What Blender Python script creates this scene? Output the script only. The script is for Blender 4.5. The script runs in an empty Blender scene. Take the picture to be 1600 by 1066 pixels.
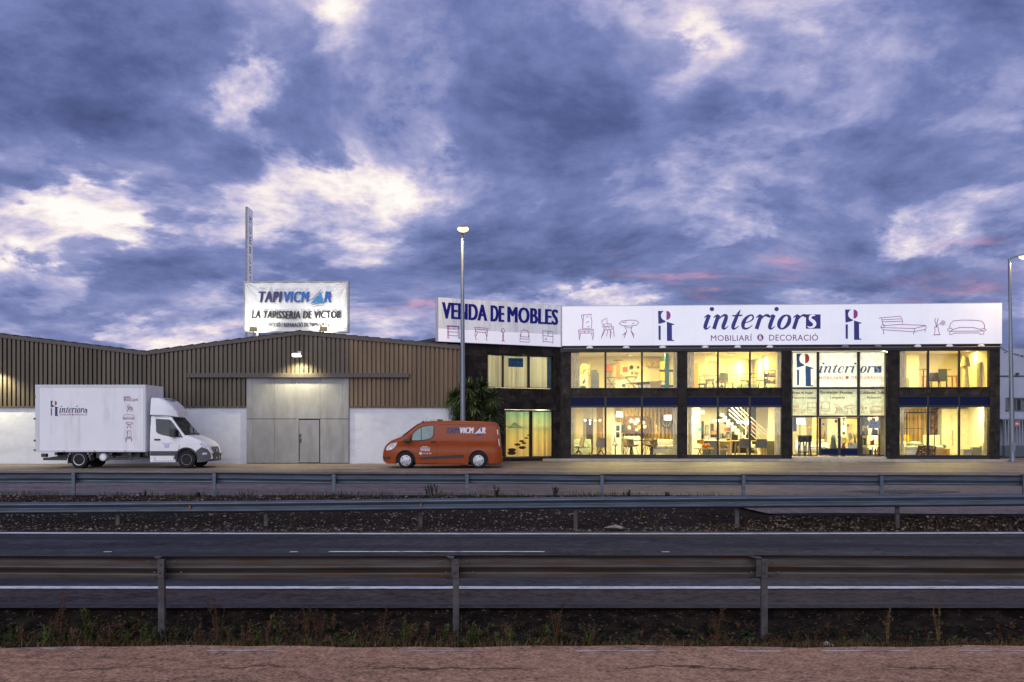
import bpy, bmesh, math, random
from mathutils import Vector, Matrix
R = math.radians
random.seed(7)
SC = bpy.context.scene
COL = SC.collection
F = 1600.0; HZ = 668.0; CAMZ = 1.65          # focal length (photo pixels), eye line, eye height

# ------------------------------------------------------------ camera
cd = bpy.data.cameras.new('camera'); cam = bpy.data.objects.new('camera', cd); COL.objects.link(cam)
cam.location = (0, 0, CAMZ); cam.rotation_euler = (R(90), 0, 0)
cd.sensor_width = 36; cd.lens = 36; cd.shift_y = 135 / 1600; cd.clip_end = 8000; cd.clip_start = .1
SC.camera = cam
SC.view_settings.view_transform = 'Standard'; SC.view_settings.look = 'None'
SC.view_settings.gamma = 1; SC.view_settings.use_curve_mapping = False
SC.view_settings.exposure = 0.0
SC.cycles.use_denoising = True
SC.cycles.max_bounces = 8; SC.cycles.transparent_max_bounces = 12
SC.cycles.caustics_reflective = False; SC.cycles.caustics_refractive = False
SC.cycles.sample_clamp_indirect = 4

# ------------------------------------------------------------ world: dusk sky with broken cloud
class NT:
    def __init__(s, tree): s.t = tree; s.n = tree.nodes; s.l = tree.links
    def new(s, typ, **kw):
        n = s.n.new(typ)
        for k, v in kw.items(): setattr(n, k, v)
        return n
    def put(s, sock, v):
        if hasattr(v, 'is_linked') or isinstance(v, bpy.types.NodeSocket): s.l.new(v, sock)
        elif v is not None: sock.default_value = v
    def math(s, op, a, b=None, c=None, clamp=False):
        n = s.new('ShaderNodeMath', operation=op, use_clamp=clamp)
        for i, v in enumerate((a, b, c)):
            if v is not None: s.put(n.inputs[i], v)
        return n.outputs[0]
    def vec(s, op, a, b=None):
        n = s.new('ShaderNodeVectorMath', operation=op)
        s.put(n.inputs[0], a)
        if b is not None: s.put(n.inputs[1], b)
        return n.outputs[1] if op in ('DOT_PRODUCT', 'LENGTH') else n.outputs[0]
    def noise(s, v, scale, detail=6, rough=.55, dist=0, out=0):
        n = s.new('ShaderNodeTexNoise'); s.put(n.inputs['Vector'], v)
        n.inputs['Scale'].default_value = scale; n.inputs['Detail'].default_value = detail
        n.inputs['Roughness'].default_value = rough; n.inputs['Distortion'].default_value = dist
        return n.outputs[out]
    def ramp(s, f, stops, interp='LINEAR'):
        n = s.new('ShaderNodeValToRGB'); s.put(n.inputs[0], f); cr = n.color_ramp; cr.interpolation = interp
        while len(cr.elements) < len(stops): cr.elements.new(.5)
        for e, (p, c) in zip(cr.elements, stops):
            e.position = p; e.color = (c, c, c, 1) if isinstance(c, (int, float)) else (*c, 1)
        return n.outputs[0]
    def mix(s, f, a, b, mode='MIX'):
        n = s.new('ShaderNodeMix', data_type='RGBA', blend_type=mode)
        s.put(n.inputs[0], f)
        for sk, v in ((n.inputs[6], a), (n.inputs[7], b)):
            s.put(sk, (*v, 1) if isinstance(v, tuple) and len(v) == 3 else v)
        return n.outputs[2]
    def mapr(s, v, a, b, c=0., d=1.):
        n = s.new('ShaderNodeMapRange', interpolation_type='SMOOTHSTEP')
        s.put(n.inputs[0], v)
        for i, x in enumerate((a, b, c, d)): n.inputs[i + 1].default_value = x
        return n.outputs[0]

def srgb(r, g, b):
    f = lambda c: (c / 255 / 12.92) if c / 255 <= .04045 else ((c / 255 + .055) / 1.055) ** 2.4
    return (f(r), f(g), f(b))

SUN_EL, SUN_AZ = R(20), R(196)            # soft sun added behind the viewer to brighten camera-facing sides
W = bpy.data.worlds.new('World'); SC.world = W; W.use_nodes = True
t = NT(W.node_tree); W.node_tree.nodes.clear()
tc = t.new('ShaderNodeTexCoord').outputs['Generated']
sp = t.new('ShaderNodeSeparateXYZ'); t.l.new(tc, sp.inputs[0])
X, Y, Z = sp.outputs
az = t.math('ARCTAN2', X, Y)
el = t.math('ARCSINE', t.math('MAXIMUM', Z, -.02))
h = t.math('ADD', t.math('MAXIMUM', Z, 0.0), .30)
cb = t.new('ShaderNodeCombineXYZ'); t.put(cb.inputs[0], t.math('DIVIDE', X, h)); t.put(cb.inputs[1], t.math('DIVIDE', Y, h))
pl = cb.outputs[0]
n_warp = t.noise(pl, 1.2, 1, .5, 0, 1)
warp = t.vec('ADD', pl, t.vec('MULTIPLY', t.vec('SUBTRACT', n_warp, (.5, .5, .5)), (.35, .35, .35)))
big = t.noise(t.vec('MULTIPLY', warp, (1.0, .85, 1)), 2.1, 12, .585)
fine = t.noise(t.vec('ADD', warp, (7, 3, 0)), 4.6, 12, .63)
soft = t.noise(t.vec('ADD', warp, (2, 9, 0)), 6.5, 10, .64)
ca = t.new('ShaderNodeCombineXYZ'); t.put(ca.inputs[0], az); t.put(ca.inputs[1], el)
ae = t.vec('ADD', ca.outputs[0], t.vec('MULTIPLY', t.vec('SUBTRACT', t.noise(warp, 3.2, 8, .62, 0, 1), (.5, .5, .5)), (.20, .14, 0)))
def blob(px, py, rx, ry):
    a = math.atan((px - 800) / F); e = math.atan((HZ - py) / math.hypot(F, px - 800))
    d = t.vec('MULTIPLY', t.vec('SUBTRACT', ae, (a, e, 0)), (F / rx, F / ry, 0))
    return t.math('EXPONENT', t.math('MULTIPLY', t.vec('DOT_PRODUCT', d, d), -1.0))
def total(lst):
    acc = None
    for (px, py, rx, ry, am) in lst:
        b = t.math('MULTIPLY', blob(px, py, rx, ry), am)
        acc = b if acc is None else t.math('ADD', acc, b)
    return acc
SKY_BLOBS = [(300, 370, 330, 90, .20), (560, 330, 130, 80, .05), (1300, 60, 300, 80, .06), (350, 105, 75, 70, 0.31), (330, 165, 60, 30, 0.16), (120, 320, 120, 55, 0.28), (50, 395, 130, 45, 0.27), (210, 410, 90, 35, 0.20),
             (560, 375, 85, 60, 0.30), (610, 320, 60, 40, 0.22), (470, 280, 120, 45, 0.18), (430, 340, 60, 50, 0.13), (1045, 130, 45, 60, 0.27), (1100, 30, 40, 60, 0.22),
             (1450, 345, 85, 40, 0.36), (1500, 290, 60, 40, 0.16), (500, 15, 60, 50, 0.23), (1250, 485, 380, 20, 0.23), (240, 515, 120, 22, 0.22), (960, 478, 120, 20, 0.14),
             (620, 110, 100, 60, 0.09), (1540, 120, 120, 90, 0.07), (1230, 300, 150, 60, 0.05),
             (880, 190, 180, 55, -.42), (90, 150, 190, 90, -0.20), (740, 365, 120, 32, -.34), (960, 415, 230, 38, -.50), (430, 398, 80, 24, -.42),
             (290, 425, 80, 30, -.34), (1150, 180, 160, 60, -0.08), (560, 460, 60, 30, -0.10), (1400, 440, 90, 10, -0.20), (1500, 300, 50, 20, -0.10), (250, 240, 160, 60, -0.10), (1560, 480, 60, 60, -0.30)]
blobs = total(SKY_BLOBS)
deck = t.mapr(t.math('SUBTRACT', t.math('ADD', big, t.math('MULTIPLY', t.math('SUBTRACT', fine, .5), .35)), t.math('MULTIPLY', blobs, .36)), .425, .515)      # lower cloud deck with crisp edges
hi = t.math('ADD', t.math('ADD', .61, t.math('MULTIPLY', t.math('SUBTRACT', fine, .5), 2.0)), t.math('MULTIPLY', blobs, .70))                                # bright cloud behind it
lo = t.math('ADD', t.math('ADD', .385, t.math('MULTIPLY', t.math('SUBTRACT', soft, .5), .80)), t.math('ADD', t.math('MULTIPLY', t.math('SUBTRACT', big, .52), -.9), t.math('MULTIPLY', blobs, .45)))
val = t.math('ADD', t.math('MULTIPLY', hi, t.math('SUBTRACT', 1.0, deck)), t.math('MULTIPLY', lo, deck))
skyc = t.ramp(val, [(0.0, srgb(58, 66, 108)), (.20, srgb(82, 92, 142)), (.40, srgb(114, 124, 176)), (.60, srgb(158, 160, 202)),
                    (.76, srgb(205, 196, 220)), (.90, srgb(245, 232, 230)), (1.0, srgb(255, 250, 244))])
pinkm = t.math('MULTIPLY', total([(1120, 430, 110, 11, 1.0), (1195, 402, 40, 9, .8), (1200, 405, 50, 14, .8), (1480, 445, 50, 16, .5), (640, 487, 90, 9, .6), (350, 525, 80, 14, .6), (1530, 380, 70, 8, .4)]),
               t.mapr(t.noise(t.vec('MULTIPLY', warp, (1, 2.2, 1)), 2.6, 6, .6), .38, .62), clamp=True)
skyc = t.mix(pinkm, skyc, srgb(214, 156, 182))
nish = t.new('ShaderNodeTexSky', sky_type='NISHITA', sun_disc=False)
nish.sun_elevation = SUN_EL; nish.sun_rotation = SUN_AZ
bg1 = t.new('ShaderNodeBackground'); t.put(bg1.inputs[0], skyc); bg1.inputs[1].default_value = 1.0
bg2 = t.new('ShaderNodeBackground'); t.put(bg2.inputs[0], nish.outputs[0]); bg2.inputs[1].default_value = .006
ad = t.new('ShaderNodeAddShader'); t.l.new(bg1.outputs[0], ad.inputs[0]); t.l.new(bg2.outputs[0], ad.inputs[1])
wo = t.new('ShaderNodeOutputWorld'); t.l.new(ad.outputs[0], wo.inputs[0])

sl = bpy.data.lights.new('sun', 'SUN'); sl.energy = 2.0; sl.angle = R(70); sl.color = (1.0, .98, .97)
sun = bpy.data.objects.new('sun', sl); COL.objects.link(sun)
sd = Vector((math.sin(SUN_AZ) * math.cos(SUN_EL), math.cos(SUN_AZ) * math.cos(SUN_EL), math.sin(SUN_EL)))
sun.rotation_euler = sd.to_track_quat('Z', 'Y').to_euler()

# ------------------------------------------------------------ materials
def mat(name, col, rough=.6, metal=0., var=.12, scale=6., bump=0., bscale=None, spec=None, emit=None, estr=0., stretch=None, dirt=None, coat=0., rnd=0.):
    m = bpy.data.materials.new(name); m.use_nodes = True; q = NT(m.node_tree)
    b = m.node_tree.nodes['Principled BSDF']
    co = q.new('ShaderNodeTexCoord').outputs['Object']
    if stretch: co = q.vec('MULTIPLY', co, stretch)
    n = q.noise(co, scale, 5, .6)
    lo = tuple(max(0, c * (1 - var)) for c in col); hi = tuple(min(1, c * (1 + var)) for c in col)
    c = q.mix(q.mapr(n, .3, .7), lo, hi)
    if dirt:                                   # (colour, scale, lo, hi): stains with a shape of their own
        dm = q.mapr(q.noise(q.vec('MULTIPLY', co, dirt[4] if len(dirt) > 4 else (1, 1, 1)), dirt[1], 6, .65), dirt[2], dirt[3])
        c = q.mix(dm, c, dirt[0])
    if rnd:                                    # each piece a little lighter or darker than its neighbours
        sc = q.new('ShaderNodeVectorMath', operation='SCALE'); q.put(sc.inputs[0], c); q.put(sc.inputs[3], q.math('ADD', 1 - rnd, q.math('MULTIPLY', q.new('ShaderNodeObjectInfo').outputs['Random'], 2 * rnd))); c = sc.outputs[0]
    q.put(b.inputs['Base Color'], c)
    b.inputs['Roughness'].default_value = rough; b.inputs['Metallic'].default_value = metal
    b.inputs['Specular IOR Level'].default_value = spec if spec is not None else (.15 if rough > .5 else .5)
    if coat: b.inputs['Coat Weight'].default_value = coat
    if bump:
        bn = q.new('ShaderNodeBump'); bn.inputs['Strength'].default_value = min(1, bump); bn.inputs['Distance'].default_value = .02 * max(1, bump)
        q.put(bn.inputs['Height'], q.noise(co, bscale or scale * 3, 6, .6)); q.l.new(bn.outputs[0], b.inputs['Normal'])
    if emit:
        b.inputs['Emission Color'].default_value = (*emit, 1); b.inputs['Emission Strength'].default_value = estr
    return m
def glassmat(name, tint=(.95, .97, .96), refl=1.0, rough=.02):
    m = bpy.data.materials.new(name); m.use_nodes = True; q = NT(m.node_tree); m.node_tree.nodes.clear()
    tr = q.new('ShaderNodeBsdfTransparent'); tr.inputs[0].default_value = (*tint, 1)
    gl = q.new('ShaderNodeBsdfGlossy'); gl.inputs['Roughness'].default_value = rough
    fr = q.new('ShaderNodeFresnel'); fr.inputs[0].default_value = 1.45
    mx = q.new('ShaderNodeMixShader'); q.put(mx.inputs[0], q.math('MULTIPLY', fr.outputs[0], refl))
    q.l.new(tr.outputs[0], mx.inputs[1]); q.l.new(gl.outputs[0], mx.inputs[2])
    o = q.new('ShaderNodeOutputMaterial'); q.l.new(mx.outputs[0], o.inputs[0]); return m
def transmat(name, col, tw=.5, ramp=None, stripes=None, rnd=0.):
    """thin cloth: diffuse plus translucent"""
    m = bpy.data.materials.new(name); m.use_nodes = True; q = NT(m.node_tree); m.node_tree.nodes.clear()
    co = q.new('ShaderNodeTexCoord').outputs['Object']
    n = q.noise(q.vec('MULTIPLY', co, stripes or (1, 1, 1)), 5, 4, .6)
    c = q.mix(q.mapr(n, .3, .7), tuple(x * .8 for x in col), tuple(min(1, x * 1.1) for x in col))
    if ramp:
        s = q.new('ShaderNodeSeparateXYZ'); q.l.new(co, s.inputs[0])
        c = q.mix(.75, c, q.ramp(q.math('ADD', q.math('DIVIDE', s.outputs[2], 2.6), q.math('MULTIPLY', q.math('SUBTRACT', q.noise(q.vec('MULTIPLY', co, (.5, .5, 2)), 1.5, 4, .6), .5), .25)), ramp))
    if rnd:
        sc = q.new('ShaderNodeVectorMath', operation='SCALE'); q.put(sc.inputs[0], c); q.put(sc.inputs[3], q.math('SUBTRACT', 1.0, q.math('MULTIPLY', q.new('ShaderNodeObjectInfo').outputs['Random'], rnd))); c = sc.outputs[0]
    d = q.new('ShaderNodeBsdfDiffuse'); tl = q.new('ShaderNodeBsdfTranslucent')
    q.put(d.inputs[0], c); q.put(tl.inputs[0], c)
    mx = q.new('ShaderNodeMixShader'); mx.inputs[0].default_value = tw
    q.l.new(d.outputs[0], mx.inputs[1]); q.l.new(tl.outputs[0], mx.inputs[2])
    o = q.new('ShaderNodeOutputMaterial'); q.l.new(mx.outputs[0], o.inputs[0]); return m
M = {}
def simple(key, col, rough=.6, **kw):
    if key not in M: M[key] = mat(key, col, rough, **kw)
    return M[key]

# ------------------------------------------------------------ mesh builder
class MB:
    def __init__(s): s.v = []; s.f = []
    def add(s, vs, fs):
        o = len(s.v); s.v += [tuple(p) for p in vs]; s.f += [tuple(i + o for i in f) for f in fs]; return s
    def box(s, x0, x1, y0, y1, z0, z1, rz=0, c=None):
        x0, x1 = min(x0, x1), max(x0, x1); y0, y1 = min(y0, y1), max(y0, y1); z0, z1 = min(z0, z1), max(z0, z1)
        vs = [Vector((x, y, z)) for z in (z0, z1) for x, y in ((x0, y0), (x1, y0), (x1, y1), (x0, y1))]
        if rz:
            cc = Vector(c) if c else Vector(((x0 + x1) / 2, (y0 + y1) / 2, (z0 + z1) / 2)); m = Matrix.Rotation(rz, 3, 'Z')
            vs = [m @ (p - cc) + cc for p in vs]
        return s.add(vs, [(3, 2, 1, 0), (4, 5, 6, 7), (0, 1, 5, 4), (1, 2, 6, 5), (2, 3, 7, 6), (3, 0, 4, 7)])
    def bar(s, p, q, w, d=None, up=(0, 0, 1)):
        p, q = Vector(p), Vector(q); d = d or w; a = (q - p).normalized(); u = Vector(up)
        if abs(a.dot(u)) > .95: u = Vector((1, 0, 0))
        e = a.cross(u).normalized(); g = e.cross(a).normalized()
        vs = [o + e * (sx * w / 2) + g * (sy * d / 2) for o in (p, q) for sx, sy in ((-1, -1), (1, -1), (1, 1), (-1, 1))]
        return s.add(vs, [(3, 2, 1, 0), (4, 5, 6, 7), (0, 1, 5, 4), (1, 2, 6, 5), (2, 3, 7, 6), (3, 0, 4, 7)])
    def tube(s, pts, r, n=8, cap=True):
        pts = [Vector(p) for p in pts]; k = len(pts); rs = r if isinstance(r, (list, tuple)) else [r] * k; vs = []; fs = []
        for i, p in enumerate(pts):
            a = (pts[min(i + 1, k - 1)] - pts[max(i - 1, 0)]).normalized(); u = Vector((0, 0, 1)) if abs(a.z) < .95 else Vector((1, 0, 0))
            e = a.cross(u).normalized(); g = e.cross(a).normalized()
            vs += [p + (e * math.cos(2 * math.pi * j / n) + g * math.sin(2 * math.pi * j / n)) * rs[i] for j in range(n)]
        for i in range(k - 1):
            fs += [(i * n + j, i * n + (j + 1) % n, (i + 1) * n + (j + 1) % n, (i + 1) * n + j) for j in range(n)]
        if cap: fs += [tuple(range(n))[::-1], tuple(range((k - 1) * n, k * n))]
        return s.add(vs, fs)
    def lathe(s, prof, c=(0, 0, 0), n=16, axis='z', sx=1., sy=1., cap=True):
        vs = []; fs = []; k = len(prof)
        for (r, z) in prof:
            for j in range(n):
                a = 2 * math.pi * j / n; x, y = r * math.cos(a) * sx, r * math.sin(a) * sy
                p = (x, y, z) if axis == 'z' else (x, z, y) if axis == 'y' else (z, x, y)
                vs.append((p[0] + c[0], p[1] + c[1], p[2] + c[2]))
        for i in range(k - 1):
            fs += [(i * n + j, i * n + (j + 1) % n, (i + 1) * n + (j + 1) % n, (i + 1) * n + j) for j in range(n)]
        if cap: fs += [tuple(range(n))[::-1], tuple(range((k - 1) * n, k * n))]
        return s.add(vs, fs)
    def ball(s, c, rx, ry=None, rz=None, n=10, k=7):
        ry = ry or rx; rz = rz or rx
        prof = [(math.sin(math.pi * i / (k - 1)) + 1e-4, -math.cos(math.pi * i / (k - 1)) * rz) for i in range(k)]
        return s.lathe(prof, c, n, 'z', rx, ry)
    def prism(s, poly, fn, t0, t1):
        """polygon (a, b) extruded between t0 and t1; fn(a, b, t) gives the point"""
        n = len(poly); vs = [fn(a, b, t0) for a, b in poly] + [fn(a, b, t1) for a, b in poly]
        fs = [tuple(range(n)), tuple(range(n, 2 * n))[::-1]] + [(i, i + n, (i + 1) % n + n, (i + 1) % n) for i in range(n)]
        return s.add(vs, fs)
    def grid(s, fn, nu, nv):
        vs = [fn(i / nu, j / nv) for j in range(nv + 1) for i in range(nu + 1)]; w = nu + 1
        return s.add(vs, [(j * w + i, j * w + i + 1, (j + 1) * w + i + 1, (j + 1) * w + i) for j in range(nv) for i in range(nu)])
    def ribbon(s, pts, w, fn, t0, t1):
        """flat stroke through (a, b[, width]) points"""
        k = len(pts)
        if k < 2: return s
        L, Rr = [], []
        for i, p in enumerate(pts):
            q0, q1 = pts[max(i - 1, 0)], pts[min(i + 1, k - 1)]
            dx, dy = q1[0] - q0[0], q1[1] - q0[1]; l = math.hypot(dx, dy) or 1; ww = (p[2] if len(p) > 2 else w) / 2
            L.append((p[0] - dy / l * ww, p[1] + dx / l * ww)); Rr.append((p[0] + dy / l * ww, p[1] - dx / l * ww))
        vs = [fn(a, b, t0) for a, b in L + Rr] + [fn(a, b, t1) for a, b in L + Rr]; fs = []
        for i in range(k - 1):
            fs += [(i, i + 1, k + i + 1, k + i), (2 * k + i, 3 * k + i, 3 * k + i + 1, 2 * k + i + 1), (i, 2 * k + i, 2 * k + i + 1, i + 1), (k + i, k + i + 1, 3 * k + i + 1, 3 * k + i)]
        fs += [(0, k, 3 * k, 2 * k), (k - 1, 3 * k - 1, 4 * k - 1, 2 * k - 1)]
        return s.add(vs, fs)
    def mesh(s, name, m, smooth=False, bevel=0., fix=True):
        me = bpy.data.meshes.new(name); me.from_pydata(s.v, [], s.f); me.materials.append(m)
        if fix or bevel:
            bm = bmesh.new(); bm.from_mesh(me)
            if bevel: bmesh.ops.bevel(bm, geom=bm.edges[:], offset=bevel, segments=2, affect='EDGES', profile=.6, clamp_overlap=True)
            bmesh.ops.recalc_face_normals(bm, faces=bm.faces); bm.to_mesh(me); bm.free()
        if smooth:
            me.polygons.foreach_set('use_smooth', [True] * len(me.polygons))
            try: me.set_sharp_from_angle(angle=R(40))
            except Exception: pass
        me.update(); return me

def link(name, me, parent=None, loc=None, rz=0):
    o = bpy.data.objects.new(name, me); COL.objects.link(o)
    if parent: o.parent = parent
    if loc is not None: o.location = loc
    if rz: o.rotation_euler.z = rz
    return o
def part(name, mb, m, parent=None, smooth=False, bevel=0., label=None, loc=None, rz=0, fix=True):
    o = link(name, mb.mesh(name, m, smooth, bevel, fix), parent, loc, rz)
    if label: o['label'] = label
    return o
def tag(o, label, cat, group=None):
    o['label'] = label; o['category'] = cat
    if group: o['group'] = group
    return o
def thing(name, label, cat, loc=(0, 0, 0), rz=0, group=None):
    o = bpy.data.objects.new(name, None); COL.objects.link(o); o.location = loc; o.rotation_euler.z = rz
    o.empty_display_size = .2
    return tag(o, label, cat, group)
def struct(name, mb, m, parent=None, smooth=False, kind='structure', fix=True):
    o = part(name, mb, m, parent, smooth, fix=fix); o['kind'] = kind; return o
def dup(root, loc, rz=None, label=None):
    r = root.copy(); COL.objects.link(r); r.location = loc
    if rz is not None: r.rotation_euler.z = rz
    if label: r['label'] = label
    for ch in list(root.children):
        c = ch.copy(); COL.objects.link(c); c.parent = r
        for g in ch.children:
            d = g.copy(); COL.objects.link(d); d.parent = c
    return r

class Frame:
    """a vertical plane: origin, heading of its long side; turns photo bearings at a known depth into real places"""
    def __init__(s, ox, oy, ang=0.):
        s.o = Vector((ox, oy)); s.a = ang; s.e1 = Vector((math.cos(ang), math.sin(ang))); s.e2 = Vector((-math.sin(ang), math.cos(ang)))
    def Y(s, px, v=0.):
        k = (px - 800) / F; return (v + s.o.dot(s.e2)) / (k * s.e2.x + s.e2.y)
    def u(s, px, v=0.):
        y = s.Y(px, v); return (Vector(((px - 800) / F * y, y)) - s.o).dot(s.e1)
    def z(s, px, py, v=0.): return CAMZ + (HZ - py) * s.Y(px, v) / F
    def w(s, u, v, z=0.):
        p = s.o + s.e1 * u + s.e2 * v; return Vector((p.x, p.y, z))
    def fn(s, v=0.):
        """(a = px, b = py, t = how far proud) -> local point on the plane"""
        return lambda a, b, tt: (s.u(a, v), v - tt, s.z(a, b, v))

# ------------------------------------------------------------ lettering
_txt = {}
def text_polys(body, bold=0., shear=0., space=1.):
    key = (body, bold, shear, space)
    if key in _txt: return _txt[key]
    c = bpy.data.curves.new('lettering', 'FONT'); c.body = body; c.size = 1; c.offset = bold; c.shear = shear; c.space_character = space
    c.resolution_u = 3; c.extrude = .5; c.fill_mode = 'BOTH'
    o = bpy.data.objects.new('lettering', c); COL.objects.link(o)
    dg = bpy.context.evaluated_depsgraph_get(); me = bpy.data.meshes.new_from_object(o.evaluated_get(dg))
    vs = [v.co.copy() for v in me.vertices]; fs = [tuple(p.vertices) for p in me.polygons]
    bpy.data.objects.remove(o); bpy.data.curves.remove(c); bpy.data.meshes.remove(me)
    x0 = min(v.x for v in vs); x1 = max(v.x for v in vs); y0 = min(v.y for v in vs); y1 = max(v.y for v in vs)
    vs = [((v.x - x0) / (x1 - x0), (v.y - y0) / (y1 - y0), v.z + .5) for v in vs]
    _txt[key] = (vs, fs); return _txt[key]
def add_text(mb, body, box, fn, t0=.0, th=.006, bold=0., shear=0., space=1., slope=0.):
    """text fitted to box = (x0, y0, x1, y1), y0 the top, in the units fn takes; slope shifts y along x"""
    vs, fs = text_polys(body, 0., shear, space); x0, y0, x1, y1 = box; g = abs(y1 - y0) * bold * 1.5 * (1 if x1 > x0 else -1)
    for k in ((0,) if not bold else (-1, 0, 1)):                  # heavier weight: three passes, each a little prouder
        mb.add([fn(x0 + g + a * (x1 - x0 - 2 * g) + k * g, y1 + b * (y0 - y1) + slope * a, t0 + c * th * (1 + .12 * (k + 1))) for a, b, c in vs], fs)
    return mb
def curve_pts(pts, n=5):
    out = []; k = len(pts); P = [tuple(p) + (0,) * (3 - len(p)) for p in pts]
    for i in range(k - 1):
        a, b, c, d = P[max(i - 1, 0)], P[i], P[i + 1], P[min(i + 2, k - 1)]
        for j in range(n):
            s = j / n
            out.append(tuple(.5 * (2 * b[q] + (c[q] - a[q]) * s + (2 * a[q] - 5 * b[q] + 4 * c[q] - d[q]) * s * s + (3 * b[q] - a[q] - 3 * c[q] + d[q]) * s ** 3) for q in range(3)))
    out.append(P[-1]); return out
GLYPH = {   # italic serif letters as broad-pen strokes: (x, y, width) in x-heights
 'i': (.62, [[(0, .80, .05), (.12, .93, .10), (.27, .99, .16)], [(.29, 1.0, .24), (.22, .55, .25), (.20, .16, .25), (.28, .02, .15), (.42, .06, .07), (.54, .2, .04)]]),
 'n': (1.22, [[(0, .80, .05), (.12, .93, .10), (.27, .99, .16)], [(.29, 1.0, .24), (.24, .5, .25), (.20, 0, .25)], [(.26, .5, .05), (.45, .82, .08), (.66, .98, .14), (.82, .92, .22), (.84, .66, .25), (.78, .2, .25), (.85, .02, .15), (1.0, .07, .07), (1.12, .2, .04)]]),
 't': (.72, [[(.46, 1.36, .04), (.36, 1.05, .18), (.27, .6, .24), (.22, .18, .24), (.3, .02, .15), (.46, .07, .08), (.6, .22, .04)], [(.0, .94, .07), (.3, .95, .11), (.66, .98, .09)]]),
 'e': (.92, [[(.16, .44, .05), (.5, .52, .06), (.72, .72, .1), (.66, .95, .1), (.46, .97, .11), (.24, .76, .2), (.14, .42, .26), (.2, .12, .2), (.4, .02, .13), (.6, .1, .08), (.78, .27, .04)]]),
 'r': (.86, [[(0, .80, .05), (.12, .93, .10), (.27, .99, .16)], [(.29, 1.0, .24), (.24, .5, .25), (.20, 0, .25)], [(.26, .5, .05), (.42, .82, .08), (.6, .98, .13), (.78, .93, .22), (.8, .84, .2)]]),
 'o': (1.02, [[(.5, .98, .10), (.3, .88, .18), (.16, .55, .26), (.18, .2, .22), (.38, .02, .1), (.6, .1, .16), (.78, .42, .26), (.76, .8, .22), (.62, .95, .13), (.5, .98, .10)]]),
}
def add_script(mb, word, box, fn, th=.006, slant=.22):
    x0, y0, x1, y1 = box; tot = sum(GLYPH[c][0] for c in word); sx = (x1 - x0) / tot; sy = (y0 - y1); cx = 0; lay = 0
    for ch in word:
        adv, strokes = GLYPH[ch]
        for st in strokes:
            pts = curve_pts(st, 4); lay += 1
            sc = min(abs(sx), abs(sy))
            P2 = [(x0 + (cx + p[0] + slant * (p[1] - .5)) * sx, y1 + p[1] * sy, max(p[2], .04) * sc * 1.05) for p in pts]
            mb.ribbon(P2, 1, fn, 0, th + .0012 * (lay % 3))
        if ch == 'i':
            c = [(cx + .38 + .15 * math.cos(a * math.pi / 6) + slant * .9, 1.42 + .15 * math.sin(a * math.pi / 6)) for a in range(12)]
            mb.prism([(x0 + a * sx, y1 + b * sy) for a, b in c], fn, 0, th)
        cx += adv
LOGO_BLUE = [[(1185, 128), (1258, 128), (1235, 145), (1222, 172), (1222, 200), (1235, 228), (1258, 245), (1278, 252), (1278, 268), (1190, 290)],
             [(1190, 312), (1218, 312), (1218, 490), (1193, 490)], [(1295, 263), (1388, 293), (1385, 302), (1358, 302), (1360, 490), (1385, 490), (1383, 503), (1297, 503)]]
LOGO_RED = [[(1290, 128), (1315, 132), (1335, 150), (1343, 180), (1338, 210), (1320, 232), (1290, 242)]]
def add_polys(mb, polys, src, box, fn, th=.006):
    sx0, sy0, sx1, sy1 = src; x0, y0, x1, y1 = box
    for pg in polys:
        mb.prism([(x0 + (a - sx0) / (sx1 - sx0) * (x1 - x0), y0 + (b - sy0) / (sy1 - sy0) * (y1 - y0)) for a, b in pg], fn, 0, th)
LSRC = (1185, 128, 1390, 503)
S_IN = [(1.0, 3.0), (1.0, 0), (.62, 0)]
def s_square(mb_blue, box, fn, mb_white):
    x0, y0, x1, y1 = box; w, hh = x1 - x0, y1 - y0
    mb_blue.prism([(x0, y0), (x1, y0), (x1, y1), (x0, y1)], fn, 0, .005)
    st = curve_pts([(.62, .1, .06), (.5, .06, .1), (.32, .14, .16), (.3, .34, .2), (.5, .5, .24), (.6, .66, .22), (.52, .84, .17), (.3, .92, .1), (.1, .84, .06)], 4)
    mb_white.ribbon([(x0 + p[0] * w, y0 + p[1] * hh, p[2] * w) for p in st], 1, fn, .006, .009)
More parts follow.
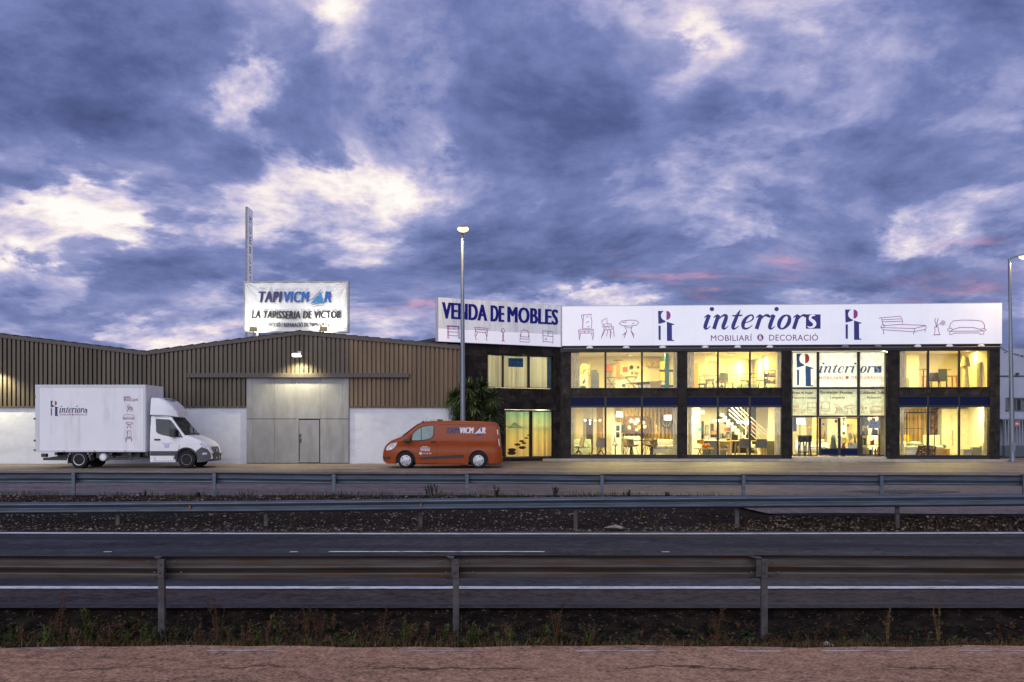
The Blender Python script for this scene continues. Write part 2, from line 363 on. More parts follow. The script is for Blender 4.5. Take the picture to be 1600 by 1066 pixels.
# line drawings of furniture, strokes in their own units (y down)
DRAW = {
 'mirror': [[(230, 180), (355, 172), (345, 200), (358, 250), (352, 345), (240, 348), (246, 250), (230, 210), (230, 180)], [(255, 182), (250, 240), (244, 345)], [(285, 210), (315, 195)], [(285, 275), (320, 258)], [(300, 330), (325, 320)],
            [(188, 385), (200, 362), (382, 360), (380, 405), (195, 405), (188, 385)], [(192, 382), (380, 378)], [(195, 405), (203, 490), (212, 440), (215, 405)], [(355, 405), (370, 490), (378, 440), (380, 405)], [(265, 380), (265, 404)], [(320, 380), (320, 404)]],
 'chair': [[(485, 250), (545, 218), (550, 285), (500, 300), (482, 275), (485, 250)], [(500, 300), (540, 345), (520, 365), (488, 310)], [(545, 290), (605, 290), (600, 315), (540, 320)], [(520, 365), (600, 360), (632, 330), (600, 318)], [(600, 315), (600, 340)],
           [(510, 362), (475, 470)], [(525, 365), (490, 440)], [(590, 362), (588, 470), (600, 380)], [(560, 362), (540, 445)], [(625, 340), (638, 450)], [(510, 330), (545, 320), (580, 345)]],
 'table': [[(700, 285), (730, 255), (820, 243), (910, 245), (945, 275), (920, 305), (830, 318), (740, 312), (700, 285)], [(735, 270), (790, 268)], [(860, 285), (890, 280)], [(765, 318), (795, 375), (760, 465), (775, 400)], [(785, 320), (800, 340), (850, 340), (862, 320)], [(862, 320), (845, 375), (885, 465), (865, 395)], [(740, 435), (795, 385)], [(890, 430), (850, 380)]],
 'bed': [[(205, 200), (230, 195), (415, 180), (430, 215), (432, 260), (650, 268), (660, 285), (655, 305), (540, 330), (245, 310), (222, 285), (240, 255), (230, 195)], [(235, 215), (420, 205)], [(240, 235), (428, 228)], [(245, 270), (432, 258)], [(225, 285), (245, 290), (548, 298), (655, 270)], [(548, 298), (548, 330)], [(248, 312), (252, 355)], [(540, 330), (540, 355)], [(650, 308), (648, 330)], [(240, 255), (262, 272), (245, 290)]],
 'vase': [[(740, 285), (775, 285), (778, 320), (790, 355), (735, 358), (745, 320), (740, 285)], [(725, 360), (795, 358)], [(755, 285), (752, 245), (742, 220), (750, 200)], [(760, 285), (765, 240), (775, 200)], [(765, 275), (800, 245)], [(800, 245), (815, 222), (838, 230), (840, 255), (815, 268), (800, 245)], [(810, 245), (832, 245)], [(820, 232), (822, 258)]],
 'sofa': [[(885, 295), (890, 255), (920, 225), (1000, 217), (1120, 218), (1195, 228), (1220, 260), (1222, 300)], [(885, 295), (868, 300), (866, 318), (890, 325), (910, 315), (905, 297), (885, 295)], [(1222, 300), (1237, 312), (1220, 322), (1188, 318), (1185, 302), (1222, 300)], [(910, 310), (980, 287), (1110, 288), (1185, 308)], [(890, 325), (1190, 322), (1215, 322), (1212, 352), (1185, 355), (1160, 340), (930, 342), (900, 358), (882, 355), (890, 325)]],
 'drawers': [[(118, 345), (240, 345), (238, 352), (118, 352), (118, 345)], [(125, 352), (128, 462), (138, 462), (136, 435), (228, 435), (232, 460), (242, 460), (236, 352)], [(136, 375), (230, 373)], [(136, 402), (230, 400)], [(136, 352), (136, 435)], [(228, 352), (228, 435)]],
 'console': [[(402, 370), (535, 375), (530, 390), (405, 385), (402, 370)], [(410, 387), (405, 440), (420, 470), (408, 468)], [(525, 390), (522, 440), (512, 470), (525, 472)], [(410, 400), (430, 408), (505, 410), (524, 402)], [(430, 408), (415, 445)], [(505, 410), (520, 445)]],
 'lamp': [[(668, 385), (680, 345), (692, 345), (705, 385), (668, 385)], [(684, 388), (684, 488)], [(688, 388), (688, 488)], [(672, 490), (702, 490)], [(680, 430), (693, 430)]],
 'armchair': [[(862, 435), (870, 380), (895, 362), (925, 368), (942, 392), (940, 440)], [(862, 435), (855, 425), (870, 415)], [(940, 440), (948, 430), (938, 418)], [(860, 440), (945, 445), (948, 500), (856, 498), (860, 440)], [(860, 465), (946, 468)]],
 'cabinet': [[(1088, 370), (1188, 375), (1186, 518), (1175, 505), (1105, 500), (1092, 512), (1088, 370)], [(1138, 373), (1140, 430)], [(1090, 430), (1187, 434)], [(1105, 470), (1130, 478)], [(1120, 455), (1120, 470)]],
}
def dbox(k):
    xs = [p[0] for s in DRAW[k] for p in s]; ys = [p[1] for s in DRAW[k] for p in s]; return (min(xs), min(ys), max(xs), max(ys))
def add_draw(mb, k, box, fn, w, th=.005):
    a0, b0, a1, b1 = dbox(k); x0, y0, x1, y1 = box
    for i, s in enumerate(DRAW[k]):
        pts = [(x0 + (p[0] - a0) / (a1 - a0) * (x1 - x0), y0 + (p[1] - b0) / (b1 - b0) * (y1 - y0)) for p in s]
        mb.ribbon(pts, w, fn, 0, th + .0007 * (i % 4))
# ------------------------------------------------------------ ground materials
def asphalt(name, col, sp=60., v=.35, rough=.75, crack=None, blotch=.18, tint2=None, spec=.4, tracks=()):
    m = bpy.data.materials.new(name); m.use_nodes = True; q = NT(m.node_tree); b = m.node_tree.nodes['Principled BSDF']
    co = q.new('ShaderNodeTexCoord').outputs['Object']
    g = q.noise(co, sp, 3, .7); g2 = q.noise(co, sp * .28, 3, .6)
    bl = q.noise(q.vec('MULTIPLY', co, (.25, 1, 1)), .9, 5, .6)
    f = q.math('ADD', q.math('MULTIPLY', q.math('SUBTRACT', g, .5), v * 3.2), q.math('ADD', q.math('MULTIPLY', q.math('SUBTRACT', g2, .5), v * 1.6), q.math('ADD', 1.0, q.math('MULTIPLY', q.math('SUBTRACT', bl, .5), blotch * 3))))
    sc = q.new('ShaderNodeVectorMath', operation='SCALE'); sc.inputs[0].default_value = col; q.put(sc.inputs[3], q.math('MAXIMUM', f, .15))
    c = sc.outputs[0]
    if tint2: c = q.mix(q.mapr(q.noise(q.vec('MULTIPLY', co, (.15, 1, 1)), 1.3, 4, .6), .5, .68), c, tint2)
    hgt = g
    if tracks:                              # polished wheel paths
        s2 = q.new('ShaderNodeSeparateXYZ'); q.l.new(co, s2.inputs[0]); acc = None
        yw = q.math('ADD', s2.outputs[1], q.math('MULTIPLY', q.math('SUBTRACT', q.noise(q.vec('MULTIPLY', co, (.12, 0, 0)), 1., 3, .5), .5), .5))
        for ty in tracks:
            d_ = q.mapr(q.math('ABSOLUTE', q.math('SUBTRACT', yw, ty)), .45, .08); acc = d_ if acc is None else q.math('MAXIMUM', acc, d_)
        acc = q.math('MULTIPLY', acc, q.mapr(q.noise(q.vec('MULTIPLY', co, (.3, 2, 1)), 1.5, 4, .6), .3, .6)); c = q.mix(acc, c, tuple(x * .55 for x in col))
    if crack:                               # wandering cracks along the lane: (y, spread)
        s = q.new('ShaderNodeSeparateXYZ'); q.l.new(co, s.inputs[0])
        wob = q.math('MULTIPLY', q.math('SUBTRACT', q.noise(q.vec('MULTIPLY', co, (1, 0, 0)), .9, 5, .6), .5), 1.1)
        d = q.math('ABSOLUTE', q.math('SUBTRACT', s.outputs[1], q.math('ADD', crack[0], wob)))
        band = q.mapr(d, crack[1], 0.02)
        vo = q.new('ShaderNodeTexVoronoi', feature='DISTANCE_TO_EDGE'); vo.inputs['Scale'].default_value = 4.5
        q.put(vo.inputs['Vector'], q.vec('ADD', q.vec('MULTIPLY', co, (.6, 1.3, 1)), q.vec('MULTIPLY', q.noise(co, 3, 4, .6, 0, 1), (.35, .35, 0))))
        ln = q.mapr(vo.outputs['Distance'], .06, .012)
        patch = q.mapr(q.noise(q.vec('MULTIPLY', co, (.7, 1.5, 1)), 1.1, 3, .6), .42, .54)
        thin = q.mapr(d, .045, .008)
        cm = q.math('MULTIPLY', q.math('MAXIMUM', q.math('MULTIPLY', ln, band), q.math('MULTIPLY', thin, .8)), patch, clamp=True)
        cm = q.math('MULTIPLY', cm, q.mapr(g2, .2, .45))
        c = q.mix(cm, c, tuple(x * .18 for x in col))
    q.put(b.inputs['Base Color'], c); b.inputs['Roughness'].default_value = rough; b.inputs['Specular IOR Level'].default_value = spec
    bn = q.new('ShaderNodeBump'); bn.inputs['Strength'].default_value = .25; bn.inputs['Distance'].default_value = .006
    q.put(bn.inputs['Height'], hgt); q.l.new(bn.outputs[0], b.inputs['Normal']); return m
M['near'] = asphalt('worn_lamplit_asphalt', (.365, .208, .128), 22, 1.0, .95, crack=(11.05, .22), blotch=.32, spec=.1)  # warm brown of a lamp behind the viewer is put into this colour
M['hwy'] = asphalt('dark_asphalt', (.045, .046, .052), 7, 1.0, .75, blotch=.7, spec=.1, tint2=(.031, .032, .038), tracks=(17.9, 19.9, 22.3, 24.1))
M['hwy_edge'] = asphalt('reddish_shoulder', (.060, .044, .039), 9, 1.0, .8, spec=.1)
M['strip'] = asphalt('blue_grey_seam', (.024, .038, .062), 30, .4, .7, spec=.2)
M['srv'] = asphalt('service_asphalt', (.135, .115, .12), 5, .6, .7, blotch=.5, spec=.15)
M['lot'] = asphalt('lamplit_forecourt_concrete', (.25, .20, .15), 4, .45, .6, blotch=.6, tint2=(.15, .12, .095), spec=.2)  # street lamp's yellow light is put into the warm base colour
M['soil'] = mat('dark_soil', (.016, .011, .0075), 1., spec=.1, var=.7, scale=5, bump=1.5, bscale=14)
M['gravelbed'] = mat('gravel_bed', (.022, .015, .011), .95, var=.6, scale=9, bump=1.5, bscale=30)
M['paint'] = mat('road_paint', (.72, .72, .72), .7, var=.12, scale=20, dirt=((.15, .15, .15), 7, .50, .66, (.6, 3, 1)))
M['wornpaint'] = mat('worn_road_paint', (.58, .54, .52), .8, var=.15, scale=20, dirt=((.22, .165, .145), 7, .46, .60, (.6, 3, 1)))
M['earth'] = mat('far_ground', (.06, .06, .045), .95, var=.4, scale=.2)
GN = lambda x, y, s=1., k=0.: math.sin(x * 1.7 * s + k) * math.cos(y * 2.3 * s + k * 1.3) * .5 + math.sin(x * 4.1 * s + y * 3.3 * s + k) * .3 + math.sin(x * 9.3 * s - y * 7.7 * s) * .2
ZH = -.95
def strip(name, y0, y1, m, zf, nx=60, ny=8, x0=-34, x1=34, wide=True, kind='structure'):
    mb = MB(); mb.grid(lambda a, b: (x0 + (x1 - x0) * a, y0 + (y1 - y0) * b, zf(x0 + (x1 - x0) * a, y0 + (y1 - y0) * b)), nx, ny)
    if wide:
        for xa, xb in ((-300, x0), (x1, 300)):
            mb.grid(lambda a, b: (xa + (xb - xa) * a, y0 + (y1 - y0) * b, zf(x0 if xa < 0 else x1, y0 + (y1 - y0) * b)), 3, ny)
    return struct(name, mb, m, smooth=True, kind=kind)
lerp = lambda t, pts: next((a[1] + (b[1] - a[1]) * (t - a[0]) / (b[0] - a[0]) for a, b in zip(pts, pts[1:]) if t <= b[0]), pts[-1][1])
sstep = lambda a, b, x: (lambda q: q * q * (3 - 2 * q))(max(0, min(1, (x - a) / (b - a))))
def zverge(x, y):
    z = lerp(y, [(12.0, ZH - .03), (12.3, ZH - .06), (12.8, -1.15), (13.8, -1.26), (14.3, -1.16), (14.8, ZH - .03), (15, ZH - .03)])
    k = sstep(12.15, 12.6, y) * sstep(14.85, 14.4, y)
    return z + k * (GN(x, y, 1.6) * .05 + GN(x, y, 5, 2) * .03)
NEARE = lambda x: 12.16 + .05 * math.sin(x * 1.3) + .03 * math.sin(x * 4.7 + 1) + .02 * math.sin(x * 11)
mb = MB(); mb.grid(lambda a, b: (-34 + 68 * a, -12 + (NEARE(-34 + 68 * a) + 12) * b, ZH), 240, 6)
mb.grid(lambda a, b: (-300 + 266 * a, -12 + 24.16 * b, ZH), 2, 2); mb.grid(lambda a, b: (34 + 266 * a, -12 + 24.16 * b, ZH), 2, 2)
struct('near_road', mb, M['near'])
strip('verge', 11.9, 14.9, M['soil'], zverge, 260, 26)
strip('highway', 14.75, 25.62, M['hwy'], lambda x, y: ZH, 10, 4)
strip('highway_shoulder', 14.72, 16.35, M['hwy_edge'], lambda x, y: ZH + .004, 10, 2)
strip('asphalt_seam', 14.98, 15.16, M['strip'], lambda x, y: ZH + .008, 10, 1)
def zbank(x, y):
    r = sstep(3.5, 7.5, x)
    left = lerp(y, [(25.5, ZH - .03), (25.7, ZH - .03), (26.8, -.99), (28.2, -.74), (29.6, -.5), (30.9, -.42), (31.4, -.42)])
    right = lerp(y, [(25.5, ZH - .03), (25.7, ZH - .05), (26.2, -.9), (26.75, -.66), (27.4, -.64), (31.4, -.46)])
    z = left + (right - left) * r
    return z + sstep(25.6, 26.2, y) * sstep(31.2, 30.8, y) * (GN(x, y, 1.1, 1) * .05 + GN(x, y, 4, 2) * .025) * (1 - .8 * r * sstep(26.6, 27, y))
strip('gravel_bank', 25.55, 31.3, M['gravelbed'], zbank, 150, 34, -34, 5.0, False)
strip('dirt_bank', 25.55, 31.3, M['soil'], zbank, 120, 34, 5.0, 34, False)
ZS = lambda y: lerp(y, [(31, -.40), (33, -.36), (39, -.06), (41.2, 0), (45.5, .05), (48, .06), (60, .06)])
strip('service_road', 30.95, 39.0, M['srv'], lambda x, y: ZS(y), 20, 12)
mb = MB(); mb.grid(lambda a, b: (5.2 + 24.5 * a + 1.6 * (1 - b), 27.15 + .18 * math.sin(a * 21) * (1 - b) + 4.2 * b, -.632 + .236 * b + .01 * math.sin(a * 17) * b), 40, 6)
struct('road_apron', mb, M['srv'])
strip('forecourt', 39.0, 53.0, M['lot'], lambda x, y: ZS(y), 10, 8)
mb = MB()
for ya, yb, za, zb in ((-400, 52, -1.7, -1.7), (52, 52.6, -1.7, .02), (52.6, 4000, .02, .02)):
    mb.grid(lambda a, b: (-3000 + 6000 * a, ya + (yb - ya) * b, za + (zb - za) * b), 8, 2)
struct('ground', mb, M['earth'])
M['hill'] = mat('far_hill', (.09, .11, .16), 1., var=.3, scale=.01)
mb = MB(); mb.grid(lambda a, b: (-1500 + 1400 * a, 2600 + 300 * b, (1 - abs(2 * b - 1)) * (150 + 55 * math.sin(a * 9 + 1.2) + 30 * math.sin(a * 23) + 12 * math.sin(a * 61))), 80, 4)
struct('hills', mb, M['hill'], smooth=True)

# ---- road markings
def mark(name, x0, x1, y, w, m, z=ZH + .012, bow=0.):
    mb = MB(); n = max(1, int((x1 - x0) / 3)); mb.grid(lambda a, b: (x0 + (x1 - x0) * a, y - w / 2 + w * b + bow * ((x0 + (x1 - x0) * a) / 17) ** 2, z), n, 1)
    return struct(name, mb, m)
mark('edge_line', -60, 60, 16.55, .26, M['paint'], bow=.12)
mark('edge_line', -60, 60, 24.95, .30, M['paint'], bow=.35)
for x0 in (-20.8, -3.82, 13.2): mark('lane_dash', x0, x0 + 4.5, 21.35, .16, M['paint'])
for px in (168, 459, 1040): mark('lane_stud_mark', (px - 800) / F * 21.3 - .08, (px - 800) / F * 21.3 + .08, 21.3, .12, M['paint'], ZH + .014)
for a, b, py in ((-90, 0, 1012), (28, 125, 1013.5), (318, 434, 1017), (624, 755, 1017.5), (900, 1040, 1017.5), (1150, 1220, 1018), (1285, 1420, 1017.5), (1500, 1640, 1017)):
    y = 2.6 * F / (py - HZ); mark('worn_edge_line', (a - 800) / F * y, (b - 800) / F * y, y, .05, M['wornpaint'], ZH + .004)
# patch of older asphalt in the service road, seen between the two rails on the right
mb = MB(); n = 26; mb.prism([(12.3 + (1.6 + .3 * math.sin(i * 2.1)) * math.cos(i * 2 * math.pi / n), 32.2 + (.62 + .15 * math.sin(i * 3.7)) * math.sin(i * 2 * math.pi / n)) for i in range(n)], lambda a, b, q: (a, b, ZS(b) + .006 + q), 0, .003)
struct('asphalt_patch', mb, M['strip'])

# ------------------------------------------------------------ loose gravel, stones, weeds
def rock(mb, c, r, flat=.65):
    a = random.random() * 6.3; vs = []
    for (x, y, z) in ((1, 0, 0), (-.5, .86, .1), (-.5, -.86, 0), (.2, .1, 1), (-.1, .05, -.8), (.5, .7, .35), (-.85, -.1, .5)):
        k = r * random.uniform(.7, 1.2); X_, Y_ = x * math.cos(a) - y * math.sin(a), x * math.sin(a) + y * math.cos(a)
        vs.append((c[0] + X_ * k, c[1] + Y_ * k, c[2] + z * k * flat))
    mb.add(vs, [(0, 5, 3), (5, 1, 3), (1, 6, 3), (6, 2, 3), (2, 0, 3), (0, 4, 5), (5, 4, 1), (1, 4, 6), (6, 4, 2), (2, 4, 0)])
M['peb'] = mat('pale_pebbles', (.21, .165, .145), .9, var=.55, scale=3)
M['peb2'] = mat('brown_pebbles', (.075, .054, .045), .9, var=.5, scale=3)
M['peb3'] = mat('rusty_pebbles', (.062, .042, .030), .95, var=.7, scale=5)
pa, pb = MB(), MB()
for i in range(9000):
    x = random.uniform(-17, 9); y = random.uniform(25.8, 31); r = abs(random.gauss(.014, .015)) + .009
    if x > 4 + random.uniform(-1.5, 2.5) and y > 26.7: continue
    rock(random.choice((pa, pb)), (x, y, zbank(x, y) + r * .3), r)
for i in range(1200):
    x = random.uniform(4, 17); y = random.uniform(25.7, 26.7); r = abs(random.gauss(.02, .015)) + .01
    rock(random.choice((pb, pb, pa)), (x, y, zbank(x, y) + r * .3), r)
struct('gravel', pa, M['peb'], kind='stuff', fix=False)
struct('gravel', pb, M['peb2'], kind='stuff', fix=False)
pc = MB()
for i in range(5000):
    x = random.uniform(-8, 8); y = random.uniform(12.2, 14.75); r = abs(random.gauss(.009, .011)) + .006
    rock(pc, (x, y, zverge(x, y) + r * .2), r)
struct('gravel', pc, M['peb3'], kind='stuff', fix=False)
STONES = [(1158, 1003, .075, 'pale brick-sized stone lying beside the foot of the right front rail post'), (1291, 1001, .10, 'largest pale stone at the road edge right of the right front rail post'), (1350, 1005, .07, 'flat sandy stone half sunk in the near road edge'),
          (962, 822, .30, 'flat pale slab lying at the foot of the gravel bank below the middle rail'), (1278, 1000, .05, 'small rounded stone touching the largest pale stone at the road edge')]
M['stone'] = mat('pale_stone', (.34, .27, .24), .9, var=.3, scale=12, bump=.8)
for px, py, r, lab in STONES:
    d = 12.6 if py > 900 else 26.0; x = (px - 800) / F * d
    mb = MB(); rock(mb, (0, 0, 0), r, .6 if py > 900 else .25); rock(mb, (.02, .01, .01), r * .95, .55 if py > 900 else .22)
    o = part('stone', mb, M['stone'], None); o.location = (x, d, (zverge(x, d) if py > 900 else zbank(x, d)) + r * .25); tag(o, lab, 'stone')
M['dry'] = mat('dry_stems', (.085, .045, .024), .9, var=.5, scale=3)
M['grn'] = mat('weed_green', (.062, .078, .016), .8, var=.5, scale=4)
M['straw'] = mat('straw_grass', (.14, .09, .04), .9, var=.5, scale=4)
M['dgrn'] = mat('dull_green', (.035, .045, .02), .85, var=.5, scale=4)
def blade(mb, p, hgt, w, lean, a):
    dx, dy = math.cos(a), math.sin(a); px_, py_ = -dy * w / 2, dx * w / 2; P_ = []
    for k, ww in ((0, 1), (.5, .8), (1, .1)):
        o = lean * k * k; P_ += [(p[0] + dx * o + px_ * ww, p[1] + dy * o + py_ * ww, p[2] + hgt * k), (p[0] + dx * o - px_ * ww, p[1] + dy * o - py_ * ww, p[2] + hgt * k)]
    mb.add(P_, [(0, 1, 3, 2), (2, 3, 5, 4)])
def tall_weed(mb, p, hgt, leafy, spike, rnd=random):
    """branched stalk; leafy = number of leaf pairs, spike = seed clusters"""
    for s in range(rnd.randint(2, 4)):
        a = rnd.uniform(0, 6.3); l = rnd.uniform(.05, .22) * hgt; hh = hgt * rnd.uniform(.65, 1.0)
        q = [(p[0] + math.cos(a) * l * k * k, p[1] + math.sin(a) * l * k * k, p[2] + hh * k) for k in (0, .35, .7, 1)]
        mb.tube(q, [.007, .006, .004, .003], 3, False)
        for j in range(leafy):
            k = rnd.uniform(.15, .95); c = (p[0] + math.cos(a) * l * k * k, p[1] + math.sin(a) * l * k * k, p[2] + hh * k)
            blade(mb, c, rnd.uniform(.02, .06), rnd.uniform(.014, .030), rnd.uniform(.03, .09), rnd.uniform(0, 6.3))
        for j in range(spike):
            k = rnd.uniform(.5, 1); c = (p[0] + math.cos(a) * l * k * k + rnd.gauss(0, .012), p[1] + math.sin(a) * l * k * k + rnd.gauss(0, .012), p[2] + hh * k)
            rock(mb, c, rnd.uniform(.008, .015), 1)
ws = {k: MB() for k in ('dry', 'grn', 'straw', 'dgrn')}
def clumpy(x, k=0.): return .5 + .5 * math.sin(x * .9 + k) * math.sin(x * 2.3 + 1.7 + k)
for i in range(7500):
    x = random.uniform(-8.5, 8.5); y = random.choice((random.uniform(12.2, 13.2), random.uniform(12.3, 14.7)))
    if random.random() > .35 + .65 * clumpy(x): continue
    left = x < 1.5
    k = random.choices(('dry', 'grn', 'straw', 'dgrn'), (4, 2.2 if left else 1.2, 2, 2.5))[0]
    hgt = random.uniform(.03, .20) ** 1.25 * (1.2 if left else .75) * (1.2 if y < 13.2 else .55)
    blade(ws[k], (x, y, zverge(x, y) - .01), hgt, random.uniform(.007, .018), random.uniform(.02, .14), random.uniform(0, 6.3))
for i in range(1300):
    x = random.uniform(-8.2, 8.2); y = random.uniform(12.35, 14.3)
    if random.random() > .25 + .75 * clumpy(x, 2) + (.4 if x < -2.5 else 0): continue
    k = random.choices(('dry', 'grn', 'dgrn'), (5, 2.5 if x < 1 else .8, 2))[0]
    tall_weed(ws[k], (x, y, zverge(x, y) - .02), random.choice((random.uniform(.06, .16), random.uniform(.08, .34))) * (1.15 if x < 1 else .8) * (1 if y < 13.4 else .6), 11 if k != 'dry' else 5, 0 if k != 'dry' else 9)
for i in range(17000):                                   # low dry mat along the near road
    x = random.uniform(-8.5, 8.5); y = random.uniform(12.15, 13.1)
    if random.random() > .45 + .55 * clumpy(x, 1): continue
    blade(ws[random.choices(('dry', 'straw', 'dgrn', 'grn'), (5, 3.5, 2, .6))[0]], (x, y, zverge(x, y) - .01), random.uniform(.03, .12), random.uniform(.007, .016), random.uniform(.03, .12), random.uniform(0, 6.3))
for i in range(5200):                                   # weeds along the gravel bank
    x = random.uniform(-17, 7); y = random.choice((random.uniform(30.3, 31.0), random.uniform(26, 31)))
    if random.random() > clumpy(x, 4): continue
    blade(ws[random.choice(('dry', 'dgrn', 'dgrn', 'grn'))], (x, y, zbank(x, y) - .01), random.uniform(.06, .22), random.uniform(.01, .025), random.uniform(.02, .12), random.uniform(0, 6.3))
for i in range(2200):
    x = random.uniform(4.5, 17); y = random.uniform(25.75, 26.6)
    blade(ws[random.choice(('dry', 'dgrn', 'dry'))], (x, y, zbank(x, y) - .01), random.uniform(.03, .14), random.uniform(.01, .022), random.uniform(.02, .12), random.uniform(0, 6.3))
for k, nm in (('dry', 'dry_weeds'), ('grn', 'green_weeds'), ('straw', 'dry_grass'), ('dgrn', 'ground_cover')):
    struct(nm, ws[k], M[k], kind='stuff', fix=False)
# weeds tall enough to single out (px, top y, base depth, look, label)
TALL = [(93, 928, 13.0, 'dry', 'tall dry brown weed, leftmost of the two standing stalks by the left front rail post'), (78, 940, 12.8, 'dry', 'shorter dry weed just left of the tallest stalk near the left edge'),
        (135, 938, 13.1, 'grn', 'leafy green weed spike between the left edge and the left front rail post'), (340, 935, 13.2, 'dry', 'thin dry weed stalk right of the left front rail post'),
        (478, 932, 13.3, 'dry', 'sparse branching dry weed halfway between the left and middle front rail posts'), (497, 934, 13.3, 'dry', 'upright dry weed right beside the sparse branching one'),
        (597, 950, 12.8, 'dry', 'bushy brown seed spike left of the middle front rail post'), (632, 957, 12.7, 'grn', 'bright green weed left of the middle front rail post'),
        (868, 938, 13.4, 'dry', 'thin dry weed right of the middle front rail post'), (1118, 935, 13.2, 'dry', 'dark dry stalk just left of the right front rail post'),
        (1465, 930, 13.4, 'straw', 'pale flowering weed stalk right of the right front rail post'), (1385, 945, 13.3, 'straw', 'thin pale weed between the right front rail post and the pale flowering stalk')]
for px, py, d, k, lab in TALL:
    x = (px - 800) / F * d; z0 = zverge(x, d) - .02; zt = CAMZ + (HZ - py) * d / F; mb = MB()
    rnd = random.Random(px); tall_weed(mb, (0, 0, 0), zt - z0, 14 if k == 'grn' else 6, 4 if k == 'grn' else 26, rnd); tall_weed(mb, (.03, .02, 0), (zt - z0) * .8, 12 if k == 'grn' else 5, 10, rnd)
    o = part('weed_plant', mb, M[k], None, fix=False); o.location = (x, d, z0); tag(o, lab, 'weed')
BANKW = [(668, 752, 'leftmost of the tall dark weeds behind the middle rail, left of the far rail post'), (676, 752, 'second dark weed stalk close beside the leftmost one behind the middle rail'), (777, 755, 'dense dark bush of weed right of the far rail post behind the van'),
         (870, 756, 'slender dark weed behind the middle rail right of the dense dark bush'), (985, 762, 'thin double weed stalk behind the middle rail below the shop corner'), (310, 768, 'low dark weed between the two left rails below the warehouse door'), (1042, 768, 'dry weed tuft behind the middle rail just left of the wet apron'), (220, 764, 'small upright weed between the two left rails below the truck')]
for px, py, lab in BANKW:
    d = 30.6; x = (px - 800) / F * d; z0 = zbank(x, d) - .02; zt = CAMZ + (HZ - py) * d / F; mb = MB(); rnd = random.Random(px)
    for j in range(3): tall_weed(mb, (rnd.gauss(0, .06), rnd.gauss(0, .06), 0), (zt - z0) * rnd.uniform(.7, 1), 12, 8, rnd)
    o = part('weed_plant', mb, M['dgrn'], None, fix=False); o.location = (x, d, z0); tag(o, lab, 'weed')

# ------------------------------------------------------------ guard rails
M['galv'] = mat('weathered_galvanised_steel', (.095, .122, .158), .5, .45, var=.2, scale=3, stretch=(.4, 4, 4), dirt=((.075, .06, .05), 3, .50, .70, (.7, 2, 2)))
M['galv_b'] = mat('brownish_galvanised_steel', (.088, .077, .072), .55, .35, var=.25, scale=3, stretch=(.4, 4, 4), dirt=((.10, .05, .027), 2.2, .50, .68, (.8, 2, 2)))
M['galv_n'] = mat('dull_dark_steel', (.085, .08, .082), .6, .3, var=.3, scale=4, dirt=((.05, .035, .03), 6, .5, .7))
M['refl'] = mat('dull_red_reflector', (.30, .055, .035), .35)
WP = [(0, .155), (.02, .152), (.05, .125), (.076, .108), (.082, .088), (.07, .066), (.035, .035), (.006, .014), (0, 0), (.006, -.014), (.035, -.035), (.07, -.066), (.082, -.088), (.076, -.108), (.05, -.125), (.02, -.152), (0, -.155)]
def rail_section(p, q, side, m, parent):
    """one W-beam length from p to q (tops of the beam centre line), bulging towards side (+1 away from the viewer)"""
    mb = MB(); d = (q - p); ln = d.length; e = d / ln; g = Vector((-e.y, e.x, 0)) * side; k = len(WP); th = .004
    for off in (0, -th):
        mb.add([tuple(o + g * (a + off) + Vector((0, 0, b))) for o in (p, q) for a, b in WP], [(i, i + 1, k + i + 1, k + i) if off == 0 else (i + 1, i, k + i, k + i + 1) for i in range(k - 1)])
    b0 = 0
    for i in range(k - 1):                                           # closing lips
        mb.f += [(i, i + 1, 2 * k + i + 1, 2 * k + i), (k + i + 1, k + i, 3 * k + i, 3 * k + i + 1)]
    mb.f += [(0, 2 * k, 3 * k, k), (k - 1, 2 * k - 1, 4 * k - 1, 3 * k - 1)]
    return part('beam', mb, m, parent, smooth=True)
def c_post(parent, m, x, y, z0, z1, w=.1, d=.06, flip=1):
    mb = MB(); t = .006
    mb.box(x - w / 2, x + w / 2, y - t, y, z0, z1); mb.box(x - w / 2, x - w / 2 + t, y, y + d * flip, z0, z1); mb.box(x + w / 2 - t, x + w / 2, y, y + d * flip, z0, z1)
    return part('post', mb, m, parent)
def bolts(parent, m, pts, ay):
    mb = MB()
    for p in pts: mb.lathe([(.016, 0), (.016, .012), (.008, .018)], (0, 0, 0), 6, 'y'); mb.v[-18:] = [(a + p[0], b * ay + p[1], c + p[2]) for a, b, c in mb.v[-18:]]
    return part('bolt', mb, m, parent)
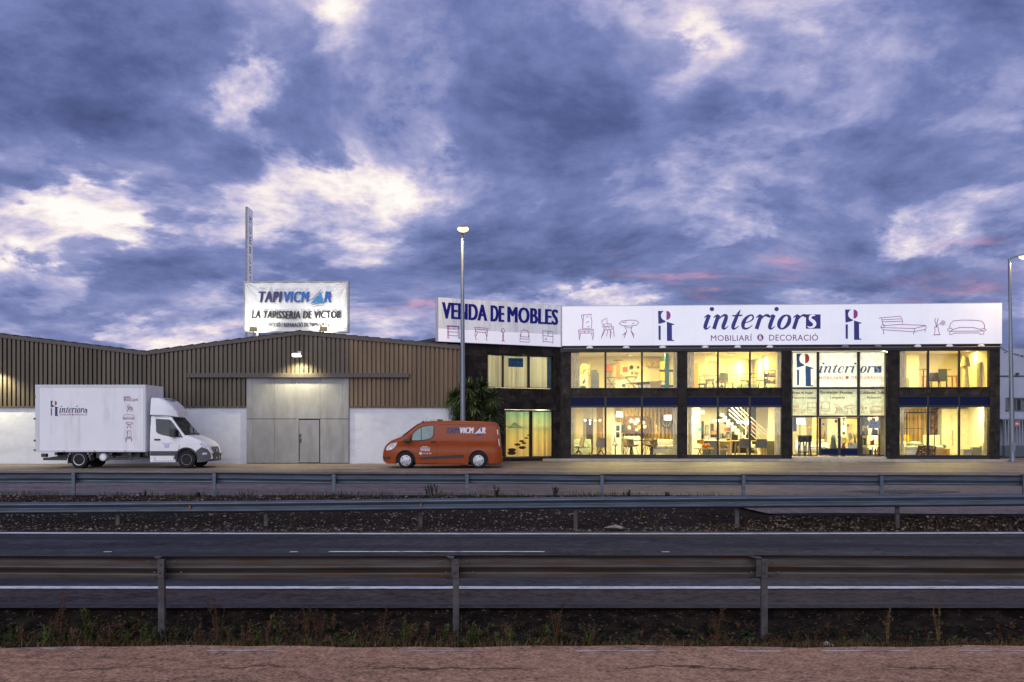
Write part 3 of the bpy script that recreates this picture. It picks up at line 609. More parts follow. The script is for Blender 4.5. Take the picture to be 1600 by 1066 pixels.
# nearest rail, seen from behind: posts on our side
r1 = thing('guardrail', 'nearest rusty-brown steel guardrail seen from behind along the weedy verge', 'guardrail', (0, 13.8, 0))
zb = CAMZ - (888.5 - HZ) * 13.8 / F; xs = [(px - 800) / F * 13.75 for px in (-690, -215, 250, 712, 1196, 1670, 2140)]
for i, (a, b) in enumerate(zip(xs, xs[1:])):
    rail_section(Vector((a - .1, .16 + (.006 if i % 2 else 0), zb + .012 * math.sin(i * 2.2))), Vector((b + .06, .16 + (.006 if i % 2 else 0), zb + .012 * math.sin((i + 1) * 2.2) - .006)), 1, M['galv_b'], r1)
for i, x in enumerate(xs):
    c_post(r1, M['galv_n'], x, 0, zverge(x, 13.8) - .2, zb + .13, .085 if i != 3 else .08)
    if i < 6:
        mb = MB(); w = .2 if i > 3 else .15
        mb.add([(x - .03, -.02, zb + .14), (x - .03, .17, zb + .15), (x - w, .17, zb + .15), (x - w * .55, -.02, zb + .14)], [(0, 1, 2, 3)])
        mb.add([(x - .03, -.02, zb - .13), (x - .03, .17, zb - .14), (x - w, .17, zb - .14), (x - w * .55, -.02, zb - .13)], [(0, 3, 2, 1)])
        mb.box(x - w * .55, x - .035, .0, .012, zb - .11, zb + .12) if i > 3 else mb.box(x - .06, x - .04, .02, .16, zb - .12, zb + .13)
        mb.box(x - .04, x + .04, -.02, -.008, zb - .13, zb + .12)
        part('spacer', mb, M['galv_n'], r1)
        for bx_ in (-.22, -.14, .14, .22): bolts(r1, M['galv'], [(x + bx_, .155, zb + .075 * (1 if bx_ in (-.22, .14) else -1))], -1)
        bolts(r1, M['galv_n'], [(x, -.02, zb + .06), (x - .01, -.02, zb - .05)], -1)
def far_rail(label, pxs, d0, d1, yt0, yt1, zg, side, m, post_w=.1, reflectors=(), posts_front=False, zig=0.):
    r = thing('guardrail', label, 'guardrail', (0, 0, 0)); P_ = []
    for px in pxs:
        k = max(0, min(1, (px) / 1600)); d = d0 + (d1 - d0) * k; x = (px - 800) / F * d; P_.append(Vector((x, d + random.uniform(-.015, .015), random.uniform(-.014, .014) + CAMZ - (yt0 + (yt1 - yt0) * k - HZ) * d / F - .155)))
    for i, (a, b) in enumerate(zip(P_, P_[1:])):
        o = Vector((.0, (.006 if i % 2 else 0), 0)); rail_section(a + o - Vector((.05, 0, 0)), b + o + Vector((.05, 0, -zig)), side, m, r)
        if i: bolts(r, m, [(a.x + .10, a.y - .09, a.z + .085), (a.x + .10, a.y - .09, a.z - .085), (a.x - .1, a.y - .09, a.z)], -1)
    for p in P_:
        yy = p.y + (.16 if side < 0 and not posts_front else -.16)
        c_post(r, m if side > 0 else M['galv_n'], p.x, yy, zg(p.x, yy) - .2, p.z + .14, post_w)
        mb = MB(); mb.box(p.x - .03, p.x + .03, min(yy, p.y), max(yy, p.y) , p.z - .10, p.z + .12); part('spacer', mb, m, r)
    for px in reflectors:
        k = px / 1600; d = d0 + (d1 - d0) * k; x = (px - 800) / F * d; z = CAMZ - (yt0 + (yt1 - yt0) * k - HZ) * d / F - .155
        mb = MB(); mb.box(x - .02, x + .02, d - .075, d - .01, z - .05, z + .04); part('reflector', mb, M['refl'], r)
    return r
far_rail('middle steel guardrail along the far edge of the highway, facing us below the gravel bank', (-560, -312, -66, 180, 413, 656, 900, 1154, 1406, 1660, 1910), 27.0, 25.9, 785.5, 771, zbank, -1, M['galv'], reflectors=(298, 658))
far_rail('farthest steel guardrail along the service road, in front of the truck and the red van', (-330, -105, 118, 337, 523, 730, 940, 1160, 1375, 1597, 1815), 31.2, 30.9, 738.5, 742, lambda x, y: -.5, 1, M['galv'], .1, posts_front=True, zig=.02)
# ------------------------------------------------------------ warehouse
WF = Frame(0, 45.5, 0)
M['corr'] = mat('brown_grey_corrugated_steel', (.088, .073, .056), .5, .35, var=.16, scale=1.2, stretch=(1, 1, .25), dirt=((.06, .052, .048), 1.1, .52, .72, (2, 1, .2)), rnd=.14)
M['corr_lit'] = mat('lamplit_corrugated_steel', (.130, .090, .054), .5, .3, var=.16, scale=1.2, stretch=(1, 1, .25), dirt=((.085, .06, .045), 1.1, .52, .72, (2, 1, .2)), rnd=.14)  # same sheets as the others; street lamp's light put into the colour
M['white_wall'] = mat('whitewashed_wall', (.58, .61, .68), .85, var=.04, scale=2.5, bump=.3, bscale=9, dirt=((.50, .52, .57), 1.5, .45, .75, (.5, 1, 1.6)))
M['trim'] = mat('dark_brown_flashing', (.07, .06, .055), .5, .3, var=.15)
M['roofm'] = mat('dark_roof_sheet', (.07, .07, .08), .7, var=.2)
M['door_sheet'] = mat('weathered_zinc_sheet', (.265, .27, .28), .55, .15, var=.10, scale=2, stretch=(1.4, 1, .7), dirt=((.21, .21, .215), 1.2, .45, .75, (1.5, 1, .6)), rnd=.10)
M['seam'] = mat('dark_gap', (.03, .03, .03), .8)
M['darkmetal'] = mat('dark_metal', (.05, .05, .055), .45, .5)
wh = thing('warehouse', 'long low warehouse with brown corrugated gables, white lower wall and grey sliding doors', 'warehouse', (0, 45.5, 0))
ROOF = [(-420, 528), (-230, 500), (-100, 510), (228, 550), (470, 518), (720, 541)]
def zroof(px): return WF.z(px, lerp(px, ROOF))
U = WF.u
zsplit = WF.z(0, 636); zdoor = WF.z(0, 590)
# corrugated sheets, each an object of its own
PITCH = 7.02
def sheet(p0, p1, m, zb0):
    prof = []; x = p0; mb = MB()
    while x < p1 - .5:
        for dx, v in ((0, .10), (.45, .0), (4.7, .0), (5.15, .10)): prof.append((min(x + dx, p1), v))
        x += PITCH
    prof.append((p1, .10)); n = len(prof)
    lo = [(U(a), v - .10, zb0) for a, v in prof]; hi = [(U(a), v - .10, zroof(a) - .04) for a, v in prof]
    mb.add(lo + hi, [(i, i + 1, n + i + 1, n + i) for i in range(n - 1)])
    for o in (0, n):                                                # folded lips top and bottom
        e = [(lo if o == 0 else hi)[i] for i in range(n)]; mb.add(e + [(a, .02, c) for a, b, c in e], [(i, i + 1, n + i + 1, n + i) for i in range(n - 1)])
    return part('wall_sheet', mb, m, wh, fix=False)
px = -260.0; k = 0
while px < 718:
    p1 = px + PITCH * 5
    edges = [(px, min(p1, 718.5))]
    if px < 386 < p1: edges = [(px, 386), (386, p1)]
    if px < 546 < p1: edges = [(px, 546), (546, p1)]
    for a, b in edges:
        sheet(a, b, M['corr_lit'] if a > 545 else M['corr'], zdoor - .02 if 385.9 <= a and b <= 546.1 else zsplit)
    px = p1; k += 1
mb = MB()                                                            # structure behind the sheets, side and back walls
for a, b in zip(ROOF, ROOF[1:]):
    if b[0] <= -420: continue
    mb.prism([(a[0], 740), (b[0], 740), b, a], lambda p, q, tt: (U(p), .03 + tt, WF.z(p, q) - .10), 0, .1)
mb.box(U(-420), U(-420) + .1, .14, 26, -.3, 5.2); mb.box(U(-420), -4.2, 26, 26.2, -.3, 5.0); mb.box(-4.2, -4.1, 2.6, 26, -.3, 5.0)
part('wall', mb, M['trim'], wh)
mb = MB()
for a, b in zip(ROOF, ROOF[1:]):
    xa, xb = U(a[0]), min(U(b[0]), -2.36); za, zb_ = zroof(a[0]), zroof(b[0])
    n = max(2, int(abs(xb - xa) / .5))
    for i in range(n):                                               # wavy fibre-cement edge
        x0, x1 = xa + (xb - xa) * i / n, xa + (xb - xa) * (i + 1) / n; z0, z1 = za + (zb_ - za) * i / n, za + (zb_ - za) * (i + 1) / n
        yb = 26 if x1 < -4.2 else 1.0
        mb.add([(x0, -.17, z0 + .02), (x1, -.17, z1 + .06), (x1, yb, z1 + .06), (x0, yb, z0 + .02), (x0, -.17, z0 - .02), (x1, -.17, z1 + .02), (x1, yb, z1 + .02), (x0, yb, z0 - .02)], [(0, 1, 2, 3), (7, 6, 5, 4), (0, 4, 5, 1), (1, 5, 6, 2), (2, 6, 7, 3), (3, 7, 4, 0)])
part('roof', mb, M['roofm'], wh)
for a, b in zip(ROOF, ROOF[1:]):                                     # verge flashing along each slope
    mb = MB(); b2 = (min(b[0], 719), lerp(min(b[0], 719), ROOF))
    mb.bar((U(a[0]), -.085, zroof(a[0]) - .10), (U(b2[0]), -.085, zroof(b2[0]) - .10), .06, .17, (0, 1, 0)) if 0 else mb.prism([(a[0], a[1]), (b2[0], b2[1]), (b2[0], b2[1] + 5.5), (a[0], a[1] + 5.5)], lambda p, q, tt: (U(p), -.11 - tt, WF.z(p, q)), 0, .05)
    part('verge_flashing', mb, M['trim'], wh)
for a, b in ((-420, 386), (546, 701)):
    mb = MB(); x0, x1 = U(a), U(b); n = int((x1 - x0) / .22)
    mb.grid(lambda i, j: (x0 + (x1 - x0) * i, -.012 + .005 * GN(i * n * .22, j * 2.6, 1.4, a) * (1 if .02 < i < .98 else 0) - .03, -.1 + (zsplit + .1) * j), n, 12)
    mb.box(x0, x1, -.028, .03, -.1, zsplit)
    part('lower_wall', mb, M['white_wall'], wh)
    mb = MB(); mb.box(x0, x1, -.125, -.03, zsplit - .03, zsplit + .03); part('drip_flashing', mb, M['trim'], wh)
mb = MB(); mb.box(U(701.5), U(707.5), -.09, .02, -.1, zsplit + .1); part('corner_post', mb, simple('bluish_steel', (.22, .25, .30), .5, metal=.3), wh)
mb = MB(); mb.box(U(707.6), U(718.5), -.03, .02, -.1, zsplit); part('lower_wall', mb, simple('bluish_plaster', (.30, .33, .40), .85, bump=.4), wh)
mb = MB(); mb.box(U(295), U(640), -.30, -.10, WF.z(0, 590.5), WF.z(0, 583.5)); mb.box(U(295), U(640), -.101, -.06, WF.z(0, 589), WF.z(0, 584.2)); part('door_track', mb, M['trim'], wh, bevel=.01)
# sliding door: two leaves of sheets, a wicket door in the right leaf
def zz(py): return WF.z(0, py)
for leaf, cols in (('l', (386.3, 395, 430, 464.6)), ('r', (465.4, 501, 536.5, 545.7))):
    fr = MB(); fr.box(U(cols[0]), U(cols[-1]), -.10, -.07, zz(723.6), zz(588)); d = part('door_leaf', fr, M['seam'], wh)
    for a, b in zip(cols, cols[1:]):
        for y0, y1 in ((723.6, 655), (654.6, 588)):
            if leaf == 'r' and a < 480 and y0 > 700:
                for (c0, c1, e0, e1) in ((a, 467.6, 723.6, 655.),):
                    s = MB(); s.box(U(c0) + .006, U(c1), -.125, -.10, zz(e0), zz(e1)); part('sheet', s, M['door_sheet'], d, bevel=.004)
                continue
            s = MB(); s.box(U(a) + .003, U(b) - .003, -.125 - .004 * (random.random()), -.10, zz(y0) + .006, zz(y1) - .006); part('sheet', s, M['door_sheet'], d, bevel=.004)
wk = MB(); wk.box(U(468.3), U(499.5), -.118, -.098, zz(722.6), zz(656.5)); wk = part('wicket_door', wk, M['door_sheet'], wh, bevel=.004)
mb = MB(); mb.box(U(468.8), U(499), -.122, -.1185, zz(664), zz(657.5)); part('letter_panel', mb, simple('dull_violet_grey', (.22, .21, .26), .5), wk)
mb = MB(); mb.box(U(467.6), U(471.6), -.145, -.12, zz(692), zz(678.5)); mb.box(U(467.6), U(469.4), -.135, -.118, zz(720), zz(690)); part('lock_plate', mb, M['darkmetal'], wk)
mb = MB(); mb.tube([(U(470), -.14, zz(684.5)), (U(470), -.19, zz(684.5)), (U(473.5), -.19, zz(684.8))], .012, 6); part('handle', mb, simple('brass', (.55, .38, .14), .35, metal=.8), wk)
mb = MB(); mb.box(U(464.5), U(466.2), -.14, -.11, zz(723), zz(588)); part('meeting_strip', mb, simple('zinc_strip', (.28, .27, .26), .5, metal=.3), wh)

WARM = (1.0, .80, .45); PALEY = (1.0, .88, .50)
def lamp(name, kind, parent, loc, power, col, rot=(0, 0, 0), size=.1, spot=None, blend=.5):
    l = bpy.data.lights.new(name, kind); l.energy = power; l.color = col
    if kind == 'AREA': l.shape = 'DISK'; l.size = size
    else: l.shadow_soft_size = size
    if spot: l.spot_size = spot; l.spot_blend = blend
    o = bpy.data.objects.new(name, l); COL.objects.link(o); o.parent = parent; o.location = loc; o.rotation_euler = rot; return o
M['bulb'] = mat('lit_yellow_lens', (1, .9, .6), .4, emit=(1.0, .72, .26), estr=4)
M['bulb_f'] = mat('lit_flood_lens', (1, .9, .6), .4, emit=(1.0, .84, .42), estr=12)
M['bulb_s'] = mat('lit_amber_lens', (1, .85, .5), .4, emit=(1.0, .70, .22), estr=3.4)
M['bulbw'] = mat('lit_white_lens', (1, .97, .9), .4, emit=(1.0, .93, .74), estr=4)
M['lampgrey'] = mat('lamp_grey', (.35, .36, .38), .45, .4)
def wall_flood(px, py, label):
    o = thing('wall_floodlight', label, 'floodlight', (U(px), 45.5 - .75, WF.z(px, py)), 0, 'floodlights high on the warehouse gables')
    mb = MB(); mb.box(-.20, .20, -.07, .14, -.01, .10); part('housing', mb, M['lampgrey'], o, bevel=.02)
    mb = MB(); mb.box(-.17, .17, -.05, .12, -.06, -.012); mb.box(-.17, .17, -.10, -.072, -.06, .06); part('lens', mb, M['bulb_f'], o)
    mb = MB(); mb.tube([(0, .12, .05), (0, .64, .12)], .02, 6); mb.box(-.08, .08, .60, .65, .02, .22); part('bracket', mb, M['lampgrey'], o)
    lamp('beam_light', 'SPOT', o, (0, -.05, -.12), 620, PALEY, (R(12), 0, 0), .06, R(132), .65)
wall_flood(469, 557, 'lit yellow floodlight under the ridge right above the grey sliding doors')
wall_flood(-4, 573, 'lit yellow floodlight at the far left edge of the warehouse, behind the truck box')

# ------------------------------------------------------------ roof billboard of tarpaulin and its floodlights
BF = Frame(0, 46.4, 0)
bb = thing('billboard', 'white tarpaulin billboard with a blue sail logo on the warehouse ridge', 'billboard', (0, 46.4, 0))
M['tarp'] = mat('white_tarpaulin', (.80, .82, .84), .55, var=.04, scale=3)
M['steel'] = mat('grey_steel', (.28, .29, .31), .5, .5, var=.15)
x0, x1, z0, z1 = BF.u(383.5), BF.u(542.5), BF.z(0, 517.5), BF.z(0, 442)
def tarp(a, b):
    x = x0 + (x1 - x0) * a; z = z0 + (z1 - z0) * b; v = -.02
    for cx, cz, sg in ((0, 1, 1), (1, 1, -1), (0, 0, 1), (1, 0, -1)):     # folds that run from the laced corners and edges
        dx, dz = abs(a - cx) * 2.1, abs(b - cz); r = math.hypot(dx, dz); th = math.atan2(dz, dx)
        v -= .045 * math.exp(-r * 2.6) * math.sin(th * 13 + cx * 2) * (1.2 if cz else .35)
    v -= .02 * math.exp(-(1 - b) * 7) * math.sin(a * 44) + .012 * math.exp(-(1 - a) * 9) * math.sin(b * 30) + .012 * math.exp(-a * 9) * math.sin(b * 26)
    return (x, v, z)
mb = MB(); mb.grid(tarp, 130, 56); part('tarpaulin', mb, M['tarp'], bb, smooth=True, fix=False)
mb = MB(); f = .07
mb.box(x0 - f, x0, -.05, .22, z0 - f, z1 + f); mb.box(x1, x1 + f, -.05, .22, z0 - f, z1 + f); mb.box(x0, x1, -.05, .22, z1 + .004, z1 + f); mb.box(x0, x1, -.05, .22, z0 - f, z0 - .004); mb.box(x0, x1, .12, .2, z0, z1)
part('frame', mb, M['steel'], bb)
for px in (402, 440, 512):
    mb = MB(); mb.box(BF.u(px) - .05, BF.u(px) + .05, .02, .14, 4.6, z0); mb.bar((BF.u(px), .1, z0 + .1), (BF.u(px), 1.4, 5.0), .06); part('leg', mb, M['steel'], bb)
fnB = BF.fn(-.085)
navy = simple('navy_print', (.035, .03, .13), .5); blue = simple('mid_blue_print', (.02, .11, .42), .5); ink = simple('black_print', (.02, .02, .025), .5); cyan = simple('sail_blue_print', (.02, .22, .52), .5)
def tapi(parent, fnx, box, th, mA, mB, mSail, bw=.045):
    """the six-and-two letter word with a sail in place of its last A"""
    x0, y0, x1, y1 = box; w = x1 - x0
    mb = MB(); add_text(mb, 'TAPI', (x0, y0, x0 + .325 * w, y1), fnx, 0, th, bw, .18, 1.14); part('lettering', mb, mA, parent)
    mb = MB(); add_text(mb, 'VICM', (x0 + .345 * w, y0, x0 + .70 * w, y1), fnx, 0, th, bw, .18, 1.14); part('lettering', mb, mB, parent)
    mb = MB(); add_text(mb, 'R', (x0 + .895 * w, y0, x1, y1), fnx, 0, th, bw, .18); part('lettering', mb, mB, parent)
    h = y1 - y0; mb = MB(); X_ = lambda q: x0 + q * w; Y_ = lambda q: y0 + q * h
    mb.prism([(X_(a), Y_(b)) for a, b in ((.885, -.06), (.862, .2), (.86, .5), (.885, .82), (.905, 1.02), (.80, 1.0), (.70, 1.14), (.745, .86), (.80, .5), (.84, .2))], fnx, 0, th)
    part('sail', mb, mSail, parent)
    mb = MB()
    mb.ribbon([(X_(a), Y_(b), c) for a, b, c in ((.86, -.22, .3), (.83, .02, .5), (.77, .42, .4), (.705, .78, .3), (.69, .82, .2))], 1, fnx, 0, th); mb.ribbon([(X_(.71), Y_(.72)), (X_(.78), Y_(.6)), (X_(.84), Y_(.05))], .4, fnx, 0, th + .001)
    mb.ribbon([(X_(a), Y_(b), c) for a, b, c in ((.70, 1.28, .3), (.78, 1.16, .8), (.88, 1.14, .6), (.92, 1.2, .2))], 1, fnx, 0, th); mb.ribbon([(X_(a), Y_(b), c) for a, b, c in ((.74, 1.42, .3), (.82, 1.28, .8), (.91, 1.3, .2))], 1, fnx, 0, th + .001)
    part('sail_lines', mb, mA, parent)
tapi(bb, fnB, (404, 455.5, 518.5, 472.5), .01, navy, blue, cyan)
mb = MB(); add_text(mb, 'LA TAPISSERIA DE VICTOR', (393.5, 486, 533, 498), fnB, 0, .01, .035, .15, 1.08); part('lettering', mb, ink, bb)
mb = MB(); add_text(mb, 'FECCIÓ I REPARACIÓ DE TAPISSERIES', (419, 503, 514, 510.5), fnB, 0, .01, .02, 0, 1.05); part('lettering', mb, ink, bb)
def bill_flood(px, label):
    o = thing('billboard_floodlight', label, 'floodlight', (BF.u(px), 45.5, WF.z(px, 514.5)), 0, 'floodlights at the foot of the billboard')
    mb = MB(); mb.box(-.17, .17, -.12, .02, -.10, .10); h_ = part('housing', mb, simple('dull_ochre_lamp', (.35, .27, .12), .5), o, bevel=.02)
    mb = MB(); mb.box(-.14, .14, .022, .04, -.08, .08); part('lens', mb, M['bulb'], o)
    mb = MB(); mb.tube([(0, -.05, -.1), (0, -.05, -.45), (0, .6, -.55)], .03, 6); part('bracket', mb, M['steel'], o)
    lamp('beam_light', 'SPOT', o, (0, .06, .04), 150, (1.0, .94, .74), (R(128), 0, 0), .08, R(125), .6)
bill_flood(404, 'small lit floodlight at the left foot of the billboard'); bill_flood(511, 'small lit floodlight at the right foot of the billboard')

# tall narrow sign seen nearly edge-on
signface = mat('white_sign_face', (.75, .75, .78), .5, emit=(.85, .85, 1), estr=.22)
tw = thing('tower_sign', 'tall narrow vertical sign standing edge-on behind the left end of the billboard', 'sign', (0, 48, 0))
xa, xb = (383.3 - 800) / F * 48, (387 - 800) / F * 48; zt = CAMZ + (HZ - 323) * 48 / F
mb = MB(); mb.box(xa, xb - .012, 0, .95, 4.6, zt); part('panel', mb, simple('grey_sign_edge', (.30, .30, .32), .6), tw)
mb = MB(); mb.box(xb - .010, xb, .02, .93, 4.9, zt - .03); part('face', mb, signface, tw)
fnT = lambda a, b, tt: (xb + tt + .001, a, b)
mb = MB(); zc = zt - .35
for ch, hh in zip('MUEBLES', (.62, .62, .58, .58, .58, .58, .62)):
    add_text(mb, ch, (.34, zc, .64, zc - hh * .55), fnT, 0, .004, 0); zc -= hh * .80
part('lettering', mb, ink, tw)
mb = MB(); mb.box(xa + .02, xb - .02, .3, .4, 3.5, 4.6); mb.box(xa + .02, xb - .02, .6, .7, 3.5, 4.6); part('post', mb, M['steel'], tw)

# ------------------------------------------------------------ street lamps
M['pole'] = mat('galvanised_pole', (.20, .23, .28), .42, .55, var=.12, scale=2, stretch=(4, 4, .3))
def street_lamp(label, pxt, pxb, d, pyt, z0, arm, power):
    xb_, xt_ = (pxb - 800) / F * d, (pxt - 800) / F * d; zt_ = CAMZ + (HZ - pyt) * d / F
    o = thing('street_lamp', label, 'street lamp', (xb_, d, z0), 0, 'lit street lamps'); dx = xt_ - xb_; hgt = zt_ - z0
    mb = MB(); mb.tube([(0, 0, 0), (dx * .5, 0, hgt * .5), (dx, 0, hgt)], [.125, .095, .06], 14); part('pole', mb, M['pole'], o, smooth=True)
    mb = MB(); mb.lathe([(.2, 0), (.2, .03), (.14, .04), (.13, .16)], n=12); part('base', mb, M['pole'], o)
    mb = MB(); mb.box(-.07, .07, -.135, -.115, .5, .9); part('hatch', mb, M['pole'], o)
    ax, ay = arm
    mb = MB(); mb.tube([(dx, 0, hgt - .02), (dx + ax * .5, ay * .5, hgt + .08), (dx + ax, ay, hgt + .1)], .035, 8); part('arm', mb, M['pole'], o)
    mb = MB(); e = Vector((ax, ay, 0)).normalized(); c = Vector((dx + ax, ay, hgt + .12)) + e * .25
    mb.ball(c, .33, .20, .09) if abs(ax) > abs(ay) else mb.ball(c, .20, .33, .09)
    part('head', mb, M['lampgrey'], o, smooth=True)
    mb = MB(); cz = c - Vector((0, 0, .06)); mb.ball(cz, .30 if abs(ax) > abs(ay) else .24, .19 if abs(ax) > abs(ay) else .30, .12); part('lens', mb, M['bulb_s'], o, smooth=True)
    lamp('lamp_light', 'SPOT', o, cz - Vector((0, 0, .14)), power, (1.0, .60, .20), (0, 0, 0), .10, R(172), .25)
street_lamp('lit street lamp behind the red van, in front of the palm', 722.3, 723.5, 43.6, 366, .04, (.05, -.55), 600)
street_lamp('lit street lamp right of the furniture shop at the right edge', 1577, 1582, 47.0, 404, .07, (.45, -.05), 550)

# ------------------------------------------------------------ building beyond the shop, its gate, cable
NF = Frame(25.5, 58, 0)
nb = thing('neighbour_building', 'bluish white industrial building behind the right street lamp', 'building', (0, 58, 0))
M['bluewall'] = mat('pale_blue_render', (.34, .38, .50), .85, var=.06, scale=1.2, bump=.3, dirt=((.27, .31, .42), .8, .5, .8))
nx = lambda p: NF.u(p) + 25.5; nz = lambda q: NF.z(1590, q)
mb = MB(); w0, w1, v0, v1 = nx(1571), nx(1606), nz(643), nz(621.5)
mb.box(nx(1535), w0, 0, .3, nz(655), nz(545)); mb.box(w1, nx(1900), 0, .3, nz(655), nz(545)); mb.box(w0, w1, 0, .3, nz(655), v0); mb.box(w0, w1, 0, .3, v1, nz(545)); mb.box(nx(1535), nx(1900), .3, 14, nz(655), nz(546)); mb.box(nx(1535), nx(1900), 1.2, 14, -.2, nz(655.2))
part('wall', mb, M['bluewall'], nb)
mb = MB(); mb.box(w0, w1, .2, .24, v0, v1); mb.box(w0, nx(1573.5), -.03, .2, v0, v1)
for p in (1573.5, 1580, 1588, 1596, 1604): mb.box(nx(p), nx(p) + .07, .08, .2, v0, v1)
mb.box(w0, w1, .06, .2, v1 - .08, v1); mb.box(w0, w1, -.03, .2, v0, v0 + .06)
wd = part('window', mb, simple('grey_shutter', (.12, .13, .15), .5), nb)
mb = MB(); mb.box(nx(1588) + .08, nx(1596) - .01, .15, .17, v0 + .07, v1 - .09); part('pane', mb, simple('dark_glass', (.02, .025, .03), .08), wd)
mb = MB(); mb.box(nx(1535), nx(1900), -.06, 0, nz(588.5), nz(587)); mb.box(nx(1586), nx(1590), -.2, -.06, nz(586), nz(583)); part('cable_duct', mb, M['darkmetal'], nb)
mb = MB(); mb.box(nx(1535), nx(1900), -.12, -.003, nz(655), nz(652.5)); part('ledge', mb, M['bluewall'], nb)
gt = thing('bar_gate', 'blue-grey metal bar gate below the bluish building behind the right street lamp', 'gate', (0, 57.4, 0))
gx = lambda p: (p - 800) / F * 57.4; gz = lambda q: CAMZ + (HZ - q) * 57.4 / F
mb = MB(); mb.box(gx(1566), gx(1700), 0, .08, -.05, gz(697)); part('base_wall', mb, simple('slate_paint', (.10, .12, .15), .6), gt)
mb = MB(); mb.box(gx(1566), gx(1700), .02, .08, gz(657), gz(655.4)); mb.box(gx(1566), gx(1700), .02, .08, gz(697), gz(695.4)); mb.box(gx(1568), gx(1569.5), .0, .1, 0, gz(655)); part('rail', mb, simple('slate_paint2', (.14, .165, .20), .5), gt)
for i in range(26):
    mb = MB() if i == 0 else mb
    if i == 0:
        mb.box(0, .045, 0, .045, gz(695.4), gz(657)); bar0 = part('bar', mb, simple('pale_blue_bar', (.30, .34, .40), .5, metal=.3), gt, loc=(gx(1571), .03, 0))
    else:
        b = bar0.copy(); COL.objects.link(b); b.parent = gt; b.location = (gx(1571 + i * 4.4), .03, 0)
mb = MB(); mb.box(gx(1585), gx(1592), -.03, -.01, gz(666.5), gz(658)); s_ = part('warning_plate', mb, simple('dull_red_plate', (.42, .13, .13), .5), gt)
mb = MB(); mb.box(gx(1586.3), gx(1590.7), -.036, -.031, gz(663.5), gz(661)); part('panel', mb, simple('plate_white', (.7, .68, .68), .5), s_)
cbx = thing('overhead_cable', 'thin sagging overhead cable with dark clips right of the shop roof', 'cable', (0, 50.5, 0))
mb = MB(); q = [(gx_ * 50.5 / F, .0, CAMZ + (HZ - yy) * 50.5 / F) for gx_, yy in ((765, 546), (780, 552), (795, 555.5), (820, 559), (900, 560))]; mb.tube(q, .014, 5)
mb.tube([(a, .4, b + .22 - .1 * i) for i, (a, _, b) in enumerate(q)], .012, 5); part('wire', mb, M['darkmetal'], cbx)
mb = MB()
for gx_, yy in ((771, 551), (778, 550.5), (790, 554), (797, 557)): mb.ball((gx_ * 50.5 / F, 0, CAMZ + (HZ - yy) * 50.5 / F), .05, .05, .03, 6, 5)
part('clip', mb, M['darkmetal'], cbx)

# ------------------------------------------------------------ palm lily by the side wing
M['trunk'] = mat('fibrous_trunk', (.09, .07, .05), .95, var=.4, scale=8, bump=1)
M['leaf'] = mat('dark_sword_leaf', (.045, .075, .022), .45, var=.55, scale=1.5, spec=.4)
M['leaf2'] = mat('old_sword_leaf', (.12, .125, .06), .55, var=.5, scale=1.5)
pm = thing('palm_lily', 'bushy dark green palm lily behind the red van and lamp post', 'palm', ((738 - 800) / F * 44.6, 44.6, .05))
rp = random.Random(3)
HEADS = [(-.82, .1, 2.85), (-.15, -.2, 3.30), (.40, .1, 3.40), (.85, .15, 2.9), (-.45, -.1, 3.0), (.05, -.3, 2.8), (.95, -.1, 1.7), (.1, -.45, 2.5), (-.6, -.3, 2.05), (.85, -.2, 2.15), (.35, .35, 2.7), (-.2, -.35, 1.75), (.55, -.35, 1.6)]
for i, (hx, hy, hz) in enumerate(HEADS):
    mb = MB(); mb.tube([(hx * .12, hy * .12, -.05), (hx * .45, hy * .5, hz * .5), (hx, hy, hz)], [.10, .075, .05], 8); part('trunk', mb, M['trunk'], pm, smooth=True)
    for nm, n, mm in (('leaf_rosette', 120, 'leaf'), ('dry_leaves', 16, 'leaf2')):
        mb = MB()
        for j in range(n):
            a = rp.uniform(0, 6.283); e = rp.uniform(-.75, 1.35) if nm == 'leaf_rosette' else rp.uniform(-1.2, .8); ln = rp.uniform(.45, .78); w = rp.uniform(.028, .045); dr = rp.uniform(.1, .45)
            d = Vector((math.cos(a) * math.cos(e), math.sin(a) * math.cos(e), math.sin(e))); s = Vector((-math.sin(a), math.cos(a), 0)); P_ = []
            for k in (0, .35, .7, 1):
                c = Vector((hx, hy, hz + rp.uniform(-.03, .03))) + d * ln * k - Vector((0, 0, dr * ln * k * k)); ww = w * (.6, 1, .75, .05)[(0, .35, .7, 1).index(k)]
                P_ += [tuple(c + s * ww), tuple(c - s * ww)]
            mb.add(P_, [(2 * k, 2 * k + 1, 2 * k + 3, 2 * k + 2) for k in range(3)])
        part(nm, mb, M[mm], pm, fix=False)
cb_ = thing('metal_cabinet', 'pale metal utility cabinet against the white wall, only its top showing above the red van', 'cabinet', ((690 - 800) / F * 44.9, 44.9, .04))
mb = MB(); mb.box(-.47, .47, -.2, .2, 0, 1.88); part('body', mb, simple('grey_cabinet', (.33, .34, .36), .5), cb_, bevel=.01)
mb = MB(); mb.box(-.52, .52, -.26, .24, 1.885, 1.96); part('lid', mb, simple('cream_cabinet_lid', (.55, .52, .45), .5), cb_, bevel=.01)
mb = MB(); mb.box(-.45, -.01, -.215, -.2, .1, 1.8); mb.box(.01, .45, -.215, -.2, .1, 1.8); part('door', mb, simple('grey_cabinet', (.33, .34, .36), .5), cb_)
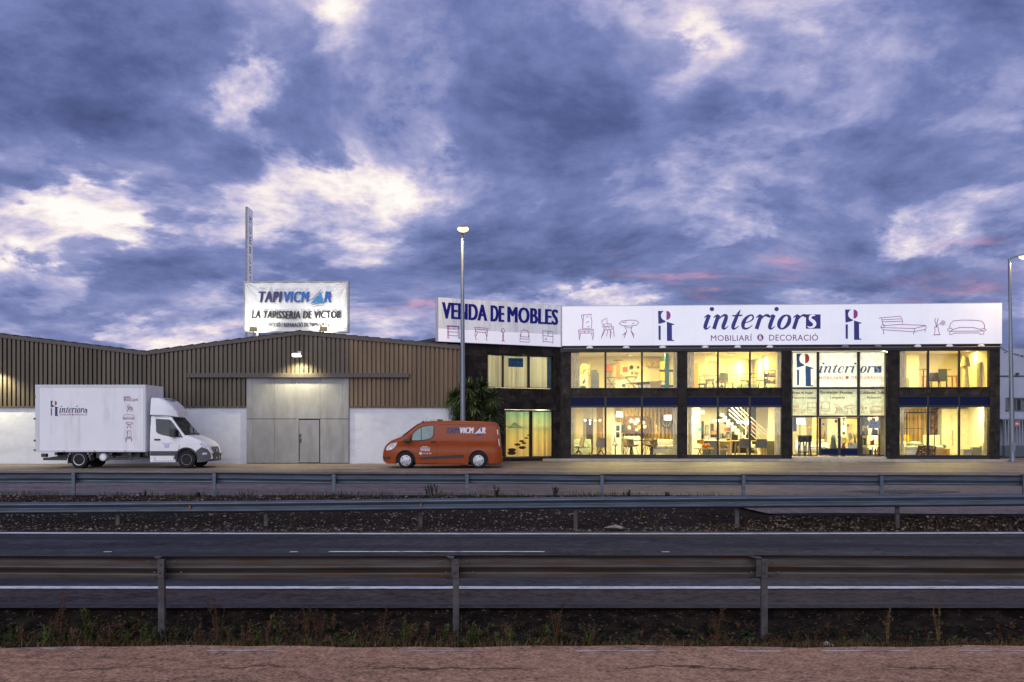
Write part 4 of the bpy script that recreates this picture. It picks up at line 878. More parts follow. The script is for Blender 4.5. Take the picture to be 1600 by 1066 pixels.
# ------------------------------------------------------------ vehicles
def carpaint(key, col, rough=.28, var=.04): return simple(key, col, rough, var=var, scale=2, coat=.06, spec=.3)
M['tyre'] = mat('tyre_rubber', (.025, .025, .027), .8, var=.2); M['alu'] = mat('silver_wheel', (.40, .41, .44), .35, .5, var=.08)
M['blk'] = mat('black_plastic', (.022, .022, .025), .5, var=.2); M['dglass'] = mat('tinted_glass', (.012, .028, .034), .06, var=.3, scale=1.5, spec=.4)
M['lglass'] = mat('pale_reflecting_glass', (.10, .17, .18), .07, var=.35, scale=1.6, spec=.7); M['lampglass'] = mat('headlight_glass', (.62, .66, .72), .08, var=.25, scale=12, spec=.8)
M['redlens'] = mat('tail_lamp_red', (.42, .03, .03), .15); M['whitelens'] = mat('tail_lamp_clear', (.62, .58, .60), .15); M['amber'] = mat('amber_lens', (.7, .22, .03), .2)
class Body:
    """shell lofted along x from a side outline; S(x, z) is its half width"""
    def __init__(s, top, bot, Wd, xf, xr, rf, rr, tum, zb, zt, r=.12, nose_k=.25, tail_k=.1, arches=(), sill=.05):
        s.top, s.bot, s.W, s.xf, s.xr, s.rf, s.rr, s.tum, s.zb, s.zt, s.r, s.nk, s.tk, s.ar, s.sl = top, bot, Wd, xf, xr, rf, rr, tum, zb, zt, r, nose_k, tail_k, arches, sill
    waist = 0.
    def plan(s, x):
        d = abs(x - s.xf); e = abs(x - s.xr)
        k = 1 - s.nk * max(0, 1 - d / s.rf) ** 2.4 - s.tk * max(0, 1 - e / s.rr) ** 2.4
        return k
    def S(s, x, z):
        k = max(0, min(1.1, (z - s.zb) / (s.zt - s.zb)))
        b = max(0, min(1, (s.zb - z) / s.zb)) if s.zb else 0
        return s.W * s.plan(x) * (1 - s.tum * k ** 1.6 - s.sl * b ** 2 - s.waist * math.exp(-((z - .86) / .13) ** 2) + s.waist * .5 * math.exp(-((z - 1.12) / .08) ** 2))
    def zt_(s, x): return lerp(x, s.top)
    def zb_(s, x):
        z = lerp(x, s.bot)
        for xc, zc, rad in s.ar:
            if abs(x - xc) < rad: z = max(z, zc + math.sqrt(rad * rad - (x - xc) ** 2))
        return z
    def build(s):
        xs = set(p[0] for p in s.top) | set(p[0] for p in s.bot)
        a, b = min(xs), max(xs); xs |= {a + (b - a) * i / 110 for i in range(111)}
        for xc, zc, rad in s.ar: xs |= {xc - rad + .001, xc + rad - .001} | {xc + rad * math.cos(i * math.pi / 14) for i in range(15)}
        xs = sorted(x for x in xs if a <= x <= b); mb = MB(); rows = []
        for x in xs:
            zt, zb = s.zt_(x), s.zb_(x); zb = min(zb, zt - .02); r = min(s.r, (zt - zb) * .45); P_ = []
            n = 12
            for i in range(n + 1):
                z = zb + (zt - r - zb) * i / n; P_.append((s.S(x, z), z))
            w = s.S(x, zt - r)
            for i in range(1, 5):
                q = i * math.pi / 8; P_.append((w - r * (1 - math.cos(q)), zt - r + r * math.sin(q)))
            w2 = w - r
            P_ += [(w2 * .66, zt + .004), (w2 * .33, zt + .008), (0, zt + .01)]
            full = [(-y, z) for y, z in P_] + [(y, z) for y, z in P_[-2::-1]]
            rows.append([(x, y, z) for y, z in full])
        n = len(rows[0]); mb.add([p for r_ in rows for p in r_], [(i * n + j, i * n + j + 1, (i + 1) * n + j + 1, (i + 1) * n + j) for i in range(len(rows) - 1) for j in range(n - 1)]
               + [(i * n, (i + 1) * n, (i + 1) * n + n - 1, i * n + n - 1) for i in range(len(rows) - 1)] + [tuple(range(n)), tuple(range((len(rows) - 1) * n, len(rows) * n))[::-1]])
        return mb
    def patch(s, poly, off=.006, th=.012, side=-1, cuts=5):
        """panel on the flank: polygon of (x, z)"""
        bm = bmesh.new(); vs = [bm.verts.new((x, 0, z)) for x, z in poly]; bm.faces.new(vs)
        z0, z1 = min(p[1] for p in poly), max(p[1] for p in poly); x0, x1 = min(p[0] for p in poly), max(p[0] for p in poly)
        for i in range(1, cuts):
            bmesh.ops.bisect_plane(bm, geom=bm.verts[:] + bm.edges[:] + bm.faces[:], plane_co=(0, 0, z0 + (z1 - z0) * i / cuts), plane_no=(0, 0, 1))
            bmesh.ops.bisect_plane(bm, geom=bm.verts[:] + bm.edges[:] + bm.faces[:], plane_co=(x0 + (x1 - x0) * i / cuts, 0, 0), plane_no=(1, 0, 0))
        bm.verts.index_update(); mb = MB(); n = len(bm.verts)
        f = [tuple(v.index for v in g.verts) for g in bm.faces]; be = [(e.verts[0].index, e.verts[1].index) for e in bm.edges if len(e.link_faces) == 1]
        outer = [(v.co.x, side * (s.S(v.co.x, v.co.z) + off), v.co.z) for v in bm.verts]; inner = [(v.co.x, side * (s.S(v.co.x, v.co.z) + off - th), v.co.z) for v in bm.verts]
        bm.free(); mb.add(outer + inner, f + [tuple(i + n for i in reversed(g)) for g in f] + [(a, b, b + n, a + n) for a, b in be]); return mb
    def fn(s, off=.008, side=-1):
        return lambda x, z, tt: (x, side * (s.S(x, z) + off + tt), z)
    def topstrip(s, xa, xb, inset, off=.012, th=.02, n=10, ya=None):
        mb = MB()
        def P_(a, b, o):
            x = xa + (xb - xa) * a; w = s.S(x, s.zt_(x) - s.r) - (inset if not callable(inset) else inset(a)); return (x, w * (2 * b - 1), s.zt_(x) + o + .01 * (1 - abs(2 * b - 1)))
        mb.grid(lambda a, b: P_(a, b, off), n, 8); mb.grid(lambda a, b: P_(a, b, off - th), n, 8); return mb
def wheel(parent, x, z, r, side, w=.23, rim='alu', name='wheel', y=0., dish=0., holes=10, cover=False):
    o = side; mb = MB(); hw = w / 2
    mb.lathe([(r * .60, -hw * .9), (r * .82, -hw), (r * .95, -hw * .8), (r, -hw * .45), (r, hw * .45), (r * .95, hw * .8), (r * .82, hw), (r * .60, hw * .9)], (0, 0, 0), 28, 'y')
    t_ = part(name, mb, M['tyre'], parent, smooth=True, loc=(x, y, z)); mb = MB()
    if dish: prof = [(r * .67, hw * .93), (r * .65, hw * .99), (r * .54, hw * .85), (r * .47, hw * .30)]
    elif cover: prof = [(r * .70, hw * .92), (r * .68, hw * 1.0), (r * .60, hw * 1.03), (r * .25, hw * 1.05), (r * .2, hw * 1.08), (.003, hw * 1.08)]
    else: prof = [(r * .63, hw * .9), (r * .60, hw * 1.0), (r * .52, hw * .75), (r * .46, hw * .5)]
    mb.lathe([(a, b * o) for a, b in prof], (0, 0, 0), 28, 'y', cap=cover); rm = part('hub_cap' if cover else 'rim', mb, M[rim], t_, smooth=True)
    if not cover:
        mb = MB(); mb.lathe([(a, b * o) for a, b in ((r * .47, hw * .28), (r * .45, -hw * .2), (r * .28, -hw * .25), (r * .26, hw * .45), (r * .2, hw * .6), (.003, hw * .6))], (0, 0, 0), 24, 'y', cap=False); part('hub', mb, simple('dark_hub', (.34, .34, .36), .5) if dish else simple('black_hub', (.07, .07, .075), .5), t_, smooth=True)
    mb = MB(); rr = r * (.52 if not dish else .43)
    for i in range(holes):
        a = 2 * math.pi * i / holes; c = (rr * math.cos(a), 0, rr * math.sin(a)); yy = hw * (1.03 if cover else .62 if not dish else .3) * o; q = r * (.085 if cover else .045)
        mb.lathe([(q, yy - .02 * o), (q, yy + .006 * o)], c, 8, 'y')
    part('hole', mb, M['blk'], t_)
    if dish:
        mb = MB()
        for i in range(6):
            a = 2 * math.pi * i / 6 + .3; mb.lathe([(.014, hw * .5 * o), (.014, hw * .72 * o)], (r * .17 * math.cos(a), 0, r * .17 * math.sin(a)), 6, 'y')
        part('wheel_nut', mb, M['darkmetal'], t_)
    return t_

# ---- white box truck
DT = 41.2
T = lambda px, py: ((px - 800) / F * DT - TX0, CAMZ + (HZ - py) * DT / F)      # (x, z) on the truck's near flank
TX0 = (190 - 800) / F * DT
tk = thing('box_truck', 'white box truck with furniture sketches on its side, parked in front of the warehouse', 'truck', (TX0, DT + 1.02, 0))
tx = lambda p: T(p, 0)[0]; tz = lambda q: T(0, q)[1]
white = carpaint('white_vehicle_paint', (.80, .81, .84)); M['boxw'] = mat('white_box_panel', (.80, .81, .85), .45, var=.03, scale=.8, dirt=((.60, .60, .62), 1.4, .48, .8, (1.6, 1, .25)))
B0, B1, BZ0, BZ1 = tx(54.8), tx(227.5), tz(706.5), tz(601.3)
mb = MB(); mb.box(B0 + .03, B1 - .03, -1.00, 1.05, BZ0 + .03, BZ1 - .03); bx = part('cargo_box', mb, M['boxw'], tk)
al = carpaint('white_box_trim', (.62, .64, .68), .4)
for nm, e in (('top_rail', (B0, B1, -1.02, -.955, BZ1 - .10, BZ1)), ('bottom_rail', (B0, B1, -1.02, -.96, BZ0, BZ0 + .08)), ('rear_post', (B0, B0 + .16, -1.018, -.96, BZ0 + .08, BZ1 - .10)), ('front_post', (B1 - .11, B1 + .0, -1.018, -.96, BZ0 + .08, BZ1 - .10)),
              ('front_wall', (B1 - .03, B1 + .012, -.96, 1.07, BZ0, BZ1)), ('top_rail', (B0, B1, 1.0, 1.07, BZ1 - .1, BZ1))):
    mb = MB(); mb.box(*e); part(nm, mb, al if nm != 'front_wall' else white, bx, bevel=.012)
mb = MB()
for q in (620, 654.5, 688.5, 703.5): mb.box(B0 - .05, B0 + .02, -1.03, -.98, tz(q) - .035, tz(q) + .035)
part('hinge', mb, M['blk'], bx)
fnk = lambda a, b, tt: (tx(a), -1.001 - tt, tz(b))
mb = MB(); add_polys(mb, LOGO_BLUE, LSRC, (78.8, 626.5, 91.5, 650.2), fnk); part('logo', mb, navy, tk)
mb = MB(); add_polys(mb, LOGO_RED, LSRC, (78.8, 626.5, 91.5, 650.2), fnk); part('logo', mb, simple('dark_red_print', (.35, .04, .08), .5), tk)
mb = MB(); add_script(mb, 'interior', (92.5, 638, 130.5, 645), fnk); b2, w2 = mb, MB(); s_square(b2, (130, 639, 135.8, 645.2), fnk, w2); part('lettering', b2, navy, tk); part('lettering', w2, M['boxw'], tk)
plum = simple('plum_print', (.28, .04, .15), .5)
mb = MB(); add_text(mb, 'MOBILIARI', (93, 646.6, 110.5, 649.2), fnk, 0, .004, 0, 0, 1.1); add_text(mb, 'DECORACIÓ', (116, 646, 136, 649.2), fnk, 0, .004, 0, 0, 1.1); mb.lathe([(.035, -1.005), (.035, -1.001)], (tx(113.2), 0, tz(648)), 10, 'y'); part('lettering', mb, plum, tk)
for k, bxx in (('bed', (192, 619.5, 215, 628)), ('chair', (198, 632.5, 207.5, 643.5)), ('sofa', (191.5, 648, 210, 656)), ('table', (196, 660, 207.5, 669.5)), ('mirror', (195.8, 673, 206, 690.5))):
    mb = MB(); add_draw(mb, k, bxx, fnk, .55); part('drawing', mb, plum, tk)
mb = MB()
for p in (100, 148, 196): mb.box(tx(p) - .05, tx(p) + .05, -1.03, -1.0, BZ0 + .02, BZ0 + .06)
part('marker_light', mb, M['amber'], bx)
# chassis
mb = MB(); mb.box(tx(80), tx(240), -.46, -.38, tz(714), tz(707)); mb.box(tx(80), tx(240), .38, .46, tz(714), tz(707))
for p in (84, 112, 140, 170, 200, 226): mb.box(tx(p), tx(p) + .1, -.95, .95, tz(711.5), tz(707))
part('chassis_rail', mb, M['darkmetal'], tk)
mb = MB(); mb.box(tx(65.5), tx(69.5), -.92, .92, tz(719.5), tz(715.5)); mb.bar((tx(68), -.6, tz(717.5)), (tx(104), -.5, tz(712)), .1); mb.bar((tx(68), .6, tz(717.5)), (tx(104), .5, tz(712)), .1); mb.box(tx(66), tx(102), -.93, -.87, tz(719.5), tz(715.8)); part('rear_bumper', mb, M['blk'], tk)
for s_ in (-.98, .78):
    mb = MB(); mb.box(tx(63.5), tx(71), s_, s_ + .2, tz(714.5), tz(709)); l_ = part('tail_light', mb, M['blk'], tk); mb = MB(); mb.box(tx(63.2), tx(63.6), s_ + .02, s_ + .18, tz(714), tz(709.5)); part('lens', mb, M['redlens'], l_)
mb = MB(); mb.bar((tx(165), -.93, tz(717)), (tx(206), -.93, tz(717.2)), .06, .10); mb.bar((tx(166), -.93, tz(719)), (tx(180), -.5, tz(710)), .05); mb.bar((tx(203), -.93, tz(717.2)), (tx(203), -.4, tz(712)), .05); mb.bar((tx(203), -.93, tz(716)), (tx(234), -.8, tz(717)), .05, .07); part('side_guard', mb, M['blk'], tk)
mb = MB(); mb.lathe([(.145, -.99), (.16, -.97), (.16, -.55), (.14, -.53)], (tx(160.3), 0, tz(714.5)), 18, 'y'); tank = part('fuel_tank', mb, simple('pale_tank', (.50, .52, .56), .45), tk, smooth=True)
mb = MB(); mb.lathe([(.10, -1.0), (.10, -.985)], (tx(160.3), 0, tz(714.5)), 14, 'y'); part('tank_cap', mb, white, tank)
mb = MB(); mb.box(tx(150), tx(158), -.98, -.5, tz(716), tz(707.5)); mb.box(tx(196), tx(214), -.7, .7, tz(715.5), tz(707.5)); part('tool_box', mb, M['blk'], tk)
for s_ in (-1, 1):
    mb = MB(); pts = [(tx(122.5) + .46 * math.cos(a * math.pi / 12), tz(719.5) + .46 * math.sin(a * math.pi / 12)) for a in range(0, 13)]
    pts = [(tx(105.5), tz(724.5)), ] + pts[::-1]
    for a, b in zip(pts, pts[1:]): mb.box(min(a[0], b[0]) , max(a[0], b[0]) + .004, s_ * .98, s_ * .52, min(a[1], b[1]), max(a[1], b[1]) + .012)
    part('mudguard', mb, simple('grey_mudguard', (.16, .165, .18), .55), tk)
R1 = .352
for s_ in (-1, 1):
    wheel(tk, tx(122.8), R1, R1, s_, .20, y=s_ * .90, dish=1, holes=8); wheel(tk, tx(122.8), R1, R1, s_, .20, y=s_ * .66, dish=1, holes=8)
    wheel(tk, tx(290.3), R1, R1, s_, .22, y=s_ * .84, rim='darkmetal' if 0 else 'alu', dish=0, holes=14)
mb = MB(); mb.bar((tx(122.8), -.8, R1), (tx(122.8), .8, R1), .12); mb.ball((tx(122.8), 0, R1), .2, .2, .18, 10, 7); mb.bar((tx(122.8), 0, R1), (tx(260), 0, R1 + .12), .08); mb.bar((tx(290.3), -.8, R1), (tx(290.3), .8, R1), .1); part('axle', mb, M['darkmetal'], tk)
# cab
def prof(lst, fx): return [(fx(a, b)[0], fx(a, b)[1]) for a, b in lst]
cabtop = prof([(233.8, 649.5), (236, 648.4), (250, 648), (258, 648.8), (266, 652), (276, 664.5), (288.5, 679.5), (297, 682), (308, 686.5), (316, 691), (320.5, 695), (324, 701), (326.3, 707.5), (327.6, 713), (327.8, 716.5)], T)
cabbot = prof([(233.8, 722.3), (272, 722.3), (305, 722.5), (318, 721), (326, 718), (327.8, 717.3)], T)
cab = Body(cabtop, cabbot, .985, tx(328), tx(232), 1.0, .3, .16, 1.05, 2.15, .10, .22, .0, ((tx(290.3), R1 + .02, .435),), .03)
cabp = part('cab', cab.build(), white, tk, smooth=True)
mb = MB(); mb.box(tx(236), tx(308), -.72, .72, .32, .98); part('underbody', mb, M['blk'], tk)
for s_ in (-1, 1):
    pw = prof([(241, 654.3), (262, 655.6), (266, 657.5), (276, 670), (285.7, 684), (267.5, 682.8), (253, 680), (246, 677.6), (243.2, 675)], T)
    wn = part('side_window', cab.patch(pw, .006, .014, s_), M['dglass'], cabp, smooth=True)
    ps = prof([(262.6, 655.6), (264.4, 656.6), (267.5, 682.8), (265.7, 682.4)], T); part('window_post', cab.patch(ps, .011, .008, s_, 2), M['blk'], cabp)
    part('side_moulding', cab.patch(prof([(234.2, 705), (277, 705), (274, 708.5), (272.6, 712.2), (234.2, 712.2)], T), .012, .02, s_), simple('dark_grey_moulding', (.05, .055, .065), .5), cabp)
    for ln in ([(239.2, 651.5), (239.2, 722)], [(279.6, 682.5), (279.6, 699), (277.5, 704.5)], [(239.4, 651.5), (262, 651.8)], [(241.5, 714.5), (241.5, 721)], [(241.5, 720.6), (271, 720.6)], [(271, 713), (271, 721)]):
        mb = MB(); mb.ribbon(curve_pts(prof(ln, T), 3) if 0 else [(*p, .014) for p in prof(ln, T)], .014, cab.fn(.001, s_), 0, .003); part('door_seam', mb, M['seam'], cabp)
    mb = MB(); f_ = cab.fn(.006, s_); a, b = T(240.8, 688.3), T(250, 685.8); mb.prism([(a[0], a[1]), (b[0], a[1]), (b[0], b[1]), (a[0], b[1])], f_, 0, .03); part('door_handle', mb, M['blk'], cabp)
    mb = MB(); a, b = T(267.3, 683), T(275.5, 669.8); y = s_ * 1.0
    mb.box(a[0], b[0], y + s_ * .03, y + s_ * .24, a[1], b[1]); mb.bar((b[0] - .05, s_ * .9, a[1] + .1), (b[0] - .05, y + s_ * .1, a[1] + .1), .07); mr = part('mirror', mb, M['blk'], cabp, bevel=.025)
    hl = prof([(310, 691), (316, 692.5), (320.5, 696), (322.8, 700.5), (316, 700), (312, 696)], T); part('headlight', cab.patch(hl, .02, .05, s_), M['lampglass'], cabp, smooth=True)
    part('bumper_corner', cab.patch(prof([(305.5, 704.8), (309.5, 702), (314, 698.6), (322.5, 702.5), (326, 708), (327.4, 714), (326, 718.6), (318, 722), (307.6, 722.6), (306.8, 713.5)], T), .012, .03, s_), simple('grey_bumper', (.075, .08, .09), .5), cabp)
    mb = MB(); f_ = cab.fn(.014, s_); a = T(317.5, 709.5); mb.prism([(a[0] - .07, a[1] - .035), (a[0] + .10, a[1] - .03), (a[0] + .11, a[1] + .05), (a[0] - .06, a[1] + .05)], f_, 0, .012); part('fog_light', mb, M['lampglass'], cabp)
    mb = MB(); f_ = cab.fn(.006, s_); 
    for yy, xa, xb in ((692.8, 253, 268.5), (694.8, 256, 264.5), (696.4, 256, 264.5), (698, 256, 264.5), (699.6, 256.5, 263.5)): mb.ribbon(prof([(xa, yy), (xb, yy)], T), .018, f_, 0, .003)
    part('lettering', mb, simple('faint_blue_print', (.30, .36, .58), .5), cabp)
    arch = [(tx(290.3) + .455 * math.cos(q * math.pi / 12), R1 + .02 + .455 * math.sin(q * math.pi / 12)) for q in range(0, 13)]
    mb = MB(); mb.ribbon([(a, b, .05) for a, b in arch], .05, cab.fn(.004, s_), 0, .014); part('wheel_arch', mb, M['blk'], cabp)
part('windscreen', cab.topstrip(tx(266.6), tx(288), lambda a: .06 - .06 * a, .010, .02, 12), M['dglass'], cabp, smooth=True)
mb = cab.topstrip(tx(287.0), tx(290.5), .02, .016, .012, 2); part('wiper_cowl', mb, M['blk'], cabp)
for s_ in (-.35, .3):
    mb = MB(); mb.bar((tx(288), s_, cab.zt_(tx(288)) + .035), (tx(281), s_ + .42, cab.zt_(tx(281)) + .04), .018); part('wiper', mb, M['blk'], cabp)
nf = tx(327.5)
gp = prof([(322.6, 698.4), (324.3, 701.4), (325.6, 705), (326.9, 709)], T)                                   # grille follows the nose
mb = MB(); k = len(gp); V = [(x + .025, sy * w, z) for (x, z), w in zip(gp, (.50, .47, .42, .36)) for sy in (-1, 1)]
mb.add(V, [(2 * i, 2 * i + 1, 2 * i + 3, 2 * i + 2) for i in range(k - 1)]); gr = part('grille', mb, M['blk'], cabp)
mb = MB()
for x, z, w in ((gp[0][0] + .05, gp[0][1] - .03, .45), (gp[1][0] + .05, gp[1][1] - .02, .42), (gp[2][0] + .05, gp[2][1] - .02, .38)): mb.box(x - .015, x + .01, -w, w, z - .012, z + .012)
part('bar', mb, simple('chrome', (.6, .62, .65), .2, metal=.9), gr)
mb = MB(); mb.lathe([(.085, 0), (.085, .02), (.07, .025)], (0, 0, 0), 16, 'x'); mb.v = [(a + gp[2][0] + .045, b, c + gp[2][1]) for a, b, c in mb.v]; part('badge', mb, simple('chrome', (.6, .62, .65), .2, metal=.9), gr)
mb = MB(); q = [(nf - .10, .76), (nf + .02, .55), (nf + .06, 0), (nf + .02, -.55), (nf - .10, -.76)]
for (xa, ya), (xb, yb) in zip(q, q[1:]): mb.add([(xa, ya, tz(721)), (xb, yb, tz(721)), (xb + .02, yb, tz(709)), (xa + .02, ya, tz(709)), (xa - .2, ya, tz(721)), (xb - .2, yb, tz(721)), (xb - .2, yb, tz(709)), (xa - .2, ya, tz(709))], [(0, 1, 2, 3), (7, 6, 5, 4), (3, 2, 6, 7), (0, 4, 5, 1), (0, 3, 7, 4), (1, 5, 6, 2)])
part('front_bumper', mb, simple('grey_bumper', (.075, .08, .09), .5), cabp)
mb = MB(); mb.box(nf + .03, nf + .055, -.26, .26, tz(717.5), tz(714.2)); part('number_plate', mb, simple('plate_white', (.7, .68, .68), .5), cabp)
# roof deflector
dtop = prof([(233.9, 621), (246, 621.5), (256, 626), (266, 634.5), (272.5, 644), (274, 650)], T); dbot = prof([(233.9, 648.2), (258, 648.8), (274, 651.5)], T)
df = Body(dtop, dbot, .98, tx(275), tx(233), .9, .2, .13, 1.9, 2.9, .16, .30, .0, (), .0); dfl = part('roof_deflector', df.build(), white, tk, smooth=True)
for s_ in (-1, 1): part('side_panel', df.patch(prof([(235, 646.5), (235, 624), (240, 625), (250, 632), (262, 644.5), (264, 647.5)], T), .004, .012, s_), white, dfl, smooth=True)
mb = MB()
for i, (xa, hw) in enumerate(((249, .55), (251.5, .62), (254, .5), (256, .3))):
    x = tx(xa); mb.add([(x, -hw, df.zt_(x) + .014), (x, hw, df.zt_(x) + .014), (x + .035, hw, df.zt_(x + .035) + .014), (x + .035, -hw, df.zt_(x + .035) + .014)], [(0, 1, 2, 3)])
part('lettering', mb, simple('faint_dark_print', (.12, .12, .16), .5), dfl, fix=False)['kind'] = 'stuff'

# ---- red-orange van
VX0 = (690 - 800) / F * DT
V_ = lambda px, py: ((px - 800) / F * DT - VX0, CAMZ + (HZ - py) * DT / F)
vn = thing('delivery_van', 'orange-red panel van with a sail logo parked in front of the furniture shop corner', 'van', (VX0, DT + .98, 0))
vx = lambda p: V_(p, 0)[0]; vz = lambda q: V_(0, q)[1]
red = carpaint('orange_red_paint', (.27, .046, .004), .38)
vtop = prof([(596.7, 714.5), (597, 709), (597.6, 704), (600, 697.8), (603.5, 693.8), (609.5, 689.2), (617, 686), (626, 682.6), (633, 677.8), (643, 669.8), (652, 663.2), (659, 659.9), (668, 658.6), (682, 657.9), (720, 657.6), (752, 658.6), (770, 660), (776.5, 661.5), (779.5, 668), (782, 690), (783.6, 704), (784, 716)], V_)
vbot = prof([(596.7, 715.5), (598, 721), (603, 724.6), (650, 726.2), (733, 726), (765, 724.5), (781, 723), (784, 720)], V_)
RV = .318
van = Body(vtop, vbot, .985, vx(596.7), vx(784), 1.15, .35, .14, 1.0, 2.0, .13, .27, .10, ((vx(633.7), RV + .02, .40), (vx(747.6), RV + .02, .40)), .05)
van.waist = .022
vb = part('body', van.build(), red, vn, smooth=True)
mb = MB(); mb.box(vx(606), vx(776), -.70, .70, .24, .95); part('underbody', mb, M['blk'], vn)
cc = lambda lst: prof([(590 + a * .13125, 640 + b * .13125) for a, b in lst], V_)
for s_ in (-1, 1):
    w = .21; wheel(vn, vx(633.7), RV, RV, s_, w, y=s_ * .84, holes=5, cover=True); wheel(vn, vx(747.6), RV, RV, s_, w, y=s_ * .84, holes=5, cover=True)
    wn = part('side_window', van.patch(cc([(408, 366), (412, 318), (435, 275), (475, 240), (520, 214), (590, 198), (655, 190), (664, 200), (662, 290), (645, 330), (604, 350), (520, 364)]), .008, .016, s_), M['lglass'], vb, smooth=True)
    mb = MB(); ring = cc([(402, 372), (406, 316), (430, 270), (472, 233), (518, 207), (590, 191), (660, 183), (671, 198), (668, 294), (650, 338), (606, 357), (520, 371), (402, 376)])
    mb.ribbon([(*p, .035) for p in ring], .035, van.fn(.004, s_), 0, .008); mb.ribbon(cc([(519, 212), (519, 366)]), .028, van.fn(.010, s_), 0, .008); part('window_frame', mb, M['blk'], vb)
    for ln in ([(376, 380), (372, 430), (385, 480), (420, 520)], [(706, 165), (712, 400), (700, 645)], [(440, 645), (700, 645)], [(500, 640), (1030, 640)], [(722, 180), (1380, 185)], [(1385, 170), (1392, 330), (1400, 600)], [(668, 380), (706, 380)]):
        mb = MB(); mb.ribbon([(*p, .012) for p in cc(ln)], .012, van.fn(.001, s_), 0, .003); part('door_seam', mb, M['seam'], vb)
    part('side_moulding', van.patch(cc([(498, 572), (620, 560), (1015, 536), (1030, 548), (1015, 575), (700, 588), (505, 594)]), .014, .022, s_), M['blk'], vb)
    part('crease', van.patch(cc([(735, 375), (1000, 365), (1300, 325), (1325, 332), (1010, 385), (735, 395)]), .010, .016, s_), red, vb, smooth=True)
    for q, xc in ((vx(633.7), 0), (vx(747.6), 1)):
        arch = [(q + .435 * math.cos(i * math.pi / 14), RV + .02 + .435 * math.sin(i * math.pi / 14)) for i in range(1, 14)]
        mb = MB(); mb.ribbon([(a, b, .075) for a, b in arch], .075, van.fn(.002, s_), 0, .018); part('wheel_arch', mb, red, vb, smooth=True)
    mb = MB(); f_ = van.fn(.006, s_); h4 = cc([(632, 376), (690, 374), (692, 392), (636, 396)]); mb.prism(h4, f_, 0, .035); part('door_handle', mb, M['blk'], vb)
    mb = MB(); a = cc([(285, 395), (375, 338)]); (x0, z0), (x1, z1) = a
    mb.bar((x1 - .1, s_ * .82, z0 + .06), (x1 - .05, s_ * 1.02, z0 + .06), .16, .12); mb.box(x1 - .20, x1 + .07, s_ * 1.0, s_ * 1.16, z0 + .03, z0 + .15); mr = part('mirror', mb, M['blk'], vb, bevel=.03)
    mb = MB(); mb.box(x1 - .02, x1 + .09, s_ * 1.0, s_ * 1.165, z0 + .152, z0 + .34); part('mirror_cap', mb, red, mr, bevel=.03)
    part('headlight', van.patch(cc([(92, 472), (110, 440), (150, 408), (232, 390), (222, 425), (195, 455), (150, 482), (100, 488)]), .014, .04, s_), M['lampglass'], vb, smooth=True)
    part('quarter_panel', van.patch(cc([(280, 392), (330, 352), (372, 340), (374, 378), (330, 388)]), .006, .012, s_), M['blk'], vb)
    part('fog_light', van.patch(cc([(85, 570), (145, 560), (150, 588), (95, 600)]), .012, .03, s_), M['blk'], vb); part('lower_grille', van.patch(cc([(58, 556), (78, 560), (84, 600), (64, 600)]), .012, .03, s_), M['blk'], vb)
    tl = part('tail_light', van.patch(cc([(1418, 240), (1434, 236), (1458, 430), (1446, 445), (1436, 380)]), .010, .03, s_), M['whitelens'], vb)
    part('lens', van.patch(cc([(1427, 300), (1441, 298), (1447, 350), (1433, 352)]), .014, .02, s_), M['redlens'], tl)
    mb = MB(); f_ = van.fn(.006, s_); Lr = 590 + 0
    fw = lambda a, b, tt, f_=f_: f_(*V_(a, b), tt)
    if s_ < 0:
        tapi(vb, fw, (590 + 815 * .13125, 640 + 214 * .13125, 590 + 1288 * .13125, 640 + 284 * .13125), .004, simple('indigo_print', (.010, .006, .075), .45), simple('white_print', (.62, .63, .72), .5), simple('white_print', (.62, .63, .72), .5), .06)
        for yy, xa, xb in ((443, 533, 598), (459, 508, 622), (474, 505, 625), (489, 514, 622)):
            tot = xa; r_ = random.Random(yy)
            while tot < xb: l = r_.uniform(6, 18); mb.ribbon([(590 + tot * .13125, 640 + yy * .13125), (590 + min(tot + l, xb) * .13125, 640 + yy * .13125)], 1.15, fw, 0, .003); tot += l + 4
        add_text(mb, '675 580 580', (590 + 534 * .13125, 640 + 514 * .13125, 590 + 640 * .13125, 640 + 532 * .13125), fw, 0, .003, .01)
        c = (590 + 511 * .13125, 640 + 523 * .13125); mb.prism([(c[0] + 2.1 * math.cos(i * math.pi / 8), c[1] + 2.3 * math.sin(i * math.pi / 8)) for i in range(16)], fw, 0, .003)
        part('lettering', mb, simple('white_print', (.62, .63, .72), .5), vb)
part('windscreen', van.topstrip(vx(628.5), vx(655), lambda a: .02 + .04 * a, .010, .02, 14), M['dglass'], vb, smooth=True)
mb = MB()
for p, s_ in ((685, -.72), (764.5, -.72), (685, .72), (764.5, .72)): z = van.zt_(vx(p)); mb.box(vx(p) - .06, vx(p) + .06, s_ - .05, s_ + .05, z - .01, z + .07)
for s_ in (-.78, .78): mb.bar((vx(657), s_, van.zt_(vx(657)) - .02), (vx(662), s_, van.zt_(vx(662)) + .04), .05)
part('roof_mount', mb, M['blk'], vb, bevel=.01)
mb = MB(); mb.bar((vx(660), 0, van.zt_(vx(660)) + .01), (vx(660) + .15, 0, van.zt_(vx(660)) + .2), .012); part('aerial', mb, M['blk'], vb)
mb = MB(); mb.box(vx(783.2), vx(785.2), -.80, .80, vz(722.5), vz(714.5)); part('rear_bumper', mb, red, vb, bevel=.03)
mb = MB(); mb.box(vx(597.2) - .012, vx(597.2) + .03, -.45, .45, vz(709), vz(703)); part('grille', mb, M['blk'], vb, bevel=.008)
